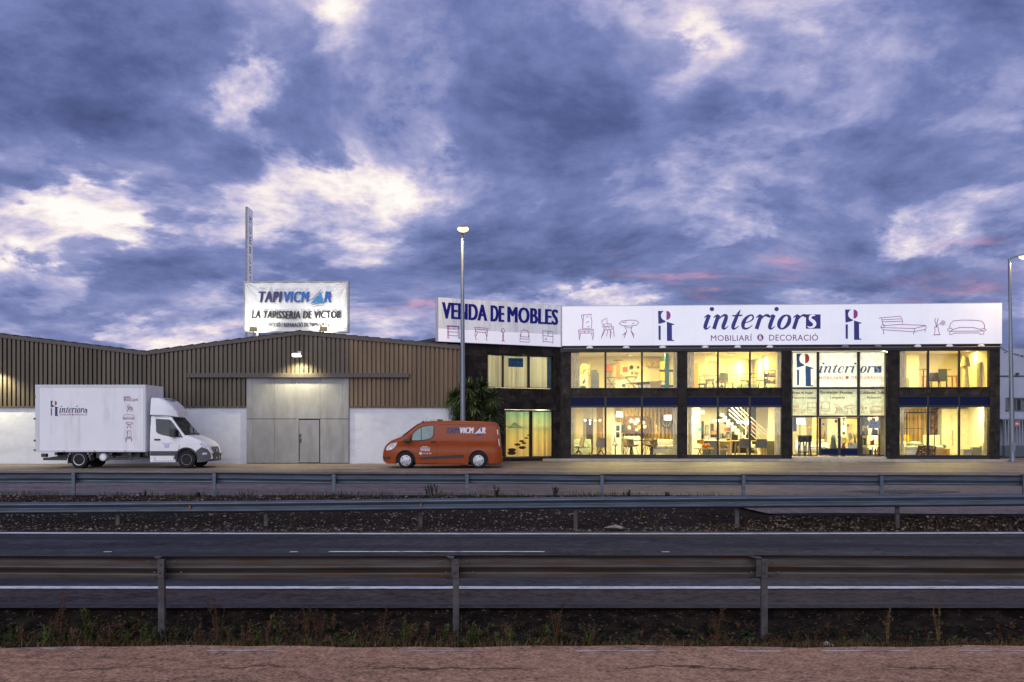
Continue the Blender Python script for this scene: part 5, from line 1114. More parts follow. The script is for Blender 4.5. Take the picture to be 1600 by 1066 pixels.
mb = MB(); mb.tube([(vx(705), -.5, .22), (vx(728), -.55, .20), (vx(733), -.6, .22)], .04, 8); mb.box(vx(712), vx(722), -.6, -.3, .17, .28); part('exhaust', mb, M['darkmetal'], vn)
# ------------------------------------------------------------ furniture shop building
SF = Frame(2.413, 49.5, math.atan2(-1.3, 20.67)); SA = SF.a
ZU1, ZU0, ZT1, ZT0, ZL1, ZL0, ZF, ZF2, ZC1, ZC2 = 5.27, 3.56, 3.13, 2.71, 2.61, .34, .25, 3.47, 2.80, 5.44
M['clad'] = mat('dark_slate_cladding', (.021, .018, .017), .65, var=.5, scale=2.5, bump=1.6, bscale=7, dirt=((.085, .062, .045), 3.2, .55, .80, (1, 1, .8)), rnd=.35)  # brown stone texture, with entrance lamplight on the pillars put into it
M['frame'] = mat('black_window_frame', (.012, .012, .016), .4, .2)
M['bluepan'] = mat('navy_enamel_panel', (.002, .006, .045), .55, var=.15)
M['iw'] = mat('warm_white_wall', (.74, .70, .60), .85, var=.03, scale=1.5); M['ic'] = mat('white_ceiling', (.78, .76, .70), .85, var=.02)
M['ifl'] = mat('beige_floor_tile', (.50, .44, .34), .35, var=.10, scale=2); M['ycol'] = mat('lamplit_pale_reveal', (.60, .54, .40), .7, var=.08)
M['glass'] = glassmat('clear_glass')
shop = thing('furniture_shop', 'two-storey black-clad furniture shop with big lit windows under a long white sign', 'shop', (SF.o.x, SF.o.y, 0), SA)
su = SF.u
UE = su(1562.5)
for a, b, v0 in ((871.5, 891.5, -.04), (1058.8, 1073.3, 0), (1221.5, 1237.3, 0), (1386.8, 1405.2, 0), (1546.6, 1562.5, 0)):
    mb = MB(); x0, x1 = su(a), su(b); nz_ = 12
    zs = [.05 + 5.25 * i / nz_ for i in range(nz_ + 1)]
    for z0, z1 in zip(zs, zs[1:]):                                   # rough cladding stones, joints recessed
        k = random.uniform(-.014, .014); mb.box(x0, x1, v0 + k, .32, z0 + .004, z1 - .004)
    mb.box(x0 + .01, x1 - .01, .02, .30, .05, 5.3); part('pillar', mb, M['clad'], shop, bevel=0)
for p0, p1, row in ((891.5, 1058.8, 0), (1073.3, 1221.5, 0), (1405.2, 1546.6, 0)):
    x0, x1 = su(p0), su(p1); mb = MB(); n = 9
    for i in range(n): k = random.uniform(-.012, .012); mb.box(x0 + (x1 - x0) * i / n + .004, x0 + (x1 - x0) * (i + 1) / n - .004, .05 + k, .32, ZT1 + .004, ZU0 - .05)
    part('spandrel', mb, M['clad'], shop)
    mb = MB(); mb.box(x0, x1, .0, .32, ZU0 - .048, ZU0 - .004); part('window_sill', mb, M['frame'], shop)
    mb = MB(); mb.box(x0, x1, .02, .32, .12, ZL0 - .05); mb.box(x0, x1, -.03, .32, ZL0 - .05, ZL0 - .003); part('base_course', mb, M['frame'], shop)
mb = MB(); mb.box(su(871.5), UE, -.05, .32, ZU1 + .032, 5.56); part('lintel_band', mb, M['frame'], shop)
mb = MB(); mb.tube([(su(880), -.42, 5.42), (su(1562), -.42, 5.42)], .02, 6)
for p in range(890, 1562, 62): mb.bar((su(p), -.42, 5.42), (su(p), -.04, 5.46), .03)
part('lamp_rail', mb, simple('rail_grey', (.20, .20, .22), .4, metal=.5), shop)
def window(p, z0, z1, v, panes, parent, frame=None, th=.05):
    """panes: list of (px0, px1) glass openings inside p = (px0, px1)"""
    fu = frame or SF; mb = MB(); a, b = fu.u(p[0], v), fu.u(p[1], v); e = [(fu.u(q0, v), fu.u(q1, v)) for q0, q1 in panes]
    mb.box(a, b, v, v + .09, z1, z1 + th * .6); mb.box(a, b, v, v + .09, z0 - th * .6 + .004, z0)
    xs = [a] + [q for s in e for q in s] + [b]
    for i in range(0, len(xs), 2):
        if xs[i + 1] - xs[i] > .005: mb.box(xs[i], xs[i + 1], v - .004, v + .10, z0, z1)
    w = part('window', mb, M['frame'], parent)
    for x0, x1 in e:
        mb = MB(); mb.box(x0, x1, v + .035, v + .043, z0, z1); part('pane', mb, M['glass'], w, fix=False)
    return w
BAYS = {1: ((891.5, 1058.8), [(892.5, 944.5), (947.6, 1001.6), (1004.6, 1058.0)]), 2: ((1073.3, 1221.5), [(1074, 1120.3), (1123.2, 1170.3), (1173.2, 1220.8)]), 5: ((1405.2, 1546.6), [(1406, 1448.6), (1452, 1497.4), (1500.4, 1545.8)])}
for k, (p, panes) in BAYS.items():
    window(p, ZU0, ZU1, .06, panes, shop); window(p, ZL0, ZL1, .06, panes, shop)
    mb = MB(); x0, x1 = su(p[0]), su(p[1]); mb.box(x0, x1, .12, .32, ZL1 + .031, ZT1); mb.box(x0, x1, .03, .12, ZT1 - .03, ZT1); mb.box(x0, x1, .03, .12, ZL1 + .031, ZT0 - .012)
    for (a, b), (c, d) in zip(panes, panes[1:]): mb.box(su(b), su(c), .03, .12, ZT0 - .01, ZT1 - .031)
    part('transom_frame', mb, M['frame'], shop)
    for a, b in panes: mb = MB(); mb.box(su(a), su(b), .06, .118, ZT0 - .008, ZT1 - .034); part('transom_panel', mb, M['bluepan'], shop)
# entrance bay, set back
EV = .5; eu = lambda p: su(p, EV)
EC = [(1238.6, 1276.3), (1280.2, 1339.5), (1343.8, 1385.6)]
z1, z2, z3, z4, z5 = SF.z(1310, 550.5, EV), SF.z(1310, 605, EV), SF.z(1310, 608, EV), SF.z(1310, 649.3, EV), SF.z(1310, 652.3, EV)
w1 = window((1237.5, 1387), z2, z1, EV, EC, shop); w2 = window((1237.5, 1387), z4, z3, EV, EC, shop)
M['film'] = transmat('white_window_film', (.92, .92, .90), .62); M['film2'] = transmat('pale_green_window_film', (.70, .72, .60), .6)
mb = MB(); mb.box(eu(1237.5), eu(1387), EV + .002, EV + .12, z3 + .031, z2 - .027); part('transom_bar', mb, M['frame'], shop)
for a, b in EC:
    mb = MB(); mb.box(eu(a), eu(b), EV + .05, EV + .056, z2, z1); part('film', mb, M['film'], w1)
    mb = MB(); mb.box(eu(a), eu(b), EV + .05, EV + .056, z4, z3); part('film', mb, M['film2'], w2)
mb = MB(); mb.box(eu(1237.5), eu(1387), EV - .03, EV + .1, z5 - .0, z4 - .031); part('door_header', mb, M['frame'], shop)
z6 = SF.z(1310, 710.5, EV)
for a, b in (EC[0], EC[2]):
    mb = MB(); x0, x1 = eu(a), eu(b); mb.box(x0 - .06, x0, EV, EV + .09, z6 - .06, z5); mb.box(x1, x1 + .06, EV, EV + .09, z6 - .06, z5); mb.box(x0, x1, EV, EV + .09, z6 - .06, z6)
    w = part('window', mb, M['frame'], shop); mb = MB(); mb.box(x0, x1, EV + .035, EV + .043, z6, z5); part('pane', mb, M['glass'], w, fix=False)
zd0, zd1, zk, zg = SF.z(1310, 713, EV), SF.z(1310, 653.2, EV), SF.z(1310, 700.6, EV), SF.z(1310, 654.4, EV)
for a, b, g0, g1, hs in ((1279.5, 1311.3, 1283, 1309.4, 1), (1311.7, 1342.8, 1313.8, 1339.6, -1)):
    mb = MB(); A, B_, G0, G1 = eu(a), eu(b), eu(g0), eu(g1); zm = zk - .04
    mb.box(A, G0, EV - .01, EV + .06, zd0 + .02, zd1); mb.box(G1, B_, EV - .01, EV + .06, zd0 + .02, zd1); mb.box(G0, G1, EV - .01, EV + .06, zg, zd1); mb.box(G0, G1, EV - .01, EV + .06, zm, zk); mb.box(G0, G1, EV - .01, EV + .06, zd0 + .02, zd0 + .07)
    d = part('door', mb, M['frame'], shop)
    mb = MB(); mb.box(G0, G1, EV + .02, EV + .028, zk, zg); part('pane', mb, M['glass'], d, fix=False)
    mb = MB(); mb.box(G0, G1, EV + .0, EV + .03, zd0 + .072, zm - .002); part('kick_panel', mb, M['bluepan'], d)
    mb = MB(); c = (B_ if hs > 0 else A); zb_ = SF.z(1310, 681, EV)
    mb.tube([(c - hs * .08, EV - .02, zb_ - .62), (c - hs * .08, EV - .11, zb_ - .55), (c - hs * .08, EV - .11, zb_ - .12), (c - hs * .08, EV - .02, zb_ - .05)], .018, 6)
    if hs > 0: mb.bar((G0 + .42, EV - .02, zb_ + .04), (c - .03, EV - .02, zb_ + .04), .03); mb.bar((G0 + .52, EV - .02, zb_), (c - .08, EV - .02, zb_ - .28), .02)
    part('handle', mb, simple('chrome', (.6, .62, .65), .2, metal=.9), d)
mb = MB(); mb.box(su(1386.85), su(1386.85) + .02, .33, 1.2, .1, 5.2); part('reveal', mb, M['ycol'], shop)  # pillar side; lamplight on it is put into the pale yellow colour
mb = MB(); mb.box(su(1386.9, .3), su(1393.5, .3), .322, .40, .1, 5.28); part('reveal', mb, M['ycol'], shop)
mb = MB(); mb.box(su(1386.4), su(1387.4), -.09, -.005, .1, .5) ; mb.ball((su(1387), -.1, .72), .07, .07, .09, 8, 6); part('boot_scraper', mb, M['blk'], shop)
# shell, floors, ceilings, partitions
mb = MB(); mb.box(.02, UE, 14.2, 14.4, .0, 7.4); mb.box(-.02, .18, .34, 14.2, 0, 7.4); mb.box(UE - .02 - .2, UE - .02, .33, 14.2, 0, 5.5); part('wall', mb, M['clad'], shop)
mb = MB(); mb.box(-.05, UE, -.1, 14.4, 5.58, 5.75); part('roof', mb, M['roofm'], shop)
ue0, ue1 = su(1229.5), su(1396)
mb = MB(); mb.box(.19, UE - .23, .13, 14.2, .06, ZF); mb.box(.19, ue0, .33, 14.2, ZC1 + .05, ZF2); mb.box(ue0, ue1, 2.3, 14.2, ZC1 + .05, ZF2); mb.box(ue1, UE - .23, .33, 14.2, ZC1 + .05, ZF2); part('floor', mb, M['ifl'], shop)
ue0, ue1 = su(1229.5), su(1396)
mb = MB(); mb.box(.19, ue0, .33, 14.2, ZC1, ZC1 + .045); mb.box(ue0, ue1, 2.25, 14.2, ZC1, ZC1 + .045); mb.box(ue0 + .05, ue1 - .08, .61, 2.19, z4 - .09, z4 - .04); mb.box(ue1, UE - .23, .33, 14.2, ZC1, ZC1 + .045); mb.box(.19, UE - .23, .17, 14.2, ZC2, ZC2 + .1); part('ceiling', mb, M['ic'], shop)
def iwall(u0, v0, u1, v1, z0, z1, m=None, th=.08, name='interior_wall'):
    mb = MB(); d = Vector((u1 - u0, v1 - v0, 0)).normalized(); n = Vector((-d.y, d.x, 0)) * th / 2
    mb.add([(u0 + n.x, v0 + n.y, z0), (u1 + n.x, v1 + n.y, z0), (u1 - n.x, v1 - n.y, z0), (u0 - n.x, v0 - n.y, z0), (u0 + n.x, v0 + n.y, z1), (u1 + n.x, v1 + n.y, z1), (u1 - n.x, v1 - n.y, z1), (u0 - n.x, v0 - n.y, z1)], [(3, 2, 1, 0), (4, 5, 6, 7), (0, 1, 5, 4), (1, 2, 6, 5), (2, 3, 7, 6), (3, 0, 4, 7)])
    return part(name, mb, m or M['iw'], shop)
up12 = su(1066)
for z0, z1 in ((ZF2, ZC2), ):
    iwall(up12 - .05, .33, up12 - .05, 5.6, z0, z1); iwall(.2, 5.6, up12, 5.6, z0, z1); iwall(.25, .33, .25, 5.6, z0, z1)
    iwall(up12 + .02, 3.2, su(1100, 3.2), 3.2, z0, z1); iwall(su(1100, 3.2), 3.2, su(1222, 13.0), 13.0, z0, z1); iwall(su(1222, 13), 13, ue0 - .02, 13, z0, z1); iwall(ue0 - .02, .7, ue0 - .02, 13, z0, z1); iwall(up12 + .05, .33, up12 + .05, 3.2, z0, z1)
    iwall(ue1 + .02, .42, ue1 + .02, 4.6, z0, z1); iwall(ue1, 4.6, UE - .23, 4.6, z0, z1); iwall(UE - .26, .33, UE - .26, 4.6, z0, z1)
iwall(ue0, 2.2, ue1, 2.2, 2.86, ZC2); iwall(ue0 + .03, .62, ue0 + .03, 2.2, 2.86, ZC2); iwall(ue1 - .06, .62, ue1 - .06, 2.2, 2.86, ZC2)
# ground floor backs
iwall(.3, 5.4, su(1052, 5.4), 5.4, ZF, ZC1); iwall(su(1052, 5.4), 3.4, su(1052, 5.4), 5.4, ZF, ZC1); iwall(.25, .33, .25, 5.4, ZF, ZC1); iwall(up12, 1.0, up12, 3.4, ZF, ZC1); iwall(su(1052, 5.4), 3.4, up12, 3.4, ZF, ZC1)
iwall(up12, 9.5, ue0 + 3, 9.5, ZF, ZC1); iwall(ue0, 1.2, ue0, 4.5, ZF, ZC1); iwall(ue0, 11, UE - .3, 11, ZF, ZC1)
iwall(ue1, 4.2, UE - .23, 4.2, ZF, ZC1); iwall(ue1, .7, ue1, 4.2, ZF, ZC1); iwall(UE - .26, .33, UE - .26, 4.2, ZF, ZC1)
# plinth in front, right down to the forecourt
mb = MB(); mb.box(-.9, su(1577), -.85, .12, -.1, .155); struct('pavement', mb, mat('pale_concrete_kerb', (.42, .39, .32), .7, var=.15, scale=3, bump=.5)).location = (SF.o.x, SF.o.y, 0)
bpy.data.objects['pavement'].rotation_euler.z = SA
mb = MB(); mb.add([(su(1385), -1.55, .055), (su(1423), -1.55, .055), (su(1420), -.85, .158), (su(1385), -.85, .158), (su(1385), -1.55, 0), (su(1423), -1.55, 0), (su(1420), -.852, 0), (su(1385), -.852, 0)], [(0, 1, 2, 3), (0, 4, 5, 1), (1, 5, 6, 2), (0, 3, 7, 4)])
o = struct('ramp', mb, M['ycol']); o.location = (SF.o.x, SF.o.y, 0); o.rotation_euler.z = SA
# lettering on the entrance glass
fnE = SF.fn(EV + .03); glassblue = simple('glass_blue_print', (.02, .10, .26), .5); glassink = simple('glass_black_print', (.02, .02, .02), .5); glassred = simple('glass_coral_print', (.55, .10, .09), .5)
q = lambda a, b: (1230 + a * .10625, 540 + b * .10625)
mb = MB(); add_polys(mb, LOGO_BLUE, LSRC, (*q(135, 120), *q(385, 600)), fnE); part('logo', mb, glassblue, w1)
mb = MB(); add_polys(mb, LOGO_RED, LSRC, (*q(135, 120), *q(385, 600)), fnE); part('logo', mb, simple('glass_red_print', (.62, .06, .06), .5), w1)
mb = MB(); add_script(mb, 'interi', (*q(470, 305), *q(1005, 400)), fnE); add_script(mb, 'or', (*q(1075, 305), *q(1260, 400)), fnE); wq = MB(); s_square(mb, (*q(1280, 302), *q(1385, 402)), fnE, wq); part('lettering', mb, glassblue, w1); part('lettering', wq, M['film'], w1)
gor = simple('glass_orange_print', (.62, .17, .08), .5)
for txt, b4 in (('MOBILIARI', (470, 455, 820, 498)), ('DE', (945, 450, 1030, 492)), ('CORACIÓ', (1075, 440, 1390, 490))): mb = MB(); add_text(mb, txt, (*q(b4[0], b4[1]), *q(b4[2], b4[3])), fnE, 0, .004, .012, 0, 1.3); part('lettering', mb, gor, w1)
mb = MB()
c = q(880, 472); mb.prism([(c[0] + 2.6 * math.cos(i * math.pi / 7), c[1] + 2.6 * math.sin(i * math.pi / 7)) for i in range(14)], fnE, 0, .004); part('lettering', mb, simple('glass_orange_print', (.62, .17, .08), .5), w1)
mb = MB()
for txt, bx in (('Ropa de hogar', (80, 675, 385, 720)), ('Tapiceria Cortinas', (70, 750, 425, 792)), ('Decoración', (490, 665, 735, 710)), ('Muebles', (780, 672, 960, 710)), ('Lamparas', (630, 745, 848, 790)), ('Colchones', (1075, 670, 1300, 710)), ('Sofas', (1335, 670, 1450, 708)), ('Armarios', (1165, 745, 1380, 782))):
    add_text(mb, txt, (*q(bx[0], bx[1]), *q(bx[2], bx[3])), fnE, 0, .004, .02)
part('lettering', mb, glassink, w2)
for k, bx in (('bed', (85, 875, 260, 1005)), ('cabinet', (300, 840, 430, 1010)), ('armchair', (490, 820, 630, 1010)), ('chair', (700, 860, 805, 1010)), ('table', (830, 880, 1005, 1005)), ('vase', (1085, 890, 1170, 990)), ('sofa', (1215, 900, 1415, 1000))):
    mb = MB(); add_draw(mb, k, (*q(bx[0], bx[1]), *q(bx[2], bx[3])), fnE, .55); part('drawing', mb, glassred, w2)
# ---- side wing, turned towards the road
WW = Frame(-3.33, 46.3, math.atan2(3.2, 5.74)); wv = WW.u
wing = thing('shop_wing', 'black angled side wing of the furniture shop with blinds in its windows, beside the warehouse', 'building', (-3.33, 46.3, 0), WW.a)
av = lambda *l: sum(l) / len(l)
WU1, WU0 = av(WW.z(762, 554), WW.z(864, 557)), av(WW.z(762, 604), WW.z(864, 606.8)); WL1, WL0 = av(WW.z(791, 641), WW.z(864, 643.5)), av(WW.z(791, 714.5), WW.z(864, 712))
UP = [(762.2, 785.3), (787.3, 825.2), (828, 863.5)]; LP_ = [(790.5, 827.8), (832, 865)]
xl, xr, ya, yb_, ue = wv(761.2), wv(864.5), wv(788.5), wv(866.5), wv(875)
WT = 5.56
mb = MB()
mb.box(-.12, xl, 0, .3, -.1, WT); mb.box(xl, xr, .01, .3, WU1 + .04, WT); mb.box(xr, ue, -.003, .3, -.1, WT); mb.box(xl, xr, .005, .3, WL1 + .06, WU0 - .04); mb.box(xl, ya, .008, .3, -.1, WL1 + .06); mb.box(ya, yb_, .012, .3, -.1, WL0 - .05)
part('wall', mb, M['clad'], wing)
random.seed(5)
for (x0, x1, za, zb_) in ((xl, xr, WU1 + .04, WT - .02), (xl, xr, WL1 + .06, WU0 - .04), (wv(718), xl, 2.0, WT - .02), (xr, ue, .2, WT - .02)):   # rough stones of the cladding
    nx_ = max(2, int((x1 - x0) / .55)); nz_ = max(1, int((zb_ - za) / .28))
    for j in range(nz_):
        for i in range(nx_):
            mb = MB(); o_ = (.5 if j % 2 else 0) * (x1 - x0) / nx_; a = max(x0, x0 + (x1 - x0) * i / nx_ - o_); b = x0 + (x1 - x0) * (i + 1) / nx_ - o_
            if j % 2 and i == nx_ - 1: b = x1
            c, d = za + (zb_ - za) * j / nz_, za + (zb_ - za) * (j + 1) / nz_
            if b - a > .06: mb.box(a + .006, b - .006, -random.uniform(.012, .04), .004, c + .006, d - .006); part('cladding_stone', mb, M['clad'], wing)
window((761.4, 864.4), WU0, WU1, .06, UP, wing, WW); window((789, 866.3), WL0, WL1, .06, LP_, wing, WW, .08)
mb = MB(); mb.box(xl - .1, xr + .2, 2.4, 2.5, 0, WT); mb.box(xl - .2, xl - .1, .3, 2.5, 0, WT); mb.box(xr + .05, xr + .15, .3, 2.5, 0, WT); part('interior_wall', mb, M['iw'], wing)
mb = MB(); mb.box(xl - .1, xr + .05, .3, 2.5, ZC1, ZC1 + .3); mb.box(xl - .1, xr + .05, .3, 2.5, WT - .12, WT); mb.box(xl - .1, xr + .05, .3, 2.5, 0, .2); part('floor', mb, M['ic'], wing)
mb = MB(); mb.box(-.1, ue, -.05, 6, WT + .001, WT + .15); part('roof', mb, M['roofm'], wing)
M['blind'] = transmat('cream_blind', (.88, .86, .76), .6, stripes=(5, 5, .1), rnd=.34)
M['blind_dark'] = transmat('grey_blue_blind', (.16, .24, .28), .3)
M['beach'] = transmat('printed_beach_blind', (.62, .58, .36), .55, ramp=[(0, (.82, .66, .38)), (.42, (.88, .76, .46)), (.52, (.80, .74, .46)), (.60, (.60, .60, .40)), (.70, (.78, .78, .55)), (.86, (.48, .68, .54)), (1, (.40, .62, .52))], rnd=.35)
fnW = WW.fn(.135)
for (a, b), z0, z1, m, n in [(p, WU0, WU1, 'blind', 9 if i == 0 else 13) for i, p in enumerate(UP)] + [(p, WL0, WL1, 'beach', 11) for p in LP_]:
    bl = thing('vertical_blind', {762.2: 'cream vertical blind in the narrow left pane of the upper wing window', 787.3: 'cream vertical blind behind the small blue notice in the upper wing window', 828: 'cream and blue-grey vertical blind in the right pane of the upper wing window', 790.5: 'vertical blind printed with a beach and stepping stones in the lower wing window', 832: 'vertical blind printed with plain sand and sky in the lower wing window'}[a], 'blind', (WW.o.x, WW.o.y, 0), WW.a, 'vertical blinds in the side wing')
    x0, x1 = wv(a, .16), wv(b, .16)
    mb = MB(); mb.box(x0, x1, .14, .22, z1 - .03, z1 + .02); part('head_rail', mb, M['frame'], bl)
    for i in range(n):
        xa, xb = x0 + (x1 - x0) * i / n, x0 + (x1 - x0) * (i + 1) / n; k = random.uniform(.02, .06); mb = MB()
        mb.add([(xa - .035, .15, z0), (xb + .004, .16 + k, z0), (xb + .004, .16 + k, z1 - .03), (xa - .035, .15, z1 - .03), (xa - .035, .156, z0), (xb + .004, .166 + k, z0), (xb + .004, .166 + k, z1 - .03), (xa - .035, .156, z1 - .03)], [(0, 1, 2, 3), (7, 6, 5, 4), (0, 4, 5, 1), (1, 5, 6, 2), (2, 6, 7, 3), (3, 7, 4, 0)])
        part('slat', mb, M['blind_dark'] if (m == 'blind' and a == 828 and i >= n - 3) else M[m], bl)
    if a == 790.5:
        for (sx, sy, rx, ry) in ((800, 703, 6.5, 2.6), (799.5, 708, 6.8, 3.2), (808.5, 694.8, 5, 2), (816, 699.5, 5.6, 2.4), (815, 689.5, 4.2, 1.6), (818.5, 692.5, 4.0, 1.5), (822.5, 684.5, 3.2, 1.3), (825.6, 680, 2.2, 1.2)):
            mb = MB(); mb.prism([(sx + rx * math.cos(i * math.pi / 7), sy + ry * math.sin(i * math.pi / 7) * (1 if math.sin(i) > -2 else 1)) for i in range(14)], fnW, 0, .004); part('printed_stone', mb, simple('stone_print', (.10, .05, .03), .7), bl)
        mb = MB(); mb.prism([(792, 669), (797, 666), (803, 660), (808, 662), (813, 667), (820, 669)], fnW, 0, .004); part('printed_rock', mb, transmat('rock_print', (.50, .60, .42), .7), bl)
nt = thing('blue_notice', 'small blue notice hung in the middle pane of the upper wing window', 'notice', (WW.o.x, WW.o.y, 0), WW.a)
fnN = WW.fn(.12); mb = MB(); mb.prism([(794.2, 559.5), (817.6, 560), (817.6, 574), (794.2, 573.4)], fnN, 0, .01); part('board', mb, simple('notice_blue', (.03, .19, .34), .4), nt)
mb = MB(); add_text(mb, 'TAPIVICMAR', (797, 561, 815, 565.2), fnN, .011, .004, .02, .15); add_text(mb, 'LA TAPISSERIA DE VICTOR', (795.6, 567.6, 816.8, 569.8), fnN, .011, .004); add_text(mb, 'REPARACIÓ', (799, 571, 813, 572.6), fnN, .011, .004); part('lettering', mb, simple('notice_ink', (.01, .02, .06), .5), nt)
# ---- signs
def signmat(name, col, e, stain=None):
    m = mat(name, col, .45, var=.05, scale=.8, dirt=stain, emit=(.80, .80, 1.0), estr=e); return m
M['sign'] = signmat('backlit_white_sign', (.58, .60, .62), .42); M['sign2'] = signmat('aged_grey_sign', (.52, .55, .57), .25, ((.30, .315, .33), 1.2, .42, .7, (3, 1, .35))); M['sign3'] = signmat('lit_lower_sign', (.60, .61, .64), .42)  # wing panels: added glow stands in for light, stronger in the lower band
fs = thing('fascia_sign', 'long white lit fascia sign with blue lettering and pink furniture sketches along the shop roof', 'sign', (SF.o.x, SF.o.y, 0), SA)
SV = -.28; sgu = lambda p: SF.u(p, SV); sz0, sz1 = 5.565, av(SF.z(880, 478, SV), SF.z(1566, 473, SV))
mb = MB(); mb.box(sgu(878), sgu(1566), SV + .012, .25, sz0, sz1 - .012); mb.box(sgu(878), sgu(1566), SV - .004, SV + .02, sz1 - .03, sz1); part('case', mb, simple('sign_case', (.5, .5, .54), .4), fs)
for a, b in ((878.3, 1020), (1020, 1160), (1160, 1300), (1300, 1440), (1440, 1565.7)): mb = MB(); mb.box(sgu(a) + .003, sgu(b) - .003, SV, SV + .010, sz0 + .01, sz1 - .032); part('panel', mb, M['sign'], fs)
fnS = SF.fn(SV); sblue = simple('royal_blue_letter', (.002, .003, .20), .4); smag = simple('magenta_print', (.30, .015, .26), .4); spur = simple('purple_print', (.17, .03, .19), .4); spink = simple('pink_line', (.27, .004, .22), .5)
g5 = lambda a, b: (880 + a * .125, 470 + b * .125); g6 = lambda a, b: (1080 + a * .16875, 470 + b * .16875); g7 = lambda a, b: (1340 + a * .1625, 465 + b * .1625)
for bx in ((*g5(1185, 128), *g5(1390, 503)), (*g6(1425, 82), *g6(1577, 362))):
    mb = MB(); add_polys(mb, LOGO_BLUE, LSRC, bx, fnS, .02); part('logo', mb, sblue, fs); mb = MB(); add_polys(mb, LOGO_RED, LSRC, bx, fnS, .02); part('logo', mb, smag, fs)
mb = MB(); wq = MB(); add_script(mb, 'interior', (*g6(112, 132), *g6(1055, 262)), fnS, .02); s_square(mb, (*g6(1062, 127), *g6(1197, 259)), lambda a, b, tt: fnS(a, b, tt * 3), wq); part('lettering', mb, sblue, fs); part('lettering', wq, M['sign'], fs)
mb = MB(); add_text(mb, 'MOBILIARÍ', (*g6(182, 306), *g6(562, 372)), fnS, 0, .01, 0, 0, 1.05); add_text(mb, 'DECORACIÓ', (*g6(722, 300), *g6(1174, 370)), fnS, 0, .01, 0, 0, 1.05)
c = g6(640, 341); mb.prism([(c[0] + 5 * math.cos(i * math.pi / 10), c[1] + 5.2 * math.sin(i * math.pi / 10)) for i in range(20)], fnS, 0, .008); part('lettering', mb, spur, fs)
mb = MB(); add_text(mb, '&', (c[0] - 2.6, c[1] - 3.4, c[0] + 2.6, c[1] + 3.4), fnS, .009, .004, .02); part('lettering', mb, M['sign'], fs)
for k, bx in (('mirror', (*g5(188, 172), *g5(382, 490))), ('chair', (*g5(475, 218), *g5(638, 470))), ('table', (*g5(700, 243), *g5(945, 465))), ('bed', (*g7(205, 180), *g7(660, 355))), ('vase', (*g7(725, 200), *g7(840, 360))), ('sofa', (*g7(866, 217), *g7(1237, 358)))):
    mb = MB(); add_draw(mb, k, bx, fnS, .8, .012); part('drawing', mb, spink, fs)
ws_ = thing('wing_sign', 'stained grey-white sign with large blue capitals on the angled side wing', 'sign', (WW.o.x, WW.o.y, 0), WW.a)
WV = -.22; wz0 = av(WW.z(685, 535, WV), WW.z(876, 541.3, WV)); wz1 = av(WW.z(685, 464, WV), WW.z(876, 478, WV)); wu = lambda p: WW.u(p, WV)
wzm = wz0 + (wz1 - wz0) * .30
mb = MB(); mb.box(wu(685), wu(876), WV + .012, .1, wz0, wz1); part('case', mb, simple('sign_case', (.5, .5, .54), .4), ws_)
edges = [685, 722, 760, 798, 837, 876]
for a, b in zip(edges, edges[1:]):
    mb = MB(); mb.box(wu(a) + .003, wu(b) - .003, WV, WV + .010, wzm, wz1 - .01); part('panel', mb, M['sign2'], ws_); mb = MB(); mb.box(wu(a) + .003, wu(b) - .003, WV, WV + .010, wz0 + .01, wzm - .004); part('panel', mb, M['sign3'], ws_)
mb = MB(); mb.box(wu(876) + .0, wu(877.5), WV - .02, .0, wz0, wz1 + .02); part('edge_trim', mb, simple('sign_case', (.5, .5, .54), .4), ws_)
# the capitals are fitted in the wing's own plane: left edge, right edge, bottom and top in metres
lz0, lz1 = wz0 + (wz1 - wz0) * .525, wz0 + (wz1 - wz0) * .895
fnP = lambda a, b, tt: (a, WV - tt, b)
mb = MB()
for txt, a, b in (('VENDA', 690.3, 761.2), ('DE', 766.3, 787.6), ('MOBLES', 792.6, 871.8)): add_text(mb, txt, (wu(a), lz1, wu(b), lz0), fnP, 0, .02, .035, 0, 1.06)
part('lettering', mb, sblue, ws_)
lb0, lb1 = wz0 + (wz1 - wz0) * .08, wz0 + (wz1 - wz0) * .37
for k, a, b in (('drawers', 698, 718), ('console', 741.5, 763), ('lamp', 782.5, 789.5), ('armchair', 812, 827), ('cabinet', 848, 864)):
    mb = MB(); add_draw(mb, k, (wu(a), lb1, wu(b), lb0), fnP, .024, .01); part('drawing', mb, spink, ws_)
# lamps in a row under the sign
lampw = mat('white_lamp_shell', (.75, .74, .70), .4)
SLN = ['above the left upper window, left pane', 'above the left upper window, middle pane', 'above the left upper window, right pane', 'above the second upper window, left pane', 'above the second upper window, middle pane', 'above the second upper window, right pane', 'above the entrance, left one', 'above the entrance, right one', 'above the right upper window, left pane', 'above the right upper window, middle pane', 'above the right upper window, right pane']
for i, px in enumerate((921.5, 978.5, 1035.5, 1102, 1152.5, 1203, 1321, 1372, 1434, 1483.5, 1533)):
    o = thing('sign_lamp', 'small shell lamp under the long sign ' + SLN[i], 'lamp', SF.w(su(px, -.5), -.5, 5.44), SA, 'shell lamps under the long sign')
    mb = MB(); mb.lathe([(.002, .10), (.08, .095), (.15, .05), (.17, .0), (.15, -.03), (.002, -.03)], n=12, sx=1, sy=.7); part('shade', mb, lampw if px not in (1321, 1372) else simple('dull_lamp_shell', (.16, .16, .17), .5), o, smooth=True)
    mb = MB(); mb.bar((0, .08, -.02), (0, .14, -.02), .05); part('clamp', mb, M['blk'], o)
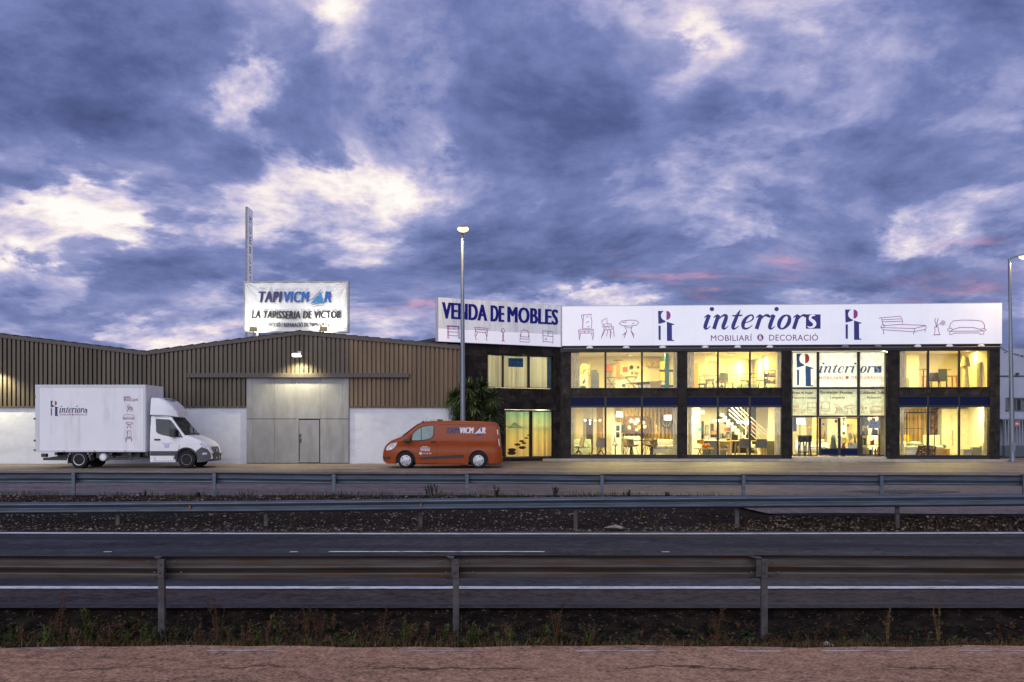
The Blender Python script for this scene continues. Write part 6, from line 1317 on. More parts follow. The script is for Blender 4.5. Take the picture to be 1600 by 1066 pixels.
# ------------------------------------------------------------ what stands in the shop
def at(px, v, z): return SF.w(su(px, v), v, z)
def put_(name, label, cat, px, v, z, rot=0, group=None): return thing(name, label, cat, at(px, v, z), SA + rot, group)
def zpx(px, py, v): return SF.z(px, py, v)
def C(key, col, rough=.6, **kw): return simple('f_' + key, col, rough, **kw)
G_LIGHT = 'lit downlights in the shop ceilings'
def downlight(px, v, zc, power, label, col=(1.0, .76, .40), r=.15):
    o = put_('ceiling_light', label, 'ceiling light', px, v, zc, 0, G_LIGHT)
    mb = MB(); mb.lathe([(r + .04, -.001), (r + .04, -.03), (r, -.035), (r, -.001)], n=16); part('ring', mb, C('ring', (.6, .6, .58)), o)
    mb = MB(); mb.lathe([(r - .01, -.012), (r - .02, -.02), (.002, -.022)], n=16); part('lens', mb, M['bulbw'], o)
    lamp('lamp_light', 'AREA', o, (0, 0, -.05), power * PW, col, size=r * 1.8)
UPC, LOC = (1.0, .73, .16), (1.0, .81, .31)
PW = 1.95
for px, v, p, l in ((908, 1.6, 52, 'round downlight behind the left pane of the left upper window'), (971, 1.6, 52, 'round downlight behind the middle pane of the left upper window'), (1035, 1.8, 45, 'round downlight behind the right pane of the left upper window'), (985, 4.2, 45, 'round downlight deep in the room of the left upper window'),
                    (1144, 1.3, 60, 'frontmost round downlight in the ceiling of the second upper window'), (1143, 3.6, 60, 'round downlight just behind the frontmost one in the second upper window'), (1188, 5.0, 75, 'large round downlight in the right pane of the second upper window'), (1175, 6.8, 75, 'round downlight at the right mullion of the second upper window'), (1205, 9.8, 75, 'deepest round downlight in the second upper window'), (1100, 1.5, 40, 'round downlight over the white tub chair'),
                    (1432, 1.5, 50, 'round downlight behind the left pane of the right upper window'), (1478, 1.6, 50, 'round downlight behind the middle pane of the right upper window'), (1512, 2.2, 30, 'round downlight above the big floor lamp')):
    downlight(px, v, ZC2, p, l, UPC)
for px, v, p, l in ((915, 1.3, 62, 'recessed downlight over the beige swivel chairs'), (965, 1.3, 62, 'recessed downlight over the dark side table'), (1030, 1.3, 62, 'recessed downlight over the cream sofa'), (985, 4.0, 70, 'recessed downlight near the flower picture'),
                    (1095, 1.2, 70, 'recessed downlight over the orange bench'), (1145, 1.4, 70, 'recessed downlight over the desk counter'), (1200, 1.4, 70, 'recessed downlight over the grey armchairs'), (1150, 5.0, 90, 'recessed downlight before the staircase'), (1110, 7.5, 80, 'recessed downlight at the back wall behind the desk'),
                    (1258, 2.7, 55, 'recessed downlight over the bar table at the entrance'), (1310, 3.5, 90, 'recessed downlight behind the entrance doors'), (1360, 2.7, 55, 'recessed downlight over the entrance bookcase'), (1310, 7.5, 90, 'recessed downlight deep behind the entrance doors'),
                    (1430, 1.2, 62, 'recessed downlight over the bed'), (1475, 1.2, 62, 'recessed downlight over the round ottoman'), (1518, 1.3, 34, 'recessed downlight over the boxes')):
    downlight(px, v, ZC1, p, l, LOC, .12)
for px, l in ((1258, 'lamp behind the left white film of the entrance'), (1309, 'lamp behind the middle white film of the entrance'), (1364, 'lamp behind the right white film of the entrance')):
    downlight(px, 1.0, ZC2, 330, l, (1.0, .93, .74)); 
for w_, z_, p, l in ((wv(790), WT - .12, 60, 'lamp behind the left blinds of the upper wing window'), (wv(845), WT - .12, 50, 'lamp behind the right blinds of the upper wing window'), (wv(810), ZC1, 60, 'lamp behind the left blind of the lower wing window'), (wv(850), ZC1, 50, 'lamp behind the right blind of the lower wing window')):
    o = thing('ceiling_light', l, 'ceiling light', WW.w(w_, 1.3, z_), WW.a, G_LIGHT); mb = MB(); mb.lathe([(.16, -.001), (.16, -.03), (.002, -.03)], n=12); part('lens', mb, M['bulbw'], o); lamp('lamp_light', 'AREA', o, (0, 0, -.05), p * (3.0 if z_ > 4 else 5.0), (1.0, .90, .60), size=.3)
# ---- furniture builders
def legs(o, m, w, d, h, r=.018, splay=0., n='leg', y0=0.):
    for sx in (-1, 1):
        for sy in (-1, 1):
            mb = MB(); mb.bar((sx * (w / 2 + splay), y0 + sy * (d / 2 + splay), 0), (sx * w / 2, y0 + sy * d / 2, h), r * 2); part(n, mb, m, o)
def swivel_chair(label, px, v, z, m, rot, grp=None, mleg=None):
    o = put_('swivel_chair', label, 'chair', px, v, z, rot, grp); mb = MB(); mb.box(-.25, .25, -.24, .24, .42, .50); part('seat', mb, m, o, bevel=.03)
    mb = MB(); mb.grid(lambda a, b: (.25 * (2 * a - 1) * (1 - .12 * b), .20 + .10 * b - .10 * (2 * a - 1) ** 2, .46 + .42 * b), 8, 5); mb.grid(lambda a, b: (.25 * (2 * a - 1) * (1 - .12 * b), .24 + .10 * b - .10 * (2 * a - 1) ** 2, .46 + .42 * b), 8, 5); part('backrest', mb, m, o, smooth=True)
    for i in range(4):
        a = math.pi / 4 + i * math.pi / 2; mb = MB(); mb.bar((0, 0, .30), (.28 * math.cos(a), .28 * math.sin(a), 0), .035); part('leg', mb, mleg or M['blk'], o)
    mb = MB(); mb.tube([(0, 0, .24), (0, 0, .43)], .025, 8); part('column', mb, mleg or M['blk'], o); return o
def chair(label, px, v, z, m, ml, rot, grp=None, h=.85, w=.46):
    o = put_('chair', label, 'chair', px, v, z, rot, grp); mb = MB(); mb.box(-w / 2, w / 2, -.22, .22, .41, .48); part('seat', mb, m, o, bevel=.02)
    mb = MB(); mb.add([(-w / 2, .18, .47), (w / 2, .18, .47), (w / 2, .24, .47), (-w / 2, .24, .47), (-w * .44, .26, h), (w * .44, .26, h), (w * .44, .31, h), (-w * .44, .31, h)], [(3, 2, 1, 0), (4, 5, 6, 7), (0, 1, 5, 4), (1, 2, 6, 5), (2, 3, 7, 6), (3, 0, 4, 7)]); part('backrest', mb, m, o, bevel=.02)
    legs(o, ml, w * .8, .36, .42, .018, .03); return o
def shell_chair(label, px, v, z, m, rot, grp=None, round_=False, h=.84):
    o = put_('shell_chair', label, 'chair', px, v, z, rot, grp); mb = MB()
    def s_(a, b, off):
        t_ = 2 * a - 1; wd = .26 + (.05 if round_ else .0) * math.sin(b * 3)
        if b < .5: k = b / .5; return (wd * t_ * (.8 + .2 * k), -.24 + .44 * k, .45 - .03 * k + (.10 if round_ else .04) * t_ * t_ + off)
        k = (b - .5) / .5; return (wd * t_ * (1 - .25 * k * k), .20 + .14 * k - (.22 if round_ else .06) * t_ * t_ * k, .42 + (h - .42) * k + (.1 if round_ else .04) * t_ * t_ * (1 - k) + off * .3)
    mb.grid(lambda a, b: s_(a, b, 0), 8, 10); mb.grid(lambda a, b: s_(a, b, .02), 8, 10); part('seat', mb, m, o, smooth=True)
    legs(o, C('legdark', (.04, .035, .03)), .26, .26, .43, .012, .10); return o
def box_thing(name, label, cat, px, v, z, w, d, h, m, extra=None, grp=None, rot=0, pn='body', bevel=.01):
    o = put_(name, label, cat, px, v, z, rot, grp); mb = MB(); mb.box(-w / 2, w / 2, -d / 2, d / 2, 0, h); part(pn, mb, m, o, bevel=bevel)
    if extra: extra(o)
    return o
def picture(label, p0, p1, y0, y1, v, m, fm=None, name='picture', ex=None):
    pc_ = (p0 + p1) / 2; o = put_(name, label, 'picture', pc_, v, zpx(pc_, (y0 + y1) / 2, v)); w = su(p1, v) - su(p0, v); h = zpx(pc_, y0, v) - zpx(pc_, y1, v)
    mb = MB(); mb.box(-w / 2, w / 2, -.02, .03, -h / 2, h / 2); part('frame', mb, fm or C('frame', (.08, .06, .04)), o); mb = MB(); mb.box(-w / 2 + .02, w / 2 - .02, -.03, -.021, -h / 2 + .02, h / 2 - .02); part('canvas', mb, m, o)
    if ex: ex(o, w, h)
    return o
def curtain(label, p0, p1, v, z0, z1, m, n=None, amp=.05, grp=None):
    o = put_('curtain', label, 'curtain', p0, v, z0, 0, grp); w = su(p1, v) - su(p0, v); n = n or max(2, int(w / .16)); mb = MB()
    f = lambda a, b, k: (w * a, amp * math.sin(a * n * 2 * math.pi) + k, (z1 - z0) * b); mb.grid(lambda a, b: f(a, b, 0), n * 8, 1); mb.grid(lambda a, b: f(a, b, .008), n * 8, 1); part('cloth', mb, m, o, smooth=True, fix=False)
    mb = MB(); mb.tube([(0, 0, z1 - z0 + .02), (w, 0, z1 - z0 + .02)], .015, 6); part('rod', mb, M['frame'], o); return o
def sofa(label, px, v, z, w, m, rot=0, back=.8, leg=True):
    o = put_('sofa', label, 'sofa', px, v, z, rot); mb = MB(); mb.box(-w / 2, w / 2, -.42, .42, .12, .36); part('base', mb, m, o, bevel=.03)
    for i in range(2): mb = MB(); mb.box(-w / 2 + .16 + i * (w - .32) / 2 + .005, -w / 2 + .16 + (i + 1) * (w - .32) / 2 - .005, -.43, .25, .365, .50); part('cushion', mb, m, o, bevel=.04)
    mb = MB(); mb.box(-w / 2, w / 2, .26, .44, .36, back); part('backrest', mb, m, o, bevel=.05)
    for s in (-1, 1): mb = MB(); mb.box(s * w / 2, s * (w / 2 - .15), -.42, .255, .365, .62); part('armrest', mb, m, o, bevel=.04)
    legs(o, C('legdark', (.04, .035, .03)), w - .2, .6, .12, .02); return o
def table(label, px, v, z, w, d, h, m, ml, name='table', rot=0, grp=None):
    o = put_(name, label, 'table', px, v, z, rot, grp); mb = MB(); mb.box(-w / 2, w / 2, -d / 2, d / 2, h - .045, h); part('tabletop', mb, m, o, bevel=.01); legs(o, ml, w - .14, d - .14, h - .046, .03, .03); return o
def round_table(label, px, v, z, r, h, m, ml, grp=None):
    o = put_('round_table', label, 'table', px, v, z, 0, grp); mb = MB(); mb.lathe([(.002, h - .04), (r, h - .04), (r, h), (.002, h)], n=20); part('tabletop', mb, m, o); mb = MB(); mb.lathe([(.002, 0), (r * .6, 0), (r * .6, .02), (.03, .04), (.025, h - .041)], n=14); part('pedestal', mb, ml, o); return o
def shelf(label, px, v, z, w, h, n, m, rnd, d=.32, fill=True, back=None, name='bookcase', hidden=False, posts=True):
    o = put_(name, label, 'shelf', px, v, z); mb = MB()
    for s in (-1, 1): mb = MB(); mb.box(s * w / 2, s * (w / 2 - .03), -d / 2, d / 2, 0, h); part('side_post', mb, m, o)
    for i in range(n + 1): zz_ = .06 + (h - .09) * i / n; mb = MB(); mb.box(-w / 2 + .031, w / 2 - .031, -d / 2, d / 2, zz_, zz_ + .025); part('board', mb, m, o)
    if back: mb = MB(); mb.box(-w / 2 + .03, w / 2 - .03, d / 2 - .02, d / 2 - .002, .06, h - .03); part('back_panel', mb, back, o)
    r = random.Random(rnd); BK = [(.5, .1, .06), (.08, .2, .22), (.6, .5, .3), (.05, .06, .08), (.55, .3, .08), (.3, .32, .3), (.62, .6, .55)]
    cols = [C('book%d' % i, c) for i, c in enumerate(BK)]
    if fill:
        for i in range(n):
            x = -w / 2 + .06; zz_ = .06 + (h - .09) * i / n + .026; hh = (h - .09) / n - .06
            while x < w / 2 - .12:
                if r.random() < .22: x += r.uniform(.05, .2); continue
                b = r.uniform(.05, .14); k = hh * r.uniform(.4, .92); mb = MB(); t_ = r.random()
                if x + b > w / 2 - .04: break
                if t_ < .6: mb.box(x, x + b, -d * .35, d * .3, zz_, zz_ + k)
                else: mb.lathe([(.002, zz_), (b * .4, zz_), (b * .55, zz_ + k * .5), (b * .25, zz_ + k * .85), (b * .3, zz_ + k)], (x + b / 2, 0, 0), 8)
                cm = r.choice(cols); q_ = part('book' if t_ < .6 else 'vase', mb, cm, None); q_.location = o.location; q_.rotation_euler.z = SA; q_.parent = None
                ITEMS.append((q_, o, i, CN[cols.index(cm)])); x += b + .012
    return o
ITEMS = []; CN = ('red', 'teal', 'cream', 'black', 'orange', 'grey', 'white')
SHORT = {'open metal shelf rack at the right of the second upper window': 'open metal rack', 'white bookcase with books left of the staircase': 'white bookcase', 'yellow-wood rack seen through the left entrance door': 'yellow-wood rack', 'black bookcase full of ornaments in the right entrance pane': 'black bookcase', 'yellow-backed display rack right of the black bookcase': 'yellow-backed rack'}
wood = C('wood', (.36, .17, .05), .45, var=.25, stretch=(1, 1, 5)); lwood = C('lwood', (.55, .36, .16), .5, var=.15); dwood = C('dwood', (.06, .04, .03), .45); wht = C('wht', (.75, .74, .70), .4); blk = M['blk']
beige = C('beige', (.52, .42, .34)); greyf = C('greyf', (.20, .19, .18), .9, bump=.4); oliv = C('oliv', (.22, .20, .08)); teal = C('teal', (.02, .20, .22)); sage = C('sage', (.36, .42, .34)); cream = C('cream', (.66, .62, .50), .8)
pale_curt = transmat('pale_curtain', (.78, .75, .68), .45); yel_curt = transmat('yellow_curtain', (.62, .46, .20), .35)
gcurt = 'pale curtains at the edges of the shop windows'
# -- left upper window
curtain('pale grey curtain at the left edge of the left upper window', 892.5, 905.5, .5, ZF2, ZC2, pale_curt, 4, .03, gcurt); curtain('narrow pale curtain at the right edge of the left upper window', 1052, 1058.5, .5, ZF2, ZC2, pale_curt, 2, .03, gcurt)
carm = mat('car_picture_print', (.45, .38, .28), .6, var=.6, scale=3, dirt=((.10, .03, .03), 4.5, .50, .58))
picture('framed car picture on the wall behind the left pane of the left upper window', 905.5, 922.5, 568, 587.5, 2.5, carm)
o = box_thing('side_cabinet', 'low white cabinet with a black bird drawing under the framed car picture', 'cabinet', 912.5, 2.2, ZF2, .42, .4, .82, wht)
mb = MB(); mb.ribbon([(-.08, .35, .02), (-.02, .45, .09), (.04, .6, .05), (.06, .72, .02)], 1, lambda a, b, tt: (a, -.201 - tt, b), 0, .004); mb.ribbon([(-.05, .4, .02), (.1, .5, .02)], .02, lambda a, b, tt: (a, -.206 - tt, b), 0, .003); part('drawing', mb, blk, o)
mb = MB(); mb.ball((0, 0, .0), .16, .12, .12); o = part('cushion', mb, C('dcush', (.10, .08, .07)), None, smooth=True); o.location = at(911, .9, ZF2 + .12); tag(o, 'dark round cushion at the bottom of the left upper window', 'cushion')
o = box_thing('tall_cabinet', 'tall slate-blue stepped cabinet in the left upper window', 'cabinet', 929.5, 2.4, ZF2, .40, .42, .95, C('slate', (.07, .085, .12), .45)); mb = MB(); mb.box(-.19, .12, -.2, .2, .951, 1.08); part('upper_box', mb, C('slate', (.07, .085, .12), .45), o)
mb = MB(); mb.box(-.205, .205, -.216, -.211, .46, .475); part('groove', mb, blk, o)
picture('orange and brown butterfly-shaped wall cushion at the left of the middle upper pane', 947, 958, 570, 581, 4.9, C('orange', (.62, .16, .03), var=.5, scale=6)); picture('small red square picture right of the orange-brown door', 973, 981, 573.5, 581.5, 4.9, C('redp', (.55, .05, .03)))
o = put_('interior_door', 'orange-brown wooden door panel at the back of the left upper window', 'door', 966, 4.95, ZF2); mb = MB(); mb.box(-.10, .10, -.03, .03, 0, zpx(966, 564, 4.95) - ZF2); part('leaf', mb, wood, o); mb = MB(); mb.box(-.26, .22, -.05, .03, zpx(966, 564, 4.95) - ZF2 + .002, zpx(966, 563.3, 4.95) - ZF2 + .03); part('lintel', mb, dwood, o)
o = put_('wall_clock', 'thin black ring clock on the wall of the left upper window', 'clock', 986.5, 5.5, zpx(986.5, 574, 5.5)); mb = MB(); mb.lathe([(.085, -.02), (.105, -.02), (.105, .02), (.085, .02), (.085, -.02)], n=18, axis='y'); part('ring', mb, blk, o); mb = MB(); mb.bar((0, -.01, 0), (.05, -.01, .04), .012); part('hand', mb, blk, o)
for p, y, l in ((997, 574, 'small dark picture above the shelf right of the ring clock'), (987.5, 582, 'dark triangular wall ornament below the ring clock'), (994.5, 582, 'small open metal frame on the wall below the dark picture')):
    o = put_('wall_ornament', l, 'ornament', p, 5.5, zpx(p, y, 5.5)); mb = MB()
    if p == 997: mb.box(-.05, .05, -.02, .02, -.06, .06)
    elif p == 987.5: mb.prism([(-.06, -.08), (.06, -.08), (0, .09)], lambda a, b, tt: (a, -tt, b), 0, .03)
    else: mb.box(-.09, .09, -.02, .02, -.09, -.07); mb.box(-.09, -.075, -.02, .02, -.07, .12); mb.box(.07, .085, -.02, .02, -.07, .03); mb.box(-.075, .07, -.02, .02, -.01, .005)
    part('body', mb, blk, o)
def xstool(label, px, v, m, ml, w):
    o = put_('cross_leg_stool', label, 'stool', px, v, ZF2); mb = MB(); mb.box(-w / 2, w / 2, -.2, .2, .64, .69); part('seat', mb, m, o, bevel=.02)
    for s in (-1, 1):
        for y in (-.17, .17): mb = MB(); mb.bar((s * w * .52, y, 0), (-s * w * .48, y, .66), .055, .03); part('leg', mb, ml, o)
    mb = MB(); mb.box(-w * .5, w * .5, -.02, .02, .32, .36); part('stretcher', mb, ml, o)
xstool('grey cross-legged stool at the left of the middle upper pane', 955.5, 1.6, C('greyseat', (.30, .30, .27)), C('greyleg', (.26, .25, .22)), .46); xstool('orange-brown cross-legged stool in the left upper window', 986.5, 1.2, C('greyseat', (.30, .30, .27)), wood, .58)
o = box_thing('sideboard', 'white sideboard between the two cross-legged stools', 'cabinet', 971, 3.2, ZF2, .6, .4, .62, wht); mb = MB(); mb.box(.02, .2, -.215, -.205, .25, .40); part('screen', mb, C('scr', (.05, .09, .11)), o)
o = put_('desk_lamp', 'small black desk lamp on the white sideboard', 'lamp', 969, 3.2, ZF2 + .622); mb = MB(); mb.tube([(0, 0, 0), (0, 0, .16), (.06, 0, .24)], .012, 6); mb.ball((.07, 0, .22), .05, .05, .03); mb.lathe([(.06, 0), (.06, .015)], n=10); part('body', mb, blk, o)
box_thing('cabinet', 'long white cabinet under the ring clock', 'cabinet', 995, 4.6, ZF2, .95, .4, .80, wht)
picture('wide yellow abstract picture in the right pane of the left upper window', 1009.5, 1032, 560, 573.5, 5.4, mat('yellow_abstract_print', (.66, .48, .05), .6, var=.35, scale=5, dirt=((.26, .24, .08), 3.5, .50, .60)), C('yfr', (.5, .4, .1)))
o = put_('upper_bed', 'low bed with a black throw in the right pane of the left upper window', 'bed', 1016, 2.6, ZF2, .15); mb = MB(); mb.box(-.75, .75, -.5, .5, .1, .42); part('mattress', mb, wht, o, bevel=.05); mb = MB(); mb.add([(-.78, -.53, .30), (.35, -.53, .40), (.55, .5, .46), (-.78, .5, .44), (-.78, -.54, .44), (.45, -.54, .52), (.62, .5, .50), (-.78, .5, .47)], [(0, 1, 5, 4), (4, 5, 6, 7), (1, 2, 6, 5), (3, 0, 4, 7), (2, 3, 7, 6), (3, 2, 1, 0)]); part('throw', mb, C('blackcloth', (.03, .03, .028), .9), o)
mb = MB(); mb.box(.35, .72, -.3, .4, .425, .56); part('pillow', mb, C('greyseat', (.30, .30, .27)), o, bevel=.04)
box_thing('chest', 'olive-beige chest at the foot of the low upper bed', 'chest', 1024, 1.4, ZF2, .52, .4, .46, C('khaki', (.42, .34, .15)))
o = put_('display_tower', 'tall teal display tower with black shelves at the right of the left upper window', 'shelf', 1042, 1.8, ZF2)
for i in range(5): mb = MB(); mb.box(-.10, .10, -.14, .14, .02 + i * .37, .02 + i * .37 + .36); part('module', mb, teal, o, bevel=.006)
for zz_ in (.18, .95): mb = MB(); mb.box(-.35, .33, -.10, .10, zz_, zz_ + .10); part('shelf', mb, blk, o)
iw2 = C('yellow_board', (.62, .45, .10)); box_thing('tall_board', 'tall yellow board leaning behind the teal display tower', 'panel', 1036, 2.9, ZF2, .3, .05, 1.55, iw2)
# -- left lower window
curtain('yellow-brown curtain wall across the back of the left lower window', 962, 1050, 5.25, ZF, ZC1 - .02, yel_curt, 15, .06); curtain('yellow curtain at the left mullion of the left lower window', 932, 943, 3.4, ZF, ZC1 - .02, yel_curt, 4, .05)
curtain('pale grey curtain at the right edge of the left lower window', 1051.5, 1058.5, .5, ZF, ZC1 - .02, pale_curt, 2, .03, gcurt); curtain('pale curtain at the left edge of the left lower window', 893, 897, .5, ZF, ZC1 - .02, pale_curt, 2, .02, gcurt)
box_thing('wallpaper_panel', 'cream speckled wallpaper panel at the left of the left lower window', 'panel', 905, 4.4, ZF, .4, .06, 2.45, mat('speckled_paper', (.66, .58, .44), .8, var=.2, scale=30))
box_thing('tall_mirror', 'tall dark brown mirror behind the chandelier', 'mirror', 921.3, 5.1, ZF + .3, .36, .05, 1.55, C('brownglass', (.10, .06, .03), .15))
sofa('pale green sofa behind the beige swivel chairs', 906, 2.3, ZF, 1.15, sage)
swivel_chair('beige swivel chair turned right, left of the two in the left lower window', 904, .85, ZF, beige, R(-70), 'beige swivel chairs', blk); swivel_chair('beige swivel chair facing away, right of the two in the left lower window', 939, .85, ZF, beige, R(180), 'beige swivel chairs', blk)
o = put_('chandelier', 'lit linear chandelier with four glowing globes in the left lower window', 'chandelier', 926, 2.6, zpx(926, 657, 2.6)); mb = MB(); mb.tube([(-.42, 0, .05), (.42, 0, .05)], .012, 6); mb.tube([(0, 0, .05), (0, 0, ZC1 - o.location.z)], .008, 6); part('bar', mb, blk, o)
for i in range(4): mb = MB(); mb.ball((-.38 + i * .25, 0, 0), .055); part('globe', mb, M['bulbw'], o, smooth=True)
mb = MB(); mb.ball((-.13, 0, -.16), .04, .04, .06); part('pendant', mb, M['bulbw'], o)
def bouquet(label, px, v, z, hgt, m1, m2, vz=.3, n=40):
    o = put_('flower_vase', label, 'flowers', px, v, z); r = random.Random(int(px)); mb = MB(); mb.lathe([(.05, 0), (.08, vz * .4), (.04, vz * .8), (.055, vz)], n=10); part('vase', mb, C('vase', (.4, .36, .3), .3), o, smooth=True); mb = MB(); mc = MB()
    for i in range(n):
        a = r.uniform(0, 6.3); l = r.uniform(.03, .16); h_ = hgt * r.uniform(.6, 1); mb.bar((0, 0, vz * .9), (l * math.cos(a), l * math.sin(a), h_), .007); rock(mc, (l * math.cos(a), l * math.sin(a), h_), .025, 1)
    part('stems', mb, m1, o); part('flowers', mc, m2, o); return o
bouquet('tall vase of dried orange flowers beside the left mullion of the left lower window', 939.5, 2.8, ZF, 1.15, C('stem', (.30, .15, .06)), C('driedo', (.55, .20, .10)), .55)
o = put_('branch_vase', 'dark vase with bare branches in front of the tall mirror', 'flowers', 924, 4.4, ZF); mb = MB(); mb.lathe([(.06, 0), (.10, .3), (.05, .55), (.06, .6)], n=10); mb.tube([(0, 0, .5), (.06, 0, .75), (.1, 0, .85)], .012, 5); mb.tube([(0, 0, .5), (-.06, 0, .8)], .012, 5); part('vase', mb, dwood, o, smooth=True)
def table_lamp(label, px, v, z, h, r, lit=True, foot=None):
    o = put_('table_lamp', label, 'lamp', px, v, z); mb = MB(); mb.lathe([(.09, 0), (.09, .02), (.02, .04), (.02, h - .2)], n=12); part('stand', mb, foot or dwood, o); mb = MB(); mb.lathe([(r, h - .28), (r * .75, h)], n=18); part('shade', mb, M['bulbw'] if lit else cream, o, smooth=True); return o
o = box_thing('display_cabinet', 'pale cabinet with two dark glass panes below the lit white lamp', 'cabinet', 963, 3.6, ZF, .5, .35, 1.66, wht)
for zz_ in (.88, 1.22): mb = MB(); mb.box(-.02, .16, -.19, -.176, zz_, zz_ + .28); part('glass_pane', mb, blk, o)
table_lamp('lit white table lamp on top of the pale cabinet', 967.5, 3.6, ZF + 1.662, .56, .17)
round_table('small dark round side table with a sculpture on it', 961.5, 1.4, ZF, .16, .55, dwood, dwood)
o = put_('sculpture', 'slim black seated figure sculpture on the dark round side table', 'sculpture', 959.5, 1.4, ZF + .552); mb = MB(); mb.tube([(-.05, 0, 0), (-.02, 0, .14), (.03, 0, .22), (.01, 0, .32)], [.02, .03, .035, .02], 7); mb.ball((.01, 0, .37), .03, .03, .04); mb.tube([(.03, 0, .22), (.08, 0, .12), (.12, 0, 0)], .018, 6); part('figure', mb, blk, o, smooth=True)
o = put_('hanging_plant', 'dark green trailing plant left of the flower picture', 'plant', 974, 4.2, ZF + 1.0); r = random.Random(8); mb = MB()
for i in range(70): a = r.uniform(0, 6.3); blade(mb, (r.gauss(0, .05), r.gauss(0, .05), r.uniform(.2, .5)), r.uniform(-.3, .2), .05, r.uniform(.06, .2), a)
part('leaves', mb, M['leaf'], o, fix=False); mb = MB(); mb.lathe([(.08, .12), (.11, .32)], n=10); mb.tube([(0, 0, -1.0), (0, 0, .12)], .02, 6); part('pot', mb, dwood, o)
def petals(o, w, h):
    r = random.Random(4)
    for (cx, cz, s, m) in ((-.22, .22, .17, wht), (.05, .24, .19, wht), (-.05, .10, .16, wht), (.30, .12, .14, wht), (.12, -.14, .17, C('yelpet', (.65, .42, .03))), (-.30, -.16, .14, wht), (.35, -.12, .15, wht), (-.12, .22, .07, C('yelpet', (.65, .42, .03))), (.02, -.28, .13, wht)):
        mb = MB(); n = 22; mb.prism([(cx * w + s * .55 * (1 + .28 * math.cos(5 * a * 2 * math.pi / n + cx * 9)) * math.cos(a * 2 * math.pi / n), cz * h + s * .62 * (1 + .28 * math.cos(5 * a * 2 * math.pi / n + cx * 9)) * math.sin(a * 2 * math.pi / n)) for a in range(n)], lambda a, b, tt: (a, -.031 - tt, b), 0, .003 + abs(cx) * .004); part('printed_flower', mb, m, o)
picture('large brown picture of white and yellow flowers in the left lower window', 975.8, 1013, 650, 677.5, 5.0, mat('brown_flower_ground', (.10, .055, .03), .6, var=.6, scale=6), None, 'flower_picture', petals)
o = put_('wall_clock', 'large round black wall clock with pale numerals in the left lower window', 'clock', 1041.5, 4.9, zpx(1041.5, 659.5, 4.9)); mb = MB(); mb.lathe([(.30, -.02), (.33, .02), (.33, .05), (.002, .05), (.002, -.018), (.30, -.02)], n=28, axis='y'); part('dial', mb, C('dial', (.04, .045, .035)), o)
for i in range(12): a = i * math.pi / 6; mb = MB(); mb.bar((.16 * math.cos(a), -.035, .16 * math.sin(a)), (.26 * math.cos(a), -.035, .26 * math.sin(a)), .035, .008, (0, 1, 0)); part('numeral', mb, C('pale_num', (.5, .48, .36)), o)
mb = MB(); mb.bar((0, -.04, 0), (.12, -.04, .10), .016); mb.bar((0, -.04, 0), (-.02, -.04, -.2), .012); part('hand', mb, C('pale_num', (.5, .48, .36)), o)
o = put_('pendant_lamp', 'lit white drum pendant lamp in front of the round wall clock', 'lamp', 1043.5, 3.4, zpx(1043.5, 652.5, 3.4)); mb = MB(); mb.lathe([(.19, -.13), (.19, .12), (.18, .12), (.18, -.13)], n=20); part('shade', mb, M['bulbw'], o, smooth=True); mb = MB(); mb.tube([(0, 0, .1), (0, 0, ZC1 - o.location.z)], .006, 5); part('cord', mb, blk, o)
table('black dining table in the left lower window', 1002, 1.9, ZF, 1.15, .8, .76, blk, blk)
for px, v, rot, l in ((982, 1.75, R(100), 'leftmost brown-grey dining chair at the black table'), (988, 1.1, R(130), 'front left brown-grey dining chair at the black table'), (1018, 1.15, R(-125), 'front right brown-grey dining chair at the black table'), (1012, 2.6, R(-20), 'rear brown-grey dining chair at the black table')):
    shell_chair(l, px, v, ZF, C('taupe', (.22, .17, .13)), rot, 'dining chairs at the black table', True, .82)
box_thing('sideboard', 'white sideboard below the flower picture', 'cabinet', 986, 4.5, ZF, .95, .4, .95, wht); box_thing('sideboard', 'long pale sideboard under the bottles in the left lower window', 'cabinet', 1018, 4.4, ZF, 1.3, .42, .80, cream)
o = put_('lantern', 'tall amber glass lantern on the pale sideboard', 'lantern', 1026, 4.4, ZF + .802); mb = MB(); mb.lathe([(.08, 0), (.09, .12), (.085, .26)], n=10); part('glass', mb, C('amberglass', (.30, .12, .03), .15), o); mb = MB(); mb.lathe([(.085, .261), (.03, .4), (.02, .52), (.05, .6), (.002, .72)], n=10); part('top', mb, C('brassy', (.35, .26, .08), .35), o)
sofa('cream sofa with cushions at the right of the left lower window', 1040, 1.5, ZF, 1.25, cream)
# -- second upper window
curtain('pale grey curtain at the left edge of the second upper window', 1074, 1085, .5, ZF2, ZC2, pale_curt, 3, .03, gcurt); curtain('narrow pale curtain at the right edge of the second upper window', 1214.5, 1220.5, .5, ZF2, ZC2, pale_curt, 2, .03, gcurt)
box_thing('tall_board', 'narrow orange board beside the left curtain of the second upper window', 'panel', 1088, 2.8, ZF2, .2, .05, 1.45, C('orangeboard', (.55, .30, .04)))
box_thing('room_divider', 'broad white divider panel behind the tub chair', 'panel', 1109, 3.6, ZF2, 1.15, .08, 1.62, wht)
shell_chair('white tub chair in the left pane of the second upper window', 1109, 1.5, ZF2, C('greywhite', (.46, .44, .36)), R(75), None, True, .80); swivel_chair('grey-green swivel chair beside the left mullion of the second upper window', 1128, 1.9, ZF2, C('ggreen', (.20, .21, .13)), R(-160), None, blk)
o = put_('low_stool', 'low black stool left of the white tub chair', 'stool', 1097, 1.2, ZF2); mb = MB(); mb.box(-.19, .19, -.16, .16, .26, .32); part('seat', mb, blk, o, bevel=.02); legs(o, blk, .25, .2, .26, .012)
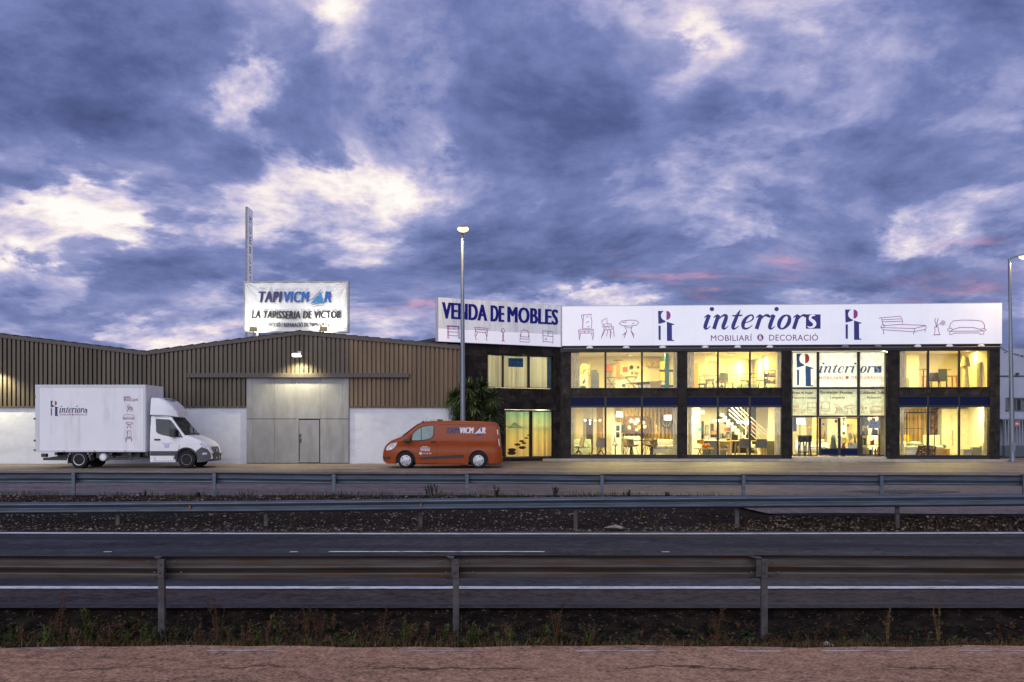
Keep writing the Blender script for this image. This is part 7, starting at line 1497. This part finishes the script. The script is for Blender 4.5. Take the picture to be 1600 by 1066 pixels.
shell_chair('dark blue shell chair beside the right mullion of the second upper window', 1164, 1.4, ZF2, C('dblue', (.05, .06, .09)), R(-100), None, False, .84); shell_chair('olive shell chair in the right pane of the second upper window', 1191, 1.4, ZF2, oliv, R(-105), None, False, .86)
o = put_('balustrade', 'thin dark metal balustrade behind the chairs of the second upper window', 'railing', 1093, 2.9, ZF2); L_ = su(1182, 2.9) - su(1093, 2.9)
for hh in (.92, .70, .48, .26): mb = MB(); mb.tube([(0, 0, hh * (.85 + 0)), (L_, 0, hh * 1.0)], .012, 5); part('rail', mb, dwood, o)
for i in range(7): mb = MB(); mb.tube([(L_ * i / 6, 0, 0), (L_ * i / 6, 0, .79 + .13 * i / 6)], .014, 5); part('post', mb, dwood, o)
shelf('open metal shelf rack at the right of the second upper window', 1206, 2.6, ZF2, .78, 1.05, 3, C('legdark', (.04, .035, .03)), 21, .3)
table('low orange table behind the grey-green swivel chair', 1139, 2.3, ZF2, .5, .4, .42, C('orangeboard', (.55, .30, .04)), wood, 'low_table'); box_thing('rug_roll', 'pale mint mat standing behind the dark blue shell chair', 'mat', 1166, 2.2, ZF2, .95, .05, .36, C('mint', (.34, .46, .36)))
# -- second lower window
curtain('pale curtain at the left edge of the second lower window', 1075, 1081, .5, ZF, ZC1 - .02, pale_curt, 2, .03, gcurt); curtain('white curtain at the right edge of the second lower window', 1210, 1220.5, .5, ZF, ZC1 - .02, pale_curt, 3, .03, gcurt)
o = box_thing('poster_column', 'white column with a purple-printed notice in the second lower window', 'column', 1087, 2.4, ZF, .42, .35, 2.5, wht)
mb = MB(); add_draw(mb, 'sofa', (-.15, 1.62, .12, 1.48), lambda a, b, tt: (a, -.176 - tt, b), .012); mb.box(-.14, .12, -.18, -.176, 1.40, 1.415); part('notice', mb, smag, o)
o = put_('fabric_pennant', 'small turquoise cloth hanging on the white column', 'cloth', 1093, 2.15, zpx(1093, 671.5, 2.15)); mb = MB(); mb.prism([(-.07, -.1), (.1, -.08), (.1, .1), (-.07, .08)], lambda a, b, tt: (a, -tt, b), 0, .01); part('cloth', mb, C('turq', (.12, .36, .36)), o)
o = put_('pendant_lamp', 'small bell pendant lamp above the white column', 'lamp', 1098, 1.6, zpx(1098, 645, 1.6)); mb = MB(); mb.lathe([(.14, -.05), (.10, .04), (.03, .12)], n=14); part('shade', mb, C('glassy', (.35, .30, .2), .2), o); mb = MB(); mb.tube([(0, 0, .1), (0, 0, ZC1 - o.location.z)], .006, 5); part('cord', mb, blk, o)
o = put_('ring_chandelier', 'broad glowing ring chandelier behind the left mullion of the second lower window', 'chandelier', 1124, 2.4, zpx(1124, 657.5, 2.4)); mb = MB(); mb.lathe([(.30, -.05), (.34, -.02), (.34, .03), (.30, .06), (.28, 0), (.30, -.05)], n=24); part('ring', mb, M['bulbw'], o, smooth=True); mb = MB(); mb.tube([(0, 0, 0), (0, 0, ZC1 - o.location.z)], .008, 5); mb.tube([(-.3, 0, .03), (0, 0, .3), (.3, 0, .03)], .006, 5); part('cord', mb, blk, o)
o = put_('bench', 'orange-backed wooden bench at the left of the second lower window', 'bench', 1098, 1.0, ZF); mb = MB(); mb.box(-.42, .55, -.2, .2, .34, .39); part('seat', mb, lwood, o); mb = MB(); mb.box(-.26, .08, .15, .19, .60, .80); part('backrest', mb, C('orangeboard2', (.62, .34, .03)), o)
for x in (-.15, .33):
    for s in (-1, 1): mb = MB(); mb.bar((x + s * .1, -.15 * s, 0), (x - s * .04, .12 * s, .34), .03); part('leg', mb, dwood, o)
for px, l in ((1101, 'left orange patterned cushion on the wooden bench'), (1106, 'right orange patterned cushion on the wooden bench')):
    o = put_('cushion', l, 'cushion', px, .95, ZF + .5); mb = MB(); mb.ball((0, 0, 0), .12, .06, .11); part('cover', mb, mat('orange_weave', (.60, .18, .03), .8, var=.6, scale=14), o, smooth=True)
o = put_('reception_desk', 'long dark desk counter behind the bench in the second lower window', 'desk', 1118, 3.0, ZF); mb = MB(); mb.box(-.62, .50, -.3, .3, 0, .72); part('front', mb, C('navydesk', (.035, .04, .055), .4), o); mb = MB(); mb.box(-.66, .54, -.34, .34, .722, .76); part('worktop', mb, wht, o)
for px, w_, h_, m_, l in ((1103.5, .16, .22, wht, 'white box with a blue print on the desk counter'), (1112, .3, .12, C('paper', (.5, .5, .55)), 'stack of pale papers on the desk counter'), (1116.5, .34, .16, blk, 'black printer on the desk counter')):
    o = put_('printer' if 'printer' in l else 'paper_stack' if 'stack' in l else 'carton', l, 'box', px, 3.0 + (.1 if 'printer' in l else 0), ZF + .762 + (.13 if 'printer' in l else 0)); mb = MB(); mb.box(-w_ / 2, w_ / 2, -.1, .1, 0, h_); part('body', mb, m_, o)
picture('tall dark picture on the wall right of the white column', 1096, 1099.5, 658, 686, 7.2, C('dpic', (.08, .06, .05))); picture('small green print on the back wall over the desk', 1102, 1107, 664, 680, 9.2, C('gpic', (.30, .34, .22), var=.5)); picture('black and red print on the back wall over the desk', 1110, 1115, 662, 677, 9.2, C('bpic', (.10, .05, .05), var=.6, scale=8)); picture('orange print low on the back wall over the desk', 1111, 1120, 673, 680, 9.1, C('opic', (.6, .22, .04), var=.4, scale=8))
shelf('white bookcase with books left of the staircase', 1133, 5.0, ZF, .62, 1.55, 4, wht, 5)
o = put_('orange_bench', 'orange-topped console with pale legs under the bookcase', 'console', 1131, 1.2, ZF); mb = MB(); mb.box(-.24, .24, -.2, .2, .55, .72); part('top', mb, C('orangeboard2', (.62, .34, .03)), o); mb = MB(); mb.box(-.24, .24, -.2, .2, .28, .36); part('shelf', mb, lwood, o); legs(o, lwood, .44, .34, .55, .02)
st = put_('staircase', 'staircase with white risers and white slanting handrails in the second lower window', 'staircase', 1188, 6.0, ZF)
for i in range(13): mb = MB(); x = -.02 - i * .165; mb.box(x - .20, x, -.45, .45, .165 * i + .01, .165 * (i + 1)); part('step', mb, wht, st)
mb = MB(); mb.prism([(.1, -.05), (-2.2, 2.15), (-2.2, 1.95), (-.1, -.05)], lambda a, b, tt: (a, .46 + tt, b), 0, .06); part('stringer', mb, blk, st)
for k in range(5): mb = MB(); y = -.52; mb.bar((.35, y, .18 + .22 * k), (-1.75, y, 2.18 + .22 * k - .05), .035); part('handrail', mb, wht, st)
mb = MB(); mb.bar((.30, -.52, 0), (.30, -.52, 1.15), .04); mb.bar((-.85, -.52, 1.0), (-.85, -.52, 2.0), .04); part('newel_post', mb, wht, st)
box_thing('dark_partition', 'dark panel behind the staircase', 'panel', 1158, 7.2, ZF, 1.6, .08, 2.5, C('darkpanel', (.045, .04, .025)))
table('long pale-legged table in the second lower window', 1166, 1.7, ZF, 1.65, .75, .75, lwood, lwood)
for px, l in ((1162, 'grey upholstered armchair, left of the two at the long table'), (1188.5, 'grey upholstered armchair, right of the two at the long table')):
    chair(l, px, .95, ZF, greyf, lwood, R(180), 'grey chairs at the long table', .84, .56)
box_thing('dark_cabinet', 'low dark cabinet right of the long table', 'cabinet', 1201, 2.4, ZF, .62, .4, .72, C('graphite', (.07, .065, .055)))
o = put_('pendant_cluster', 'cluster of lit globe pendants before the staircase', 'chandelier', 1161, 3.2, zpx(1161, 660, 3.2))
for i, (a, b) in enumerate(((-.25, 0), (-.08, .02), (.08, .0), (.22, .05), (.25, -.10))): mb = MB(); mb.ball((a, 0, b), .07); g_ = part('globe', mb, M['bulbw'], o, smooth=True); mb = MB(); mb.tube([(a, 0, b + .06), (a, 0, ZC1 - o.location.z)], .005, 4); part('cord', mb, wht, g_)
bouquet('vase of red flowers on the long table', 1171, 1.7, ZF + .752, .80, C('gstem', (.10, .16, .03)), C('redfl', (.55, .04, .03)), .25, 50); bouquet('vase of yellow-green flowers behind the red ones', 1158, 3.6, ZF + .75, .75, C('gstem', (.10, .16, .03)), C('yelfl', (.30, .30, .03)), .3, 40)
table('console table carrying the yellow-green flowers', 1158, 3.6, ZF, .7, .35, .745, dwood, dwood, 'console_table')
for i, (px, y) in enumerate(((1151, 672), (1156, 680), (1160, 688), (1144, 667), (1138, 661))):
    o = put_('price_card', ('white sheet ' + ('at the foot', 'second from the foot', 'third up', 'fourth up', 'topmost')[[2, 1, 0, 3, 4][i]] + ' of the staircase row'), 'sheet', px, 5.2, zpx(px, y + 4, 5.2)); mb = MB(); mb.box(-.10, .10, -.01, .01, -.10, .14); part('paper', mb, wht, o)
box_thing('bright_doorway', 'tall bright white door leaf at the back right of the second lower window', 'door', 1201, 8.4, ZF, .22, .06, 2.2, wht); box_thing('tv_bench', 'dark television bench at the back right of the second lower window', 'cabinet', 1199, 6.0, ZF, .6, .4, .75, C('graphite', (.07, .065, .055)))
# -- entrance
o = put_('sale_banner', 'narrow blue vertical banner in the left entrance pane', 'banner', 1241.8, EV + .10, zpx(1241.8, 663.5, EV + .1)); hb = .33; mb = MB(); mb.box(-.085, .085, -.01, .01, -hb, hb); part('cloth', mb, C('bannerblue', (.05, .14, .24)), o)
mb = MB()
for i, ch in enumerate('SALE'): add_text(mb, ch, (-.05, hb - .06 - i * .155, .05, hb - .06 - i * .155 - .11), lambda a, b, tt: (a, -.011 - tt, b), 0, .003, .02)
part('lettering', mb, navy, o)
o = put_('bar_table', 'tall dark bar table in the left entrance pane', 'table', 1257, 1.5, ZF); mb = MB(); mb.box(-.30, .30, -.25, .25, .97, 1.01); part('tabletop', mb, dwood, o); legs(o, blk, .5, .4, .97, .018); mb = MB(); mb.box(-.25, .25, -.2, -.17, .18, .21); part('foot_rail', mb, blk, o)
for px, l in ((1253, 'black bar stool, left of the two in the left entrance pane'), (1262.5, 'black bar stool, right of the two in the left entrance pane')):
    o = put_('bar_stool', l, 'bar stool', px, .98, ZF, R(180), 'black bar stools'); mb = MB(); mb.ball((0, 0, .72), .16, .15, .05); part('seat', mb, blk, o, smooth=True); mb = MB(); mb.grid(lambda a, b: (.17 * (2 * a - 1), .12 - .06 * (2 * a - 1) ** 2, .72 + .25 * b), 6, 3); mb.grid(lambda a, b: (.17 * (2 * a - 1), .15 - .06 * (2 * a - 1) ** 2, .72 + .25 * b), 6, 3); part('backrest', mb, blk, o, smooth=True); legs(o, blk, .16, .16, .70, .016, .06)
sofa('cream sofa behind the bar stools in the left entrance pane', 1270, 3.2, ZF, 1.3, cream); picture('small colourful picture above the cream sofa in the left entrance pane', 1258.5, 1267.5, 664.5, 670.5, 9.5, C('cpic', (.5, .3, .15), var=.7, scale=9))
table_lamp('bright white lamp with a tall shade in the left entrance pane', 1250, 3.0, ZF + .75, 1.1, .28); box_thing('lamp_chest', 'white chest carrying the bright entrance lamp', 'chest', 1250, 3.0, ZF, .5, .4, .745, wht); box_thing('wall_panel', 'yellow-beige wall panel behind the left entrance mullion', 'panel', 1273.5, 4.6, ZF, .32, .05, 2.4, C('sandpanel', (.56, .44, .2)))
o = put_('dress_form', 'grey-green draped figure standing behind the left entrance door', 'figure', 1302, 1.5, ZF); mb = MB(); mb.lathe([(.16, 0), (.20, .1), (.17, .45), (.11, .75), (.13, .85), (.07, .98), (.04, 1.02)], n=14); part('drape', mb, C('ggdrape', (.20, .25, .17), .7), o, smooth=True)
o = put_('fire_extinguisher', 'red fire extinguisher behind the right entrance door', 'fire extinguisher', 1318, 1.1, ZF); mb = MB(); mb.lathe([(.09, 0), (.10, .03), (.10, .45), (.05, .53), (.03, .56)], n=14); part('cylinder', mb, C('exred', (.50, .05, .02), .3), o, smooth=True); mb = MB(); mb.box(-.05, .07, -.02, .02, .565, .62); mb.tube([(.05, 0, .6), (.13, 0, .72), (.12, 0, .8), (.03, 0, .82)], .014, 6); part('valve', mb, blk, o)
table('pale desk seen through the left entrance door', 1293, 3.2, ZF, .9, .5, .52, lwood, lwood, 'low_desk'); o = put_('desk_lamp', 'dark slanted desk lamp on the pale desk behind the left entrance door', 'lamp', 1292, 3.1, ZF + .522); mb = MB(); mb.tube([(-.1, 0, 0), (-.04, 0, .1), (.1, 0, .14)], .025, 6); part('body', mb, dwood, o)
picture('brown picture seen through the left entrance door', 1292, 1300.5, 662, 667.5, 9.4, C('brpic', (.30, .13, .05))); picture('small black square picture seen through the left entrance door', 1285, 1288, 661.5, 664.5, 9.4, blk)
box_thing('white_wardrobe', 'white wardrobe seen through the left entrance door', 'wardrobe', 1302, 6.4, ZF, .75, .5, 2.1, wht); shelf('yellow-wood rack seen through the left entrance door', 1291, 7.4, ZF, .55, 1.45, 3, lwood, 9)
o = put_('door_sticker', 'small red-violet sticker high on the left entrance door', 'sticker', 1306.3, EV + .012, SF.z(1306, 658.3, EV)); mb = MB(); mb.box(-.06, .06, -.004, .004, -.07, .07); part('sheet', mb, C('stick', (.30, .08, .14)), o)
o = put_('black_sign_board', 'white board with dark lettering seen through the right entrance door', 'board', 1318, 4.4, ZF + .9); mb = MB(); mb.box(-.13, .13, -.02, .02, 0, 1.1); part('board', mb, wht, o); mb = MB(); mb.box(-.07, .06, -.03, -.021, .6, .78); mb.box(-.05, .07, -.03, -.021, .82, 1.0); mb.box(-.08, .08, -.03, -.021, .12, .3); part('print', mb, blk, o)
box_thing('yellow_wardrobe', 'tall yellow-lit wardrobe seen through the right entrance door', 'wardrobe', 1330, 5.4, ZF, .75, .5, 2.2, C('sandpanel', (.56, .44, .2))); o = box_thing('drawer_unit', 'cream drawer unit seen through the right entrance door', 'cabinet', 1332, 2.0, ZF, .55, .4, .62, cream)
for i in range(2): mb = MB(); mb.box(-.25, .25, -.215, -.203, .08 + .26 * i, .30 + .26 * i); part('drawer', mb, wht, o)
table_lamp('dark-footed lamp on the cream drawer unit', 1328, 2.0, ZF + .622, .5, .12, False); bouquet('vase of dark leaves on the cream drawer unit', 1336, 2.0, ZF + .622, .5, C('gstem', (.10, .16, .03)), C('brfl', (.25, .10, .04)), .2, 20)
picture('small dark picture high behind the right entrance door', 1323.5, 1326.5, 663, 666.5, 5.0, blk)
shelf('black bookcase full of ornaments in the right entrance pane', 1360, 1.5, ZF, .92, 2.0, 4, C('blackwood', (.03, .022, .02)), 33, .34); shelf('yellow-backed display rack right of the black bookcase', 1379, 2.1, ZF, .34, 2.0, 4, C('blackwood', (.03, .022, .02)), 41, .3, back=C('orangeboard2', (.62, .34, .03)))
curtain('white curtain at the right edge of the entrance', 1381.5, 1385.6, .9, ZF, ZC1 - .02, pale_curt, 2, .02, gcurt)
o = put_('outlet_sign', 'pale blue hanging notice in the right entrance pane', 'notice', 1365.5, EV + .15, zpx(1365.5, 663.3, EV + .15)); mb = MB(); mb.box(-.27, .27, -.008, .008, -.19, .17); part('board', mb, C('paleblue', (.34, .44, .52)), o)
mb = MB(); f_ = lambda a, b, tt: (a, -.009 - tt, b); add_text(mb, 'ZONA', (-.17, .12, .16, .0), f_, 0, .003, .03); add_text(mb, 'OUTLET', (-.23, -.03, .23, -.14), f_, 0, .003, .03); part('lettering', mb, navy, o)
# -- right upper window
curtain('pale yellow curtain at the left edge of the right upper window', 1406, 1415, .5, ZF2, ZC2, pale_curt, 3, .03, gcurt)
round_table('tall round bar table at the first mullion of the right upper window', 1443, 1.6, ZF2, .24, 1.03, C('olivetop', (.34, .28, .10)), dwood, 'tall round bar tables'); round_table('tall round bar table behind the orange table of the right upper window', 1479, 2.0, ZF2, .22, 1.03, C('olivetop', (.34, .28, .10)), dwood, 'tall round bar tables')
table('orange wooden dining table in the right upper window', 1468, 2.0, ZF2, 1.55, .7, .72, C('orwood', (.55, .24, .03), .4), C('orwood', (.55, .24, .03), .4))
chair('grey-backed chair at the orange table, left of the two', 1461, 1.2, ZF2, C('gr3', (.16, .14, .12)), dwood, R(150), 'chairs at the orange table', .82, .44); chair('taller olive chair at the orange table, right of the two', 1473, 1.2, ZF2, C('olive2', (.34, .30, .14)), dwood, R(160), 'chairs at the orange table', 1.0, .44)
o = put_('floor_lamp', 'giant cream floor lamp with a tapered body in the right upper window', 'lamp', 1508.5, 1.5, ZF2); mb = MB(); mb.lathe([(.20, .0), (.12, .9), (.10, 1.18)], n=18); part('body', mb, C('lampcream', (.60, .52, .30)), o, smooth=True); mb = MB(); mb.lathe([(.24, 1.15), (.14, 1.62), (.13, 1.62), (.23, 1.15)], n=20); part('shade', mb, C('lampshade', (.56, .45, .22)), o, smooth=True)
o = box_thing('tall_cabinet', 'pale olive cabinet on short legs at the right of the right upper window', 'cabinet', 1537, 1.6, ZF2 + .12, .52, .45, 1.22, C('paleolive', (.46, .43, .28))); legs(o, dwood, .4, .3, -.12, .02)
bouquet('grey vase on top of the pale olive cabinet', 1537, 1.6, ZF2 + 1.342, .36, C('stem', (.30, .15, .06)), C('greyfl', (.3, .28, .2)), .3, 8)
box_thing('wall_box', 'small yellow wall box left of the pale olive cabinet', 'box', 1527.5, 3.2, ZF2 + .55, .16, .2, .3, C('yelbox', (.62, .42, .05))); box_thing('side_board', 'low pale green board behind the left curtain of the right upper window', 'panel', 1417, 2.0, ZF2, .16, .3, .62, C('pgreen', (.36, .42, .28)))
box_thing('white_partition', 'white partition behind the left pane of the right upper window', 'panel', 1426, 3.2, ZF2, .62, .06, 1.85, wht)
# -- right lower window
curtain('white curtain at the left edge of the right lower window', 1407, 1412, .5, ZF, ZC1 - .02, pale_curt, 2, .02, gcurt); curtain('white curtain at the right edge of the right lower window', 1537.5, 1543.5, .5, ZF, ZC1 - .02, pale_curt, 2, .02, gcurt)
o = put_('four_poster_frame', 'thin black canopy frame around the bed in the right lower window', 'frame', 1432, 1.6, ZF); L2 = 1.30; zt_f = 2.12
for x in (-L2 / 2, L2 / 2):
    for y in (-.6, 1.0): mb = MB(); mb.bar((x, y, 0), (x, y, zt_f), .03); part('post', mb, blk, o)
for y in (-.6, 1.0): mb = MB(); mb.bar((-L2 / 2 - .1, y, zt_f), (L2 / 2, y, zt_f), .05); part('beam', mb, blk, o)
mb = MB(); mb.bar((-L2 / 2, 1.0, 1.35), (L2 / 2, 1.0, 1.35), .025); part('beam', mb, blk, o)
for i in range(11):
    pass
o = put_('slatted_screen', 'wall of upright wooden slats in brown and yellow tones behind the bed', 'screen', 1411.5, 3.6, ZF); r = random.Random(12); wS = su(1450, 3.6) - su(1411.5, 3.6)
tones = [C('sl%d' % i, c, .6, var=.2, stretch=(1, 1, .2)) for i, c in enumerate(((.50, .30, .07), (.36, .24, .10), (.24, .16, .09), (.56, .42, .16), (.30, .22, .14)))]
for i in range(18): mb = MB(); x = wS * i / 18; mb.box(x + .006, x + wS / 18 - .008, -.02 - r.random() * .02, .02, 0, 2.35); part('slat', mb, r.choice(tones), o)
o = put_('double_bed', 'double bed with white bedding and a dark patterned throw in the right lower window', 'bed', 1432, 1.5, ZF); mb = MB(); mb.box(-.68, .80, -.6, .9, .08, .40); part('mattress', mb, wht, o, bevel=.05); mb = MB(); mb.box(-.72, .45, -.63, .5, .30, .50); part('duvet', mb, C('bedding', (.68, .62, .50), .9), o, bevel=.07)
mb = MB(); mb.add([(-.25, -.66, .06), (.72, -.66, .04), (.72, -.66, .50), (-.12, -.66, .52), (-.25, -.6, .06), (.72, -.6, .04), (.74, .4, .53), (-.05, .4, .53)], [(0, 1, 2, 3), (3, 2, 6, 7), (0, 3, 7, 4), (1, 5, 6, 2), (4, 5, 1, 0)]); part('throw', mb, mat('patterned_throw', (.10, .055, .04), .9, var=.3, scale=10, dirt=((.55, .42, .28), 11, .54, .60)), o)
mb = MB(); mb.box(-.68, -.05, .92, 1.0, .3, 1.02); part('headboard', mb, C('orangeboard2', (.62, .34, .03)), o, bevel=.02)
for x, y, m_ in ((-.45, .62, wht), (-.02, .55, C('sagep', (.22, .30, .24))), (.22, .60, C('sagep', (.22, .30, .24))), (.05, .35, C('sagep2', (.30, .38, .30)))): mb = MB(); mb.ball((x, y, .58), .26, .12, .14); part('pillow', mb, m_, o, smooth=True)
box_thing('upholstered_headboard', 'pale green upholstered headboard behind the pillows', 'headboard', 1455, 2.6, ZF, .82, .1, 1.02, C('palesage', (.46, .50, .36)), bevel=.04)
box_thing('wallpaper_panel', 'mottled brown wallpaper panel behind the first mullion of the right lower window', 'panel', 1461.5, 4.0, ZF + .0, .44, .05, 2.42, mat('brown_mottled_paper', (.22, .11, .05), .7, var=.7, scale=6, dirt=((.55, .36, .2), 4, .55, .62)))
o = put_('round_ottoman', 'round golden wooden ottoman bed base in the right lower window', 'ottoman', 1468.5, 1.1, ZF); mb = MB(); mb.lathe([(.47, 0), (.47, .36), (.45, .38), (.002, .38)], n=28, sy=.7); part('drum', mb, C('goldwood', (.42, .24, .06), .35), o, smooth=True); mb = MB(); mb.ball((-.08, 0, .44), .28, .18, .10); part('cushion', mb, cream, o, smooth=True)
mb = MB(); mb.ball((.16, 0, .48), .14, .08, .12); part('bolster', mb, C('sagep', (.22, .30, .24)), o, smooth=True)
o = put_('wardrobe', 'large cream wardrobe with four doors and slim brass handles in the right lower window', 'wardrobe', 1498.5, 3.3, ZF); w_ = su(1528, 3.3) - su(1469, 3.3); mb = MB(); mb.box(-w_ / 2, w_ / 2, -.2, .35, 0, 2.33); part('carcass', mb, wht, o)
for i in range(4):
    mb = MB(); a = -w_ / 2 + w_ * i / 4; mb.box(a + .005, a + w_ / 4 - .005, -.23, -.202, .05, 2.32); d = part('door', mb, C('wardcream', (.68, .60, .44), .35), o)
    if i in (1, 2): mb = MB(); hx = a + (.06 if i == 1 else w_ / 4 - .06) ; mb.box(hx - .015, hx + .015, -.26, -.231, .5, 1.25 if i == 1 else 1.2); part('handle', mb, C('brasshandle', (.40, .24, .06), .3), d)
box_thing('carton', 'left light grey box at the foot of the cream wardrobe', 'box', 1510, .9, ZF, .40, .35, .36, C('greybox', (.34, .34, .30)), None, 'grey boxes by the wardrobe'); box_thing('carton', 'right dark-fronted grey box at the foot of the cream wardrobe', 'box', 1524.5, .95, ZF, .40, .35, .45, C('greybox2', (.26, .25, .20)), None, 'grey boxes by the wardrobe')
for i, (px, hh, l) in enumerate(((1532.5, .52, 'shorter golden fabric roll standing right of the grey boxes'), (1536.5, .68, 'taller cream fabric roll standing right of the grey boxes'), (1539.5, .6, 'hindmost pale fabric roll by the right curtain'))):
    o = put_('fabric_roll', l, 'fabric roll', px, .85 + .15 * i, ZF); mb = MB(); mb.lathe([(.055, 0), (.055, hh), (.03, hh + .003), (.002, hh)], n=12); part('cloth', mb, (lwood, cream, C('sandpanel', (.56, .44, .2)))[i], o, smooth=True)
box_thing('beige_panel', 'beige-grey panel behind the right curtain of the right lower window', 'panel', 1533, 3.9, ZF, .34, .05, 2.4, C('greybeige', (.30, .26, .17)))
# labels for the small goods on the shelves
ORD = ('lowest', 'second', 'third', 'top'); NTH = ('first', 'second', 'third', 'fourth', 'fifth', 'sixth', 'seventh', 'eighth')
_cnt = {}
for it, sh, row, cn in ITEMS:
    k = (sh.name, row); i = _cnt[k] = _cnt.get(k, -1) + 1; kd = it.name.split('.')[0]
    tag(it, f"{cn} {'book' if kd == 'book' else 'vase'}, {NTH[min(i, 7)]} from left, {ORD[row]} board of the {SHORT[sh['label']]}", kd, kd + 's on the ' + SHORT[sh['label']])
